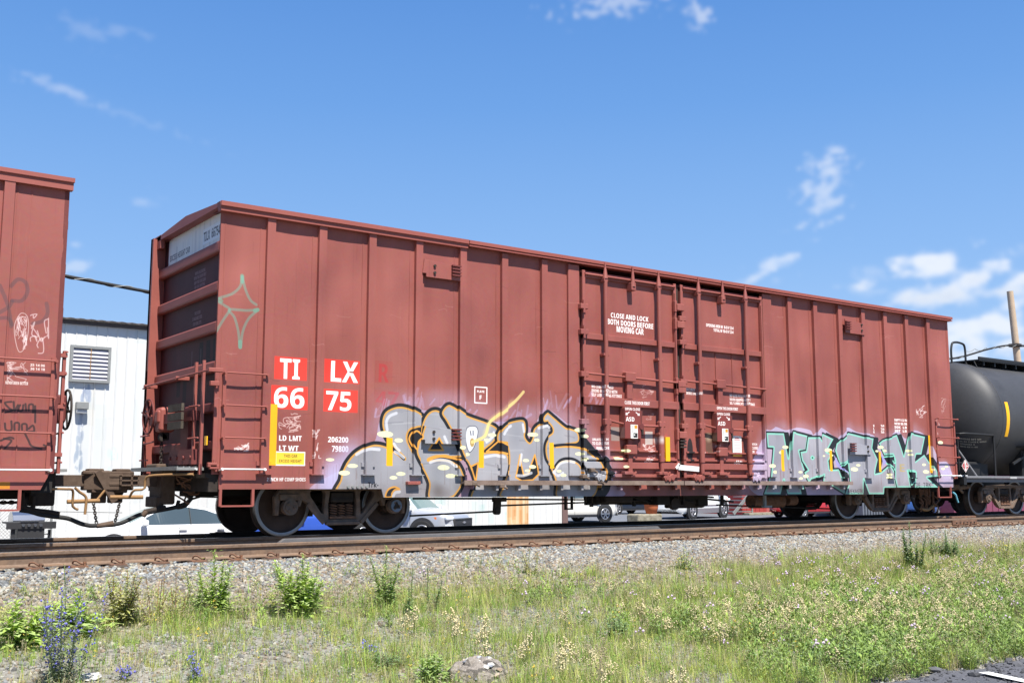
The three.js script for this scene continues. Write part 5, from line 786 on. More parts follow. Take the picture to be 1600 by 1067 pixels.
  part('lettering_plate', planeUV(0.34, 0.06, onZ(1585, 746, 1.43).x, ye - 0.0, 1.424), std({ map: canvasTex(256, 32, (c) => { c.fillStyle = '#77777a'; c.fillRect(0, 0, 256, 32); c.fillStyle = '#e8e6e0'; c.font = 'bold 26px Arial'; c.fillText('2 INCH HF COMP SHOES', 6, 26, 244); }), roughness: 0.6 }), tank, true);
  const q0 = onZ(1553, 680, 1.36);
  part('hand_rail', [tube([V(q0.x, ye, 1.36), V(q0.x, q0.y - 0.08, 1.36), V(q0.x - 0.06, q0.y - 0.01, 1.36), V(q0.x - 0.3, q0.y, 1.36), V(px0 + 0.5, q0.y + 0.01, 1.36), V(px0 + 0.3, q0.y + 0.01, 1.3), V(px0 + 0.24, q0.y, 1.1), V(px0 + 0.24, q0.y, -1.1), V(px0 + 0.26, q0.y - 0.1, -1.36), V(px0 + 0.26, ye, -1.36)], 0.028, 90, 8), rod(V(px0 + 0.24, ye, 1.2), V(px0 + 0.24, q0.y, 1.2), 0.02)], M.black, tank);
  part('diagonal_brace', rod(V(onZ(1528, 745, 1.3).x, ye, 1.3), V(px0 + 0.15, q0.y - 0.2, 1.1), 0.03), deck, tank);
  part('saddle', [box(28.2, 28.9, ye, 1.75, 0.9, 1.3, 0.03), bar(V(27.6, 1.35, 1.36), V(29.2, 2.0, 1.5), 0.05, 0.06), bar(V(28.3, 1.0, 1.36), V(28.25, 1.85, 1.36), 0.06, 0.05), box(27.9, 28.8, 1.78, 1.83, 1.3, 1.6)], M.black, tank);
  // top walkway with its hoop and railings
  part('walkway', [box(27.3, 34, 4.16, 4.2, -0.75, 0.75), ...Array.from({ length: 12 }, (_, i) => box(27.6 + i * 0.55, 27.66 + i * 0.55, 4.05, 4.17, -0.7, 0.7)), box(27.3, 34, 4.2, 4.27, 0.72, 0.76), box(27.3, 34, 4.2, 4.27, -0.76, -0.72)], M.black, tank);
  { const a = onZ(1488, 566, 0.2), b = onZ(1510, 568, 0.2), tp = onZ(1498, 535, 0.2).y; part('walkway_hoop', [tube([V(a.x, 4.1, 0.2), V(a.x, tp - 0.25, 0.2), V(a.x + 0.08, tp - 0.04, 0.2), V((a.x + b.x) / 2, tp, 0.2), V(b.x - 0.06, tp - 0.04, 0.2), V(b.x, tp - 0.2, 0.2), V(b.x, 4.1, 0.2)], 0.03, 50, 8), tube([V(a.x, 4.1, -0.7), V(a.x, 4.5, -0.7), V(b.x, 4.5, -0.7), V(b.x, 4.1, -0.7)], 0.025)], M.black, tank); }
  part('walkway_bracing', [0, 1, 2, 3, 4].map((i) => bar(V(27.3, 4.15, 0.6 - i * 0.25), V(27.2 + 0.0, 3.6, 0.9 - i * 0.2), 0.02, 0.03)), M.black, tank);
  part('dome', [new THREE.CylinderGeometry(0.45, 0.5, 0.5, 28).translate(33.2, 4.3, 0)], M.black, tank);
  couplerHead(tank, 25.0, -1, 0.8);
  part('brake_rigging', [rod(V(25.4, 0.85, 1.0), V(25.9, 0.6, 0.9), 0.035), ...[0, 1, 2].map((i) => bar(V(25.15 + i * 0.09, 1.0, 1.15), V(25.3 + i * 0.09, 0.72, 1.05), 0.05, 0.05)), rod(V(25.4, 0.7, 0.8), V(26.4, 0.75, 0.8), 0.06)], M.cast, tank);
  makeTruck(tank, 27.62, 1.83);
  makeTruck(tank, 38.6, 1.83);
}

// ---------------------------------------------------------------- behind the train: the white building
const WZ = -16.5, WX0 = -14, WX1 = onZ(881, 800, WZ).x, EY = onZ(170, 507, WZ).y;
{
  const b = thing('metal_building', 'long white metal-sided building behind the train, with a louvered vent and peeling paint', 'building', 6, -1.15, WZ - 6);
  const wallTex = canvasTex(2048, 512, (c, W, H) => {
    const x = (v) => ((v - WX0) / (WX1 - WX0)) * W, y = (v) => H - ((v + 1.5) / 8) * H, r = rngOf(71);
    c.fillStyle = '#cfcfcc'; c.fillRect(0, 0, W, H);
    for (let i = 0; i < 320; i++) { c.fillStyle = `rgba(${['170,178,182', '214,218,220', '156,176,174', '184,178,170'][(r() * 4) | 0]},${0.05 + r() * 0.12})`; c.fillRect(r() * W, r() * H, 2 + r() * 22, 20 + r() * 160); }
    for (let i = 0; i < 40; i++) { c.fillStyle = `rgba(150,190,184,${0.1 + r() * 0.14})`; c.fillRect(x(16 + r() * 8), y(0.8 - r() * 1.2), 4 + r() * 14, 6 + r() * 26); }
    const blot = (px, py, pw, ph, n, col) => { const a = onZ(px, py, WZ), bb = onZ(px + pw, py + ph, WZ); c.fillStyle = col; for (let i = 0; i < n; i++) { const u = mix(a.x, bb.x, r()), v = mix(bb.y, a.y, r()); c.beginPath(); c.ellipse(x(u), y(v), 0.7 + r() * 1.8, 2 + r() * 9, 0, 0, 7); c.fill(); } };
    blot(127, 604, 11, 34, 26, 'rgba(150,160,176,0.8)'); blot(118, 668, 8, 64, 26, 'rgba(152,164,176,0.7)'); blot(122, 640, 6, 40, 12, 'rgba(170,176,186,0.8)'); blot(170, 690, 12, 60, 14, 'rgba(190,214,208,0.5)');
    const g0 = x(onZ(792, 800, WZ).x), g1 = x(onZ(826, 800, WZ).x); c.fillStyle = '#d3b58c'; c.fillRect(g0, y(1.2), g1 - g0, H); for (let i = 0; i < 40; i++) { c.fillStyle = `rgba(${r() < 0.5 ? '190,120,60' : '230,214,186'},${0.1 + r() * 0.25})`; c.fillRect(mix(g0, g1 - 6, r()), y(1.2) + r() * 60, 2 + r() * 8, 30 + r() * 90); }
  });
  const wallMat = std({ map: wallTex, roughness: 0.65 });
  const W = (g) => { const q = g.index ? g.toNonIndexed() : g, p = q.attributes.position, uv = []; for (let i = 0; i < p.count; i++) uv.push((p.getX(i) - WX0) / (WX1 - WX0), (p.getY(i) + 1.5) / 8); q.setAttribute('uv', new THREE.Float32BufferAttribute(uv, 2)); return q; };
  const n = Math.round((WX1 - WX0) / 0.9), w = (WX1 - WX0) / n;
  for (let i = 0; i < n; i++) { const x = WX0 + i * w, q = [[x, 0]]; for (const k of [0.0, 1 / 3, 2 / 3]) { const a = x + k * w + 0.01; q.push([a, 0], [a + 0.012, 0.022], [a + 0.035, 0.022], [a + 0.047, 0]); } q.push([x + w - 0.003, 0], [x + w - 0.003, -0.02], [x, -0.02]);
    part('wall_panel', W(poly(q.map((p) => [p[0], -p[1]]), -1.35, EY - 0.05).rotateX(-Math.PI / 2).translate(0, 0, WZ)), wallMat, b, true); }
  const roofM = std({ map: noiseTex(128, tint('#554c48', 0.1, 5), true, 1), roughness: 0.7 });
  const wavy = []; const N = Math.round((WX1 - WX0) / 0.1); for (let i = 0; i <= N; i++) wavy.push([WX0 - 0.1 + i * 0.1, 0.02 * Math.cos(i * 2.1)]); for (let i = N; i >= 0; i--) wavy.push([WX0 - 0.1 + i * 0.1, 0.02 * Math.cos(i * 2.1) - 0.03]);
  part('roof', poly(wavy, 0, 6.4).translate(0, 0, -6.4).rotateX(R(7)).translate(0, EY + 0.07, WZ + 0.24), roofM, b);
  part('roof_trim', [box(WX0 - 0.1, WX1 + 0.1, EY - 0.08, EY + 0.03, WZ + 0.02, WZ + 0.1)], roofM, b);
  part('back_wall', [box(WX0, WX1, -1.4, EY, WZ - 12, WZ - 11.9), box(WX0, WX0 + 0.1, -1.4, EY, WZ - 12, WZ - 0.05), box(WX1 - 0.1, WX1, -1.4, EY, WZ - 12, WZ - 0.05)], std({ color: new THREE.Color(0.72, 0.73, 0.72), roughness: 0.7 }), b);
  part('corner_trim', box(onZ(878, 800, WZ).x, onZ(886, 800, WZ).x, -1.35, EY, WZ - 0.05, WZ + 0.06), std({ color: new THREE.Color('#6d5550'), roughness: 0.8 }), b);
  const a = onZ(113, 543.5, WZ), c = onZ(165, 595, WZ), v = part('vent', [box(a.x - 0.08, a.x, c.y - 0.08, a.y + 0.08, WZ + 0.02, WZ + 0.12), box(c.x, c.x + 0.08, c.y - 0.08, a.y + 0.08, WZ + 0.02, WZ + 0.12), box(a.x, c.x, a.y, a.y + 0.08, WZ + 0.02, WZ + 0.12), box(a.x, c.x, c.y - 0.08, c.y, WZ + 0.02, WZ + 0.12)], M.galv, b);
  part('vent_backing', box(a.x, c.x, c.y, a.y, WZ + 0.023, WZ + 0.03), M.castDark, v);
  const ns = 8, hh = (a.y - c.y) / ns; for (let i = 0; i < ns; i++) part('slat', box(-(c.x - a.x) / 2, (c.x - a.x) / 2, -hh * 0.86, hh * 0.86, -0.006, 0.006).rotateX(R(-28)).translate((a.x + c.x) / 2, c.y + (i + 0.5) * hh, WZ + 0.06), std({ color: new THREE.Color(0.42, 0.41, 0.46), roughness: 0.6 }), v);
  part('slat_bar', box((a.x + c.x) / 2 - 0.012, (a.x + c.x) / 2 + 0.012, c.y, a.y, WZ + 0.1, WZ + 0.125), M.leverYellow, v);
  const l = onZ(125, 639, WZ), wl = part('wall_lamp', [box(l.x - 0.17, l.x + 0.17, l.y - 0.02, l.y + 0.2, WZ + 0.02, WZ + 0.26, 0.02)], M.galv, b); part('lamp_lens', box(l.x - 0.14, l.x + 0.14, l.y - 0.13, l.y - 0.02, WZ + 0.03, WZ + 0.2, 0.01), std({ color: new THREE.Color(0.55, 0.56, 0.55), roughness: 0.2 }), wl);
}
{ // chain-link fence at the far left
  const zf = -11.5, f = thing('chain_link_fence', 'grey chain-link fence beside the barbecue grill', 'fence', -4, -1.17, zf), x1 = onZ(79, 820, zf).x, top = onZ(40, 742, zf).y;
  const wires = []; for (let i = 0; i < 150; i++) { const x = x1 - 8 + i * 0.085; for (const s of [-1, 1]) { const h = top + 1.17, xa = x, xb = x + s * h; const ca = clamp(xa, x1 - 8, x1), cb = clamp(xb, x1 - 8, x1); if (Math.abs(cb - ca) < 0.01 || ca !== xa) continue; const yb = -1.17 + Math.abs(cb - xa); wires.push(rod(V(xa, -1.17, zf), V(cb, yb, zf), 0.004, 4)); } }
  tag(part('chain_mesh', wires, M.galv, f), null, null, null, 'stuff');
  for (let i = 0; i < 5; i++) { const x = x1 - i * onZ(79, 820, zf).x * 0.37 * 0.99; part('post', rod(V(x1 - i * 2.2, -1.2, zf), V(x1 - i * 2.2, top + 0.06, zf), 0.03, 10), M.galv, f); void x; }
  part('top_rail', rod(V(x1 - 8.8, top, zf), V(x1, top, zf), 0.022, 8), M.galv, f);
  part('tension_wire', rod(V(x1, onZ(80, 799, zf).y, zf), V(onZ(190, 801, zf).x, onZ(190, 801, zf).y, zf), 0.014, 6), M.galv, f);
}
{ // barbecue
  const zg = -10.2, g = thing('barbecue_grill', 'black gas barbecue with a steel lid and four knobs, left of the white sedan', 'barbecue', onZ(47, 840, zg).x, -1.17, zg), q = (px, py) => onZ(px, py, zg), bx = (a, b, c, d, z0, z1, r = 0) => { const p = q(a, b), s = q(c, d); return box(p.x, s.x, s.y, p.y, zg + z0, zg + z1, r); };
  const steel = std({ color: new THREE.Color(0.45, 0.46, 0.48), roughness: 0.22, metalness: 0.9 }), blk = std({ color: new THREE.Color(0.03, 0.03, 0.032), roughness: 0.55 });
  const t = q(20, 800), u = q(69, 818), o = [[0, 0], [0.55, 0], [0.55, 0.1], [0.5, 0.24], [0.38, 0.33], [0.14, 0.33], [0, 0.2]].map((p) => [-p[0], p[1] * ((t.y - u.y) / 0.33)]);
  part('lid', poly(o, 0, u.x - t.x, [], 0.01).rotateY(Math.PI / 2).translate(t.x, u.y, zg - 0.55), steel, g);
  part('lid_handle', rod(V(t.x + 0.15, u.y + 0.08, zg + 0.07), V(u.x - 0.15, u.y + 0.08, zg + 0.07), 0.018), steel, g);
  part('control_panel', bx(9, 816, 86, 825.5, -0.02, 0.05, 0.01), blk, g);
  part('side_shelf', [bx(9, 816, 28, 818, -0.5, 0), bx(68, 816, 86, 818, -0.5, 0)], blk, g);
  part('cabinet', bx(27, 824, 66, 870, -0.45, 0.02, 0.01), blk, g);
  for (const px of [34.5, 43.5, 53, 62]) { const k = q(px, 820.5); part('knob', disc(0.035, 0.04, 16).translate(k.x, k.y, zg + 0.07), steel, g); }
  part('leg', [bx(17, 824, 20.5, 872, -0.08, -0.02), bx(77, 828, 78.5, 870, -0.2, -0.14)], blk, g);
  part('gas_hose', tube([q(66, 836).setZ(zg), q(72, 834).setZ(zg), q(76, 838).setZ(zg), q(79, 843).setZ(zg)], 0.012), blk, g);
}

// ---------------------------------------------------------------- parked cars
const glassDark = std({ color: new THREE.Color(0.06, 0.085, 0.1), roughness: 0.06, metalness: 0.1 });
const tyreM = std({ color: new THREE.Color(0.02, 0.02, 0.021), roughness: 0.85 }), alloy = std({ color: new THREE.Color(0.5, 0.5, 0.52), roughness: 0.3, metalness: 0.7 }), trimM = std({ color: new THREE.Color(0.035, 0.035, 0.038), roughness: 0.6 }), lensM = std({ color: new THREE.Color(0.75, 0.78, 0.8), roughness: 0.08 }), amber = std({ color: new THREE.Color(0.8, 0.2, 0.03), roughness: 0.3 }), redLens = std({ color: new THREE.Color(0.5, 0.02, 0.02), roughness: 0.2 });
const lerpAt = (pts2, x) => { for (let i = 1; i < pts2.length; i++) if (x <= pts2[i][0]) { const [a, b] = [pts2[i - 1], pts2[i]]; return mix(a[1], b[1], clamp((x - a[0]) / (b[0] - a[0]), 0, 1)); } return pts2.at(-1)[1]; };
const KINDS = {
  sedan: { L: 4.8, hw: 0.9, roof: [[-2.4, 0.62], [-2.36, 0.85], [-2.25, 1.0], [-1.95, 1.06], [-1.5, 1.22], [-1.05, 1.38], [-0.55, 1.455], [-0.1, 1.44], [0.25, 1.33], [0.6, 1.17], [0.98, 1.0], [1.6, 0.92], [2.1, 0.8], [2.36, 0.64], [2.4, 0.5]], belt: 0.93, win: [[-1.62, -0.62], [-0.58, 0.55]], pillars: [-0.6], mx: 0.6, cowl: 0.95, rf: 0.08, rr: [-1.75, -1.15], ax: 1.38, wr: 0.33, rh: 0.7 },
  suv: { L: 4.75, hw: 0.95, roof: [[-2.37, 0.6], [-2.34, 1.0], [-2.25, 1.3], [-2.0, 1.62], [-1.4, 1.68], [0, 1.69], [0.45, 1.62], [0.8, 1.44], [1.2, 1.09], [1.5, 1.06], [2.0, 1.0], [2.22, 0.94], [2.34, 0.82], [2.375, 0.55]], belt: 1.04, win: [[-1.9, -1.35], [-1.28, -0.28], [-0.24, 0.85]], pillars: [-0.26, -1.315], mx: 1.0, cowl: 1.22, rf: 0.42, rr: [-2.3, -1.95], ax: 1.42, wr: 0.37, rh: 0.74 },
};
function makeCar(name, label, cat, kind, paint, pos, heading, opt = {}) {
  const K = KINDS[kind], g = new THREE.Group(); g.name = numbered(name); scene.add(g); tag(g, label, cat);
  const st = []; const n = 72; for (let i = 0; i <= n; i++) st.push(-K.L / 2 + (i / n) * K.L);
  const ring = (x, off = 0) => {
    const top = lerpAt(K.roof, x), e = Math.abs(x) / (K.L / 2), taper = 1 - 0.2 * sm(e, 0.82, 1.0) - 0.03 * sm(e, 0.5, 0.9), hw = K.hw * taper + off, belt = Math.min(K.belt, top - 0.07), green = sm(top - K.belt, 0.05, 0.4), rw = mix(hw * 0.9, hw * K.rh, green);
    const low = 0.24 + 0.1 * sm(e, 0.85, 1);
    return [[hw * 0.9, low], [hw * 0.985, low + 0.1], [hw, Math.min(0.52, belt - 0.2)], [hw * 0.985, Math.max(belt - 0.12, 0.4)], [hw * 0.955, belt], [hw * 0.94, belt + 0.01], [rw, Math.max(top - 0.075, belt + 0.02)], [rw * 0.93, top - 0.02], [rw * 0.62, top], [0, top + 0.018]];
  };
  const bodyP = [], glass = { window: [], windshield: [], rear_window: [] };
  const quadP = (arr, a, b, c, d) => arr.push(...a, ...b, ...c, ...a, ...c, ...d);
  for (let i = 0; i < n; i++) {
    const xm = (st[i] + st[i + 1]) / 2, A = ring(st[i]), B = ring(st[i + 1]);
    for (let k = 0; k < A.length - 1; k++) for (const s of [1, -1]) {
      const p = (q, x) => [x, q[1], q[0] * s], tall = lerpAt(K.roof, xm) > K.belt + 0.14;
      let tgt = bodyP; const inR = (r0) => xm > r0[0] && xm < r0[1];
      if (k === 5 && tall && K.win.some(inR)) tgt = glass.window; else if (k >= 7 && xm > K.rf && xm < K.cowl) tgt = glass.windshield; else if (k >= 7 && inR(K.rr)) tgt = glass.rear_window;
      s > 0 ? quadP(tgt, p(A[k], st[i]), p(B[k], st[i + 1]), p(B[k + 1], st[i + 1]), p(A[k + 1], st[i])) : quadP(tgt, p(A[k], st[i]), p(A[k + 1], st[i]), p(B[k + 1], st[i + 1]), p(B[k], st[i + 1]));
    }
  }
  for (const e of [0, n]) { const A = ring(st[e]), x = st[e]; for (let k = 0; k < A.length - 1; k++) { const q = [[x, A[k][1], A[k][0]], [x, A[k + 1][1], A[k + 1][0]], [x, A[k + 1][1], -A[k + 1][0]], [x, A[k][1], -A[k][0]]]; e ? quadP(bodyP, q[0], q[3], q[2], q[1]) : quadP(bodyP, ...q); } }
  { const A = ring(0); quadP(bodyP, [-K.L / 2 + 0.3, 0.24, A[0][0]], [-K.L / 2 + 0.3, 0.24, -A[0][0]], [K.L / 2 - 0.3, 0.24, -A[0][0]], [K.L / 2 - 0.3, 0.24, A[0][0]]); }
  const fromPos = (arr) => { const q = new THREE.BufferGeometry(); q.setAttribute('position', new THREE.Float32BufferAttribute(arr, 3)); q.computeVertexNormals(); return q; };
  const smoothN = (arr) => { const q = fromPos(arr), p = q.attributes.position, nn = q.attributes.normal, m = new Map(), key = (i) => p.getX(i).toFixed(3) + ',' + p.getY(i).toFixed(3) + ',' + p.getZ(i).toFixed(3); for (let i = 0; i < p.count; i++) { const k = key(i); if (!m.has(k)) m.set(k, V(0, 0, 0)); m.get(k).add(V(nn.getX(i), nn.getY(i), nn.getZ(i))); } for (let i = 0; i < p.count; i++) { const v = m.get(key(i)).clone().normalize(); nn.setXYZ(i, v.x, v.y, v.z); } return q; };
  const add = (nm, list, mat) => part(nm, list, mat, g);
  add('body', smoothN(bodyP), paint); add('window', fromPos(glass.window), glassDark); add('windshield', fromPos(glass.windshield), opt.shield || glassDark); if (glass.rear_window.length) add('rear_window', fromPos(glass.rear_window), glassDark);
  for (const s of [-1, 1]) add('pillar', K.pillars.map((x) => { const A = ring(x, 0.006); return bar(V(x, A[5][1], s * A[5][0]), V(x, A[6][1], s * A[6][0]), 0.012, 0.075); }), trimM);
  for (const s of [-1, 1]) for (const x of [-K.ax, K.ax]) {
    const w = K.hw; part('wheel_arch', new THREE.CylinderGeometry(K.wr + 0.07, K.wr + 0.07, 0.05, 28).rotateX(Math.PI / 2).translate(x, K.wr + 0.02, s * (w - 0.008)), trimM, g);
    const wh = part('wheel', new THREE.LatheGeometry([[K.wr * 0.64, -0.09], [K.wr * 0.95, -0.1], [K.wr, -0.07], [K.wr, 0.07], [K.wr * 0.95, 0.1], [K.wr * 0.64, 0.09]].map((q) => new THREE.Vector2(...q)), 32).rotateX(Math.PI / 2).translate(x, K.wr, s * (w - 0.06)), tyreM, g);
    const sp = []; for (let i = 0; i < 6; i++) { const a = (i / 6) * 6.283; sp.push(box(0.03, K.wr * 0.64, -0.025, 0.025, -0.02, 0.02).rotateZ(a).translate(x, K.wr, s * (w + 0.025))); }
    part('rim', [...sp, new THREE.TorusGeometry(K.wr * 0.62, 0.022, 6, 28).translate(x, K.wr, s * (w + 0.025)), disc(0.05, 0.05, 14).translate(x, K.wr, s * (w + 0.03)), disc(K.wr * 0.62, 0.02, 24).translate(x, K.wr, s * (w - 0.06))], alloy, wh);
  }
  for (const s of [-1, 1]) {
    add('mirror', [box(K.mx - 0.04, K.mx + 0.12, K.belt - 0.01, K.belt + 0.15, s * (K.hw + 0.02), s * (K.hw + 0.2), 0.04), box(K.mx, K.mx + 0.06, K.belt, K.belt + 0.05, s * (K.hw - 0.1), s * (K.hw + 0.05))], opt.mirror || paint);
    for (const x of opt.handles || [-0.38, -1.4]) add('door_handle', [box(x - 0.1, x + 0.1, K.belt - 0.135, K.belt - 0.11, s * (K.hw - 0.005), s * (K.hw + 0.03), 0.008)], opt.handleMat || paint);
    add('door_gap', [1.0, -0.29, -1.35].map((x) => box(x - 0.004, x + 0.004, 0.35, K.belt - 0.05, s * (K.hw - 0.02), s * (K.hw + 0.001))), trimM);
    const hx = K.L / 2 - 0.28, hy = lerpAt(K.roof, hx) - 0.17; add('headlight', [box(-0.2, 0.2, -0.05, 0.06, -0.14, 0.14, 0.04).rotateY(-s * 0.55).translate(hx + 0.02, hy, s * K.hw * 0.72)], lensM);
    add('indicator', [box(hx - 0.3, hx - 0.22, hy - 0.03, hy + 0.04, s * (K.hw * 0.9), s * (K.hw * 0.965))], amber);
    add('tail_light', [box(-K.L / 2 + 0.0, -K.L / 2 + 0.3, 0.78, 0.98, s * K.hw * 0.72, s * K.hw * 0.9, 0.03)], redLens);
    add('sill_trim', [box(-K.ax + 0.45, K.ax - 0.45, 0.25, opt.sill || 0.32, s * (K.hw - 0.06), s * (K.hw + 0.004))], opt.sillMat || trimM);
    if (opt.moulding) add('side_moulding', [box(-K.ax + 0.5, K.ax - 0.55, 0.55, 0.6, s * (K.hw - 0.01), s * (K.hw + 0.012))], alloy);
    if (opt.badge) add('fender_badge', [box(0.75, 1.0, 0.74, 0.79, s * (K.hw - 0.01), s * (K.hw + 0.008))], trimM);
  }
  const F = K.L / 2; add('grille', opt.bigGrille ? [box(F - 0.14, F + 0.015, 0.46, 0.8, -0.68, 0.68, 0.04), box(F - 0.25, F + 0.0, 0.26, 0.42, -0.78, 0.78, 0.04)] : [box(F - 0.1, F + 0.01, 0.5, 0.6, -0.5, 0.5, 0.03), box(F - 0.1, F + 0.012, 0.33, 0.42, -0.55, 0.55, 0.03)], trimM);
  if (opt.bigGrille) { add('grille_bar', [box(F - 0.14, F + 0.03, 0.755, 0.785, -0.64, 0.64, 0.01), ...[-0.5, -0.25, 0, 0.25, 0.5].map((q) => box(F, F + 0.025, 0.53, 0.55, q - 0.1, q + 0.1)), ...[-0.4, -0.12, 0.14, 0.4].map((q) => box(F, F + 0.025, 0.62, 0.635, q - 0.1, q + 0.1))], trimM); add('grille_emblem', [box(F + 0.012, F + 0.034, 0.655, 0.685, -0.11, 0.11), box(F + 0.012, F + 0.036, 0.635, 0.705, -0.045, 0.045)], alloy); add('wheel_cladding', [-1, 1].map((s) => box(-K.ax + 0.4, K.ax - 0.4, 0.24, 0.42, s * (K.hw - 0.05), s * (K.hw + 0.012), 0.02)), trimM); add('fog_lamp', [-1, 1].map((s) => box(F - 0.3, F - 0.06, 0.52, 0.62, s * 0.66, s * 0.84, 0.03)), lensM); add('roof_rail', [-1, 1].map((s) => rod(V(-1.7, 1.7, s * 0.62), V(0.2, 1.7, s * 0.62), 0.02)), alloy); }
  g.position.copy(pos); g.rotation.y = heading; return g;
}
const carPaint = (hex, m = 0) => new THREE.MeshPhysicalMaterial({ color: new THREE.Color(hex), roughness: 0.35, metalness: m, clearcoat: 0.8, clearcoatRoughness: 0.08 });
const white = carPaint('#e4e5e6'), shieldPale = std({ color: new THREE.Color(0.13, 0.2, 0.2), roughness: 0.08, metalness: 0.1 });
{ const f = onZ(110, 840, -11.2); makeCar('parked_car', 'white sedan parked side-on behind the coupler between the two boxcars', 'car', 'sedan', white, V(f.x + 2.4, -1.17, -12.1), Math.PI, { shield: shieldPale, handleMat: white }); }
{ const c = onZ(521, 822, -12); makeCar('parked_car', 'bright blue car showing under the left truck of the boxcar', 'car', 'sedan', carPaint('#3558b4'), V(c.x - 0.4, -1.0, -12.9), Math.PI); }
{ const a = R(57), F = onZ(724, 815, -11.2), h = V(Math.cos(a), 0, Math.sin(a)); makeCar('parked_car', 'silver compact SUV with a black grille, nose towards the tracks', 'car', 'suv', carPaint('#b9bcc2', 0.35), F.clone().addScaledVector(h, -2.37).setY(-1.02), -a, { bigGrille: true, shield: shieldPale, mirror: white }); }
{ const w = onY(943, 816, -1.05); makeCar('parked_car', 'white SUV parked at the right end of the white building', 'car', 'suv', carPaint('#e2ded4'), V(w.x - 1.42 * 1.12, -1.05, w.z - 0.95), 0, { badge: true, sill: 0.36, sillMat: trimM }).scale.setScalar(1.12); }
{ const w = onY(965, 804, -1.05); makeCar('parked_car', 'dark navy SUV parked behind the white SUV', 'car', 'suv', carPaint('#1d2838'), V(w.x + 1.42, -1.05, w.z - 0.95), Math.PI); }
{ const a = onY(1072, 811.5, -1.05), b = onY(1127, 808.7, -1.05), c = a.clone().add(b).multiplyScalar(0.5), k = a.distanceTo(b) / 2.84; const hd = Math.atan2(b.z - a.z, b.x - a.x); makeCar('parked_car', 'white crossover with silver lower trim and both near wheels showing', 'car', 'suv', carPaint('#e6e6e4'), c.clone().add(V(Math.sin(hd) * 0.9, 0, -Math.cos(hd) * 0.9)), -hd, { moulding: true, sill: 0.46, sillMat: alloy }).scale.setScalar(Math.min(k, 1.25)); }
{ const w = onY(1265, 809, -1.05); makeCar('parked_car', 'red car partly hidden behind the right truck of the boxcar', 'car', 'sedan', carPaint('#b02026'), V(w.x + 0.9, -1.05, w.z - 0.9), 0); }
{ const w = onY(1350, 806, -1.05); makeCar('parked_car', 'blue car showing between the wheels of the right truck', 'car', 'sedan', carPaint('#2c4a86'), V(w.x, -1.05, w.z - 0.5), 0); }
{ const w = onY(1484, 806, -1.05); makeCar('parked_car', 'blue car seen through the gap before the tank car', 'car', 'sedan', carPaint('#31528c'), V(w.x - 1.2, -1.05, w.z - 0.9), 0.5); }

// ---------------------------------------------------------------- yard things at the right
const concrete = std({ map: noiseTex(256, tint('#8f8876', 0.24, 7, (u, v) => { const k = Math.max(0, tile(u, v, 7, 22)) * -120; return [k, k, k]; }), true, 1.5), roughness: 0.95, bumpMap: bumpFine, bumpScale: 0.02 });
{ const zb = -19.5, a = onZ(998, 815, zb), b = onZ(1035, 803, zb); const t = thing('concrete_block', 'rough stained concrete block in the yard below the boxcar doors', 'concrete block', (a.x + b.x) / 2, -1.06, zb);
  const g = new RoundedBoxGeometry(b.x - a.x, b.y + 1.06, 0.8, 3, 0.08), p = g.attributes.position; for (let i = 0; i < p.count; i++) { const n = fbm(p.getX(i) * 4, p.getY(i) * 4, p.getZ(i) * 4, 3) * 0.06; p.setXYZ(i, p.getX(i) + n, p.getY(i) + n, p.getZ(i) + n); } g.computeVertexNormals(); part('block', g.translate((a.x + b.x) / 2, (b.y - 1.06) / 2, zb - 0.4), concrete, t);
  const c = onZ(1018, 803, zb - 0.3), r0 = (onZ(1027, 800, zb).x - onZ(1010, 800, zb).x) / 2, pot = thing('flower_pot', 'terracotta pot standing on the concrete block', 'flower pot', c.x, b.y, zb - 0.3), terra = std({ map: noiseTex(128, tint('#b8643c', 0.1, 5), true, 0.4), roughness: 0.85 });
  part('pot_body', new THREE.LatheGeometry([[0.001, 0], [r0 * 0.7, 0], [r0 * 0.95, 0.3], [r0 * 0.95, 0.42], [r0 * 1.06, 0.42], [r0 * 1.06, 0.55], [r0 * 0.95, 0.55], [r0 * 0.9, 0.45]].map((q) => new THREE.Vector2(...q)), 28).translate(c.x, b.y, zb - 0.3), terra, pot); }
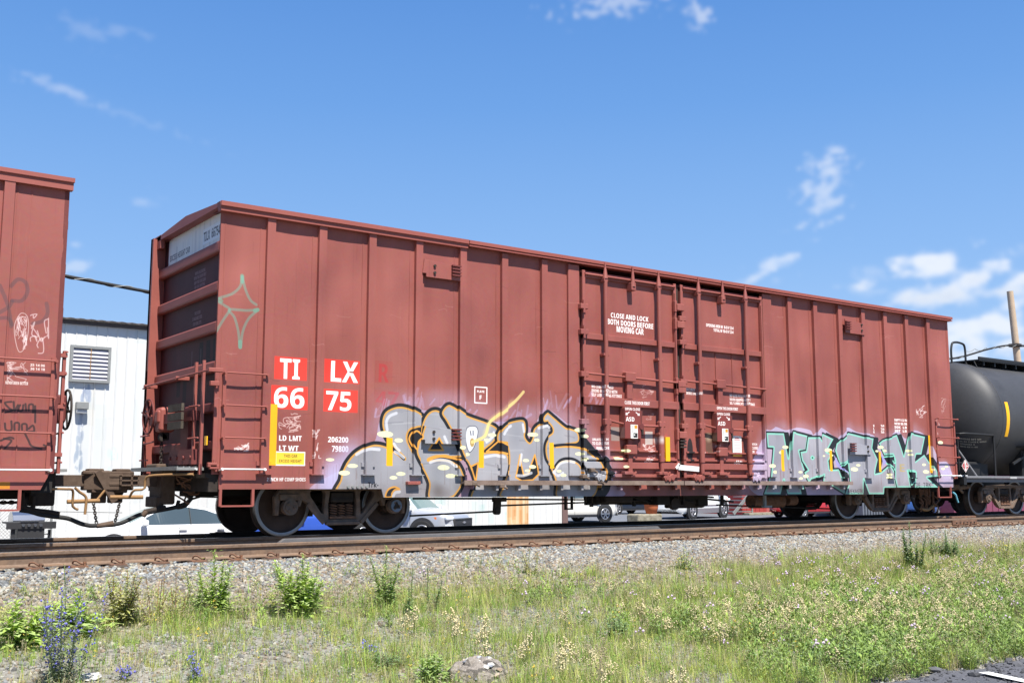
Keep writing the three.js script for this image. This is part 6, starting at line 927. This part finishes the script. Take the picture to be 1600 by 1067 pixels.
{ const w0 = onY(1160, 804, -1.05), w1x = w0.x + 16, t = thing('red_building', 'low red-painted block building beyond the parking lot', 'building', w0.x + 8, -1.05, w0.z - 3), redM = std({ map: noiseTex(256, tint('#a03c38', 0.1, 5), true, 2), roughness: 0.8 });
  part('wall', [box(w0.x, w1x, -1.1, 2.6, w0.z - 6, w0.z)], redM, t); for (let i = 0; i < 40; i++) part('board', box(w0.x + 0.02 + i * 0.4, w0.x + 0.39 + i * 0.4, -1.05, 2.5, w0.z, w0.z + 0.025), redM, t); part('roof', box(w0.x - 0.3, w1x + 0.3, 2.6, 2.75, w0.z - 6.3, w0.z + 0.3), M.castDark, t); part('door', [box(w0.x + 2.2, w0.x + 3.2, -1.05, 1.0, w0.z + 0.026, w0.z + 0.06), box(w0.x + 3.0, w0.x + 3.06, -0.1, 0.0, w0.z + 0.06, w0.z + 0.1)], std({ color: new THREE.Color(0.4, 0.1, 0.09), roughness: 0.7 }), t);
  const kb = thing('curb', 'pale concrete kerb with weeds along the front of the red building', 'kerb', w0.x + 6, -1.05, w0.z + 1.2); part('kerb_stone', box(w0.x - 1, w1x, -1.06, -0.9, w0.z + 0.9, w0.z + 1.5, 0.03), concrete, kb);
  const s = thing('wooden_steps', 'grey wooden steps beside the red building', 'steps', w0.x - 1.2, -1.05, w0.z + 0.6); for (let i = 0; i < 5; i++) part('tread', box(w0.x - 2.0 + i * 0.28, w0.x - 0.2, -0.85 + i * 0.22, -0.8 + i * 0.22, w0.z + 0.1, w0.z + 1.1), M.galv, s); part('stringer', [bar(V(w0.x - 2.0, -0.95, w0.z + 1.12), V(w0.x - 0.5, 0.25, w0.z + 1.12), 0.05, 0.2)], M.galv, s); part('post', [rod(V(w0.x - 0.3, -1.05, w0.z + 1.1), V(w0.x - 0.3, 1.2, w0.z + 1.1), 0.05)], M.galv, s); }
{ const a = onY(1412, 806, -1.05), b = onY(1480, 805.5, -1.05), t = thing('corrugated_shed', 'grey corrugated shed between the right truck and the tank car', 'shed', (a.x + b.x) / 2, -1.05, a.z - 2), gm = std({ map: noiseTex(128, tint('#6c7078', 0.1, 5), true, 1), roughness: 0.6, metalness: 0.2 });
  const n = 26, x0 = a.x - 4, w = (b.x - x0) / n; for (let i = 0; i < n; i++) part('sheet_rib', box(x0 + i * w, x0 + i * w + w * 0.55, -1.05, 1.6, a.z, a.z + 0.09), gm, t); part('wall', box(x0, b.x, -1.05, 1.6, a.z - 4, a.z), gm, t); part('roof', box(x0 - 0.2, b.x + 0.2, 1.6, 1.7, a.z - 4.2, a.z + 0.2), gm, t); }
{ const a = onY(1492, 806.5, -1.05), t = thing('maroon_container', 'maroon container standing behind the tank car wheels', 'container', a.x + 8, -1.05, a.z - 2), mm = std({ map: noiseTex(128, tint('#7c3f55', 0.08, 5), true, 1), roughness: 0.7 }); part('wall', box(a.x, a.x + 40, -1.05, 1.4, a.z - 2.4, a.z), mm, t); for (let i = 0; i < 60; i++) part('rib', box(a.x + 0.2 + i * 0.66, a.x + 0.5 + i * 0.66, -0.95, 1.3, a.z, a.z + 0.04), mm, t); part('roof', box(a.x - 0.05, a.x + 40.05, 1.4, 1.5, a.z - 2.45, a.z + 0.05), mm, t); }

// ---------------------------------------------------------------- utility pole and cables
{ const zp = -20, a = onZ(1579, 455, zp), b = onZ(1592, 572, zp), d = a.clone().sub(b), k = (-1.1 - b.y) / d.y, foot = b.clone().addScaledVector(d, k);
  const t = thing('utility_pole', 'leaning weathered timber utility pole behind the tank car', 'utility pole', foot.x, -1.1, zp), pm = std({ map: noiseTex(512, (u, v) => { const n = tile(u * 1, v, 4, 3) * 30 + tile(u, v, 60, 8, 2) * 46; return [186 + n, 164 + n, 140 + n]; }, true, 1.5), roughness: 0.95 });
  part('pole', rod(foot, a, 0.27, 14, 0.2), pm, t); const w = onZ(1586, 540, zp); part('cable_bracket', [box(w.x - 0.3, w.x + 0.35, w.y - 0.1, w.y + 0.12, zp - 0.25, zp + 0.32, 0.03), disc(0.09, 0.2, 10).translate(w.x - 0.3, w.y + 0.02, zp + 0.3)], M.castDark, t);
  const cab = thing('overhead_cable', 'thick black lashed overhead cable sagging behind the boxcars to the pole', 'cable', w.x, w.y, zp + 0.3), cy = (x) => (x < 61 ? 7.42 - 0.085 * (x - 10) + 0.00206 * (x - 10) ** 2 + 0.0045 * Math.max(0, x - 25) : mix(8.97, w.y, (x - 61) / (w.x - 61))), cq = []; for (let x = -40; x < w.x - 0.5; x += 4) cq.push(V(x, cy(x), zp + 0.3)); cq.push(V(w.x, w.y, zp + 0.3), V(w.x + 22, w.y - 1.0, zp + 0.3), V(w.x + 45, w.y + 0.4, zp + 0.3));
  part('cable', new THREE.TubeGeometry(new THREE.CatmullRomCurve3(cq), 140, 0.06, 7), M.rubber, cab);
  const wr = []; for (let x = -2; x < 74; x += 0.16) wr.push(V(x, (x < w.x ? cy(x) : mix(w.y, w.y - 1, (x - w.x) / 22)) + 0.065 * Math.sin(x * 5), zp + 0.3 + 0.065 * Math.cos(x * 5))); part('lashing', new THREE.TubeGeometry(new THREE.CatmullRomCurve3(wr), 1100, 0.016, 4), M.galv, cab); }

// ---------------------------------------------------------------- grass and weeds
function blade(w, h, lean, bend, turn, seg = 3) {
  const pos = [], idx = []; for (let i = 0; i <= seg; i++) { const t = i / seg, y = h * t * (1 - 0.12 * bend * t), o = lean * h * t + bend * h * t * t * 0.5, ww = w * (1 - t * 0.92) * 0.5; pos.push(-ww, y, o, ww, y, o); if (i) { const k = i * 2; idx.push(k - 2, k - 1, k, k, k - 1, k + 1); } }
  const g = new THREE.BufferGeometry(); g.setAttribute('position', new THREE.Float32BufferAttribute(pos, 3)); g.setIndex(idx); g.computeVertexNormals(); return g.rotateY(turn);
}
function leaf(len, wid, droop) {                          // a small folded leaf pointing along +z
  const pos = [0, 0, 0, -wid / 2, 0.12 * wid, len * 0.45, 0, -0.05 * wid, len * 0.5, wid / 2, 0.12 * wid, len * 0.45, 0, -droop * len, len], g = new THREE.BufferGeometry(); g.setAttribute('position', new THREE.Float32BufferAttribute(pos, 3)); g.setIndex([0, 1, 2, 0, 2, 3, 1, 4, 2, 2, 4, 3]); g.computeVertexNormals(); return g;
}
function tuft(seed, n, hMin, hMax, w, spread, bendMax) { const r = rngOf(seed), q = []; for (let i = 0; i < n; i++) { const a = r() * 6.283, d = r() * spread; q.push(blade(w * (0.6 + r() * 0.8), mix(hMin, hMax, r()), r() * 0.35, r() * bendMax, r() * 6.283).translate(Math.cos(a) * d, 0, Math.sin(a) * d)); } return joined(q); }
function bouquet(seed, n, h, leafLen, leafW) {            // leafy little forb
  const r = rngOf(seed), q = []; for (let i = 0; i < n; i++) { const y = h * (0.1 + 0.9 * r()), a = r() * 6.283, d = 0.02 + r() * 0.05; q.push(leaf(leafLen * (0.6 + r() * 0.7), leafW * (0.6 + r() * 0.6), 0.1 + r() * 0.5).rotateX(-0.5 - r() * 0.6).rotateY(a).translate(Math.sin(a) * d * 0.6, y, Math.cos(a) * d * 0.6)); }
  q.push(new THREE.CylinderGeometry(0.0015, 0.0025, h, 4).translate(0, h / 2, 0)); return joined(q);
}
function heads(seed, n, h, size, bunch) {                 // wiry stalks carrying small papery heads
  const r = rngOf(seed), st = [], hd = []; for (let i = 0; i < n; i++) { const a = r() * 6.283, tilt = r() * 0.35, hh = h * (0.6 + r() * 0.5), tip = V(Math.sin(a) * tilt * hh, hh, Math.cos(a) * tilt * hh); st.push(rod(V(0, 0, 0), tip, 0.0016, 3)); for (let k = 0; k < bunch; k++) hd.push(new THREE.OctahedronGeometry(size * (0.6 + r() * 0.6), 0).scale(1, 1.2, 1).translate(tip.x + (r() - 0.5) * size * 5, tip.y + (r() - 0.6) * size * 5, tip.z + (r() - 0.5) * size * 5)); }
  return [joined(st), joined(hd)];
}
const leafMat = (o = {}) => new THREE.MeshPhysicalMaterial({ color: 0xffffff, roughness: 0.75, transmission: 0.3, thickness: 0, side: THREE.DoubleSide, ...o });
const grassMat = leafMat();
const G = (r, g, b) => new THREE.Color().setRGB(r, g, b);
{
  const r = rngOf(21), L = Object.fromEntries(['a', 'b', 'c', 'd', 'e', 'f', 'g', 'h', 'k'].map((k) => [k, []]));
  const greens = [G(0.33, 0.43, 0.06), G(0.25, 0.4, 0.05), G(0.42, 0.46, 0.08), G(0.18, 0.32, 0.045), G(0.48, 0.47, 0.13)], dry = [G(0.5, 0.42, 0.22), G(0.44, 0.36, 0.2), G(0.56, 0.5, 0.3)];
  const jit = (c) => c.clone().multiplyScalar(0.75 + r() * 0.5);
  for (let i = 0; i < 130000; i++) {
    const x = 0.4 + r() * r() * 12 + r() * 16, z = 4.0 + r() * 8; if (!inView(x, -0.7, z, 0.12)) continue;
    const edge = grassEdge(x); if (z < edge - 0.1 - r() * r() * 1.3 || z > roadEdge(x) - 0.08) continue;
    const g = gravelPatch(x, z), wet = sm(x, 5.5, 10) * 0.5 + fbm(x * 0.28, z * 0.4, 40, 3) * 0.9 + 0.35, rim = Math.exp(-((z - edge - 0.55) ** 2) / 0.35) * sm(x, 8, 11);
    const dens = clamp(0.58 - g * 1.0 + wet * 0.3 + rim * 0.5 + (1 - sm(x, 5, 8)) * 0.2, 0.06, 1) * (0.35 + 0.9 * sm(fbm(x * 1.5, z * 1.9, 70, 3), -0.22, 0.25)); if (r() > dens) continue;
    const y = bumpy(x, z) - 0.01, s = (0.5 + r() * 0.55) * mix(0.7, 1.05, clamp(wet * 0.7 + rim, 0, 1)) * (1 + 0.3 * sm(x, 11, 16)) * (0.8 + 0.55 * sm(fbm(x * 0.9, z * 1.1, 75, 2), -0.1, 0.35)), k = r(), dryish = r() < 0.3 - wet * 0.16;
    const c = jit(dryish ? dry[(r() * 3) | 0] : greens[(r() * 5) | 0].clone().lerp(G(0.3, 0.36, 0.09), rim * 0.5));
    if (k < 0.34) L.a.push([x, y, z, s, r() * 6.28, c]); else if (k < 0.62) L.b.push([x, y, z, s, r() * 6.28, c]); else if (k < 0.965) L.c.push([x, y, z, s, r() * 6.28, jit(greens[(r() * 4) | 0])]); else L.k.push([x, y, z, s, r() * 6.28, jit(dry[(r() * 3) | 0])]);
  }
  for (let i = 0; i < 5200; i++) { const x = 1 + r() * 9, z = zA(x) + 1.1 + r() * 2.4; if (!inView(x, -0.4, z, 0.12)) continue; if (r() > 0.05 + 0.8 * sm(fbm(x * 1.1, z * 1.3, 90, 3), -0.05, 0.4) * sm(z - zA(x), 0.9, 2.6)) continue; const y = bumpy(x, z) - 0.01, c = jit(r() < 0.35 ? dry[(r() * 3) | 0] : greens[(r() * 5) | 0]); (r() < 0.5 ? L.b : L.d).push([x, y, z, 0.45 + r() * 0.6, r() * 6.28, c]); }
  // green leafy forbs thick towards the road at the right
  for (let i = 0; i < 36000; i++) { const x = 3 + r() * 24, z = 4.6 + r() * 7.2; if (!inView(x, -0.7, z, 0.12) || z > roadEdge(x) - 0.05 || z < grassEdge(x) + 0.1) continue; const w = fbm(x * 0.4, z * 0.5, 60, 3) + 0.5 * sm(x, 6, 9) * sm(z, 6.5, 9.5) + 0.25 * sm(x, 13, 18) - 0.12; if (r() > clamp(w * 1.5, 0, 0.95)) continue; L.d.push([x, bumpy(x, z) - 0.01, z, 0.7 + r() * 0.8, r() * 6.28, jit(greens[[1, 3, 3, 1][(r() * 4) | 0]].clone().lerp(G(0.4, 0.42, 0.1), r() * 0.4).multiplyScalar(0.6 + 0.45 * r()))]); }
  // papery cream heads (rabbit-foot and hop clover) in drifts, pink vetch among them
  for (let i = 0; i < 9500; i++) { const x = 5 + r() * 21, z = 4.8 + r() * 6.6; if (!inView(x, -0.6, z, 0.1) || z > roadEdge(x) - 0.15 || z < grassEdge(x) + 0.5) continue; const d = Math.exp(-((x - 9.9) ** 2) / 3.5 - ((z - 9.2) ** 2) / 1.3) * 0.75 + Math.exp(-((x - 14.8) ** 2) / 5 - ((z - 8.0) ** 2) / 1.2) * 0.5 + 0.03 + fbm(x * 0.8, z * 0.8, 80, 2) * 0.3; if (r() > d) continue; L.e.push([x, bumpy(x, z), z, 0.7 + r() * 0.6, r() * 6.28, jit(G(0.72, 0.62, 0.36))]); }
  for (let i = 0; i < 620; i++) { const x = 6.5 + r() * 17, z = 5.4 + r() * 5.6; if (!inView(x, -0.6, z, 0.1) || z > roadEdge(x) - 0.2) continue; if (r() > 0.18 + 0.7 * sm(x, 10, 13)) continue; L.g.push([x, bumpy(x, z), z, 0.8 + r() * 0.5, r() * 6.28, jit(G(0.7, 0.55, 0.68))]); }
  for (let i = 0; i < 240; i++) { const x = 1.5 + r() * 20, z = 4.8 + r() * 6; if (!inView(x, -0.6, z, 0.1) || z > roadEdge(x) - 0.3) continue; if (r() > 0.25 + 0.6 * sm(6.5, 3, x) + fbm(x, z, 3, 2)) continue; L.h.push([x, bumpy(x, z), z, 0.8 + r() * 0.5, r() * 6.28, jit(G(0.75, 0.58, 0.08))]); }
  const stuff = (name, label, geo, list, mat = grassMat) => { const m = scatter(name, label, geo, mat, list); m.userData.category = name.replace(/_/g, ' '); return m; };
  stuff('grass', 'fine upright grass tufts over the verge in front of the ballast', tuft(1, 12, 0.09, 0.24, 0.005, 0.07, 0.5), L.a);
  stuff('grass', 'taller arching grass blades mixed through the verge', tuft(2, 9, 0.14, 0.32, 0.006, 0.08, 1.1), L.b);
  stuff('ground_cover', 'short leafy plants between the grass tufts', bouquet(3, 14, 0.1, 0.028, 0.011), L.c);
  stuff('ground_cover', 'dense leafy green weeds towards the asphalt corner', bouquet(4, 34, 0.17, 0.036, 0.013), L.d);
  const dk = heads(9, 5, 0.26, 0.006, 4); stuff('dry_stalks', 'dry straw-coloured seed stalks among the grass', joined(dk), L.k);
  const cream = heads(5, 6, 0.21, 0.0075, 5), pink = heads(6, 1, 0.24, 0.011, 4), yel = heads(7, 2, 0.17, 0.0065, 3);
  const stalkMat = std({ color: G(0.2, 0.22, 0.07), roughness: 0.9 });
  stuff('cream_flowers', 'drifts of papery cream flower heads in the right half of the verge', cream[1], L.e); stuff('flower_stalks', 'thin green stalks under the cream flower heads', cream[0], L.e.map((q) => q.slice(0, 5)), stalkMat);
  stuff('pink_flowers', 'scattered small pale pink flower heads in the verge', pink[1], L.g); stuff('flower_stalks', 'thin green stalks under the pink flower heads', pink[0], L.g.map((q) => q.slice(0, 5)), stalkMat);
  stuff('yellow_flowers', 'scattered small yellow flowers in the verge', yel[1], L.h); stuff('flower_stalks', 'thin green stalks under the yellow flowers', yel[0], L.h.map((q) => q.slice(0, 5)), stalkMat);
}
// single weeds: where the stem meets the ground in the photograph, and where its tip is
const weedMats = { bright: leafMat({ color: G(0.36, 0.5, 0.06) }), mid: leafMat({ color: G(0.27, 0.4, 0.06) }), dark: leafMat({ color: G(0.16, 0.27, 0.06) }), grey: leafMat({ color: G(0.22, 0.28, 0.13) }), yellowish: leafMat({ color: G(0.37, 0.38, 0.08) }) };
const stemMats = { green: std({ color: G(0.18, 0.22, 0.08), roughness: 0.9 }), red: std({ color: G(0.26, 0.14, 0.08), roughness: 0.9 }) };
function groundAt(px, py) { let z = 8; for (let i = 0; i < 24; i++) { const p = onZ(px, py, z); const d = p.y - bumpy(p.x, z); const q = onY(px, py, bumpy(p.x, z)); z = mix(z, q.z, 0.6); void d; } const p = onZ(px, py, z); return p.setY(bumpy(p.x, z)); }
function weed(label, cat, px, py, tipY, seed, { stems = 1, spread = 0.05, leaves: leaves0 = 60, len = 0.06, wid = 0.02, mat = 'mid', base = 0, bushy = 0.35, flower } = {}) {
  len *= 1.2; wid *= 1.45; const leaves = Math.round(leaves0 * 1.5), p = groundAt(px, py), d = Math.hypot(p.x - EYE.x, p.z - EYE.z) * 0.98, H = ((py - tipY) * d) / FPX, t = thing(cat.replace(/ /g, '_'), label, cat, p.x, p.y, p.z), r = rngOf(seed), st = [], lv = [], fl = [];
  for (let s = 0; s < stems; s++) {
    const a = r() * 6.283, h = H * (s ? 0.5 + r() * 0.42 : 1), b = V(p.x + Math.sin(a) * spread * 0.4 * r(), p.y, p.z + Math.cos(a) * spread * 0.4 * r()), lean = s ? 0.1 + r() * bushy : 0.03, tip = V(b.x + Math.sin(a) * lean * h, p.y + h, b.z + Math.cos(a) * lean * h), mid = b.clone().lerp(tip, 0.5).add(V((r() - 0.5) * 0.03, 0, (r() - 0.5) * 0.03)), curve = new THREE.CatmullRomCurve3([b, mid, tip]);
    st.push(new THREE.TubeGeometry(curve, 10, 0.0035, 5));
    for (let i = 0; i < leaves; i++) { const k = base + (1 - base) * (i + r()) / leaves, q = curve.getPoint(k), az = i * 2.4 + r(), sc = mix(1.15, 0.4, k) * (0.7 + r() * 0.6); lv.push(leaf(len * sc, wid * sc, 0.1 + r() * 0.5).rotateX(-0.25 - r() * 0.6).rotateY(az).translate(q.x, q.y, q.z));
      if (bushy > 0.2 && r() < 0.4) { const e = 0.03 + r() * len * 1.6 * (1 - k * 0.6); lv.push(leaf(len * sc * 0.8, wid * sc, 0.3).rotateX(-0.4).rotateY(az + r()).translate(q.x + Math.sin(az) * e, q.y + r() * 0.03, q.z + Math.cos(az) * e)); } }
    if (flower) for (let i = 0; i < flower.n; i++) { const k = 0.22 + 0.78 * r(), q = curve.getPoint(k), az = r() * 6.283, e = (0.015 + r() * 0.04) * (1.25 - k * 0.6); const o = new THREE.OctahedronGeometry(flower.size * (0.6 + r() * 0.7), 0).scale(1, 1.3, 1).translate(q.x + Math.sin(az) * e, q.y, q.z + Math.cos(az) * e); fl.push(o); }
  }
  for (const q of st) part('stem', q, stemMats[flower ? 'green' : bushy > 0.5 ? 'red' : 'green'], t); part('foliage', lv, weedMats[mat], t); if (fl.length) part('flowers', fl, flower.mat, t);
  return t;
}
const blue = std({ color: G(0.16, 0.15, 0.5), roughness: 0.7 }), yellowF = std({ color: G(0.75, 0.6, 0.05), roughness: 0.7 });
weed("tall blue-flowered weed at the bottom left, its spikes reaching the ballast", 'flowering weed', 97, 1072, 903, 1, { stems: 12, spread: 0.3, leaves: 70, len: 0.055, wid: 0.009, mat: 'grey', bushy: 0.32, flower: { n: 30, size: 0.0075, mat: blue } });
weed('small clump of blue flowers at the bottom edge below the boxcar truck', 'flowering weed', 310, 1066, 1018, 2, { stems: 4, spread: 0.16, leaves: 26, len: 0.04, wid: 0.008, mat: 'grey', flower: { n: 14, size: 0.007, mat: blue } });
weed('little blue flower sprig between the large blue weed and the bottom clump', 'flowering weed', 192, 1062, 1040, 3, { stems: 3, spread: 0.1, leaves: 16, len: 0.035, wid: 0.008, mat: 'grey', flower: { n: 14, size: 0.008, mat: blue } });
weed('low blue-flowered sprig in gravelly grass left of the dirt mound', 'flowering weed', 573, 1022, 1000, 4, { stems: 3, spread: 0.12, leaves: 18, len: 0.035, wid: 0.008, mat: 'dark', flower: { n: 12, size: 0.008, mat: blue } });
weed('broad-leaved bright green weed at the far left edge', 'weed', 36, 1014, 946, 5, { stems: 7, spread: 0.24, leaves: 26, len: 0.14, wid: 0.042, mat: 'bright', bushy: 0.5 });
weed('broad-leaved green weed right behind the tall blue flowers', 'weed', 122, 992, 932, 6, { stems: 7, spread: 0.24, leaves: 24, len: 0.18, wid: 0.05, mat: 'bright', bushy: 0.6 });
weed('yellow-green bushy weed on the ballast right of the blue flowers', 'weed', 187, 976, 896, 7, { stems: 9, spread: 0.35, leaves: 40, len: 0.085, wid: 0.03, mat: 'yellowish', bushy: 0.62 });
weed('thin weed with reddish stems on the ballast below the wheel', 'weed', 240, 966, 898, 8, { stems: 6, spread: 0.3, leaves: 12, len: 0.05, wid: 0.016, mat: 'yellowish', bushy: 0.55 });
weed('slim green weed just left of the tallest weed beneath the boxcar ladder', 'weed', 302, 955, 884, 9, { stems: 3, spread: 0.12, leaves: 40, len: 0.055, wid: 0.018, mat: 'mid' });
weed('tallest bushy weed beneath the boxcar ladder, its tip against the rail', 'weed', 335, 962, 866, 10, { stems: 6, spread: 0.22, leaves: 60, len: 0.09, wid: 0.028, mat: 'bright', bushy: 0.36 });
weed('pale spindly weed between the ladder weed and the bright green bush', 'weed', 276, 968, 900, 11, { stems: 5, spread: 0.25, leaves: 14, len: 0.045, wid: 0.014, mat: 'yellowish', bushy: 0.55 });
weed('bright green rounded bush with two taller spikes below the truck springs', 'weed', 468, 963, 870, 12, { stems: 10, spread: 0.3, leaves: 56, len: 0.11, wid: 0.032, mat: 'bright', bushy: 0.42 });
weed('thin dark spike beside the bright green bush', 'weed', 497, 940, 880, 13, { stems: 2, spread: 0.06, leaves: 40, len: 0.045, wid: 0.01, mat: 'dark' });
weed('narrow upright green weed below the second wheel of the left truck', 'weed', 604, 952, 858, 14, { stems: 5, spread: 0.18, leaves: 80, len: 0.08, wid: 0.02, mat: 'mid', bushy: 0.24 });
weed('thin dark spike weed just right of the narrow upright weed', 'weed', 641, 962, 889, 15, { stems: 2, spread: 0.05, leaves: 60, len: 0.045, wid: 0.013, mat: 'dark', bushy: 0.1 });
weed('second dark spike weed, with a leafy base, near the white SUV grille', 'weed', 672, 955, 889, 16, { stems: 3, spread: 0.12, leaves: 46, len: 0.05, wid: 0.014, mat: 'dark', bushy: 0.25 });
weed('loose pale weed on the ballast edge below the brake lever', 'weed', 832, 900, 858, 17, { stems: 6, spread: 0.25, leaves: 20, len: 0.05, wid: 0.018, mat: 'yellowish', bushy: 0.4 });
weed('yellow-topped weed on the ballast edge below the boxcar doors', 'flowering weed', 1070, 893, 858, 18, { stems: 5, spread: 0.18, leaves: 24, len: 0.06, wid: 0.018, mat: 'mid', bushy: 0.3, flower: { n: 6, size: 0.009, mat: yellowF } });
weed('short dark spike weed standing alone at the grass edge', 'weed', 1260, 892, 870, 19, { stems: 3, spread: 0.08, leaves: 40, len: 0.04, wid: 0.012, mat: 'dark', bushy: 0.1 });
weed('tallest dark spike weed at the right, in front of the ballast', 'weed', 1429, 905, 822, 20, { stems: 7, spread: 0.2, leaves: 80, len: 0.085, wid: 0.026, mat: 'dark', bushy: 0.14 });
weed('thin dark weed between the tallest spike and the grey bushy pair', 'weed', 1463, 882, 842, 21, { stems: 4, spread: 0.12, leaves: 60, len: 0.075, wid: 0.022, mat: 'dark', bushy: 0.12 });
weed('grey-green bushy weed with two tips at the right grass edge', 'weed', 1486, 884, 833, 22, { stems: 10, spread: 0.4, leaves: 60, len: 0.09, wid: 0.026, mat: 'dark', bushy: 0.24 });
weed('pale yellow-green weed near the right edge of the verge', 'weed', 1562, 884, 842, 23, { stems: 7, spread: 0.4, leaves: 28, len: 0.07, wid: 0.02, mat: 'yellowish', bushy: 0.4, flower: { n: 5, size: 0.01, mat: yellowF } });
weed('leafy clump in the gravel patch right of the dirt mound', 'weed', 962, 1000, 964, 24, { stems: 6, spread: 0.2, leaves: 26, len: 0.06, wid: 0.024, mat: 'dark', bushy: 0.4 });
weed('flat dark green cushion plant in the grass left of the dirt mound', 'weed', 605, 1042, 1022, 25, { stems: 12, spread: 0.3, leaves: 20, len: 0.05, wid: 0.02, mat: 'dark', bushy: 0.9 });
weed('dark leafy patch of weeds above the asphalt corner', 'weed', 1335, 1050, 1000, 26, { stems: 10, spread: 0.4, leaves: 30, len: 0.07, wid: 0.028, mat: 'mid', bushy: 0.6 });
weed('tall dark green weed at the bottom left of centre', 'weed', 668, 1066, 1020, 27, { stems: 6, spread: 0.2, leaves: 30, len: 0.08, wid: 0.02, mat: 'mid', bushy: 0.4 });
{ // mound of dirt and a few pale stones
  const p = groundAt(748, 1066), t = thing('dirt_mound', 'small mound of grey dirt and stones in the grass at the bottom edge', 'dirt mound', p.x, p.y, p.z), g = new THREE.SphereGeometry(0.27, 40, 24, 0, 6.283, 0, 1.57), q = g.attributes.position;
  for (let i = 0; i < q.count; i++) { const n = 1 + fbm(q.getX(i) * 9, q.getY(i) * 9, q.getZ(i) * 9, 4) * 0.28; q.setXYZ(i, q.getX(i) * n, q.getY(i) * n * 0.82, q.getZ(i) * n); } g.computeVertexNormals();
  part('soil', g.translate(p.x, p.y - 0.03, p.z), std({ map: noiseTex(256, (u, v) => { const n = tile(u, v, 14, 2) * 60 + tile(u, v, 60, 7, 3) * 80; return [132 + n, 124 + n, 114 + n]; }, true, 0.5), roughness: 1, bumpMap: bumpFine, bumpScale: 0.02 }), t);
  const r = rngOf(44); for (let i = 0; i < 26; i++) { const a = r() * 6.283, e = r() * 0.24, s = 0.012 + r() * 0.022; part('stone', stoneGeo(300 + i).scale(s, s, s).translate(p.x + Math.cos(a) * e, p.y + 0.2 * Math.sqrt(Math.max(0, 1 - (e / 0.26) ** 2)) - 0.01, p.z + Math.sin(a) * e), std({ color: stoneCols[i % 9], roughness: 0.95 }), t); }
  const s = groundAt(138, 1062), b = thing('rock', 'pale flat stone at the bottom edge right of the blue flowers', 'rock', s.x, s.y, s.z); part('stone', stoneGeo(77).scale(0.13, 0.06, 0.1).translate(s.x, s.y + 0.02, s.z), std({ color: new THREE.Color('#b5b2ae'), roughness: 0.95 }), b);
}

{ // dark crumbs of broken asphalt along the road edge
  const r = rngOf(91), list = []; for (let i = 0; i < 5200; i++) { const x = 5 + r() * 14, e = roadEdge(x), z = e - 0.32 + r() * r() * 1.5; if (z < e && r() < 0.35) continue; const s = 0.005 + r() * r() * 0.022 + (r() < 0.02 ? 0.03 : 0); list.push([x, z < e ? bumpy(x, z) + 0.004 : -0.742 + s * 0.2, z, s, r() * 6.28, new THREE.Color('#5c5c5f').multiplyScalar(0.35 + r() * 0.75), (r() - 0.5) * 2]); }
  scatter('gravel', 'dark crumbs of broken asphalt along the ragged road edge', stoneGeo(105), stoneMat, list);
}
renderer.render(scene, camera);
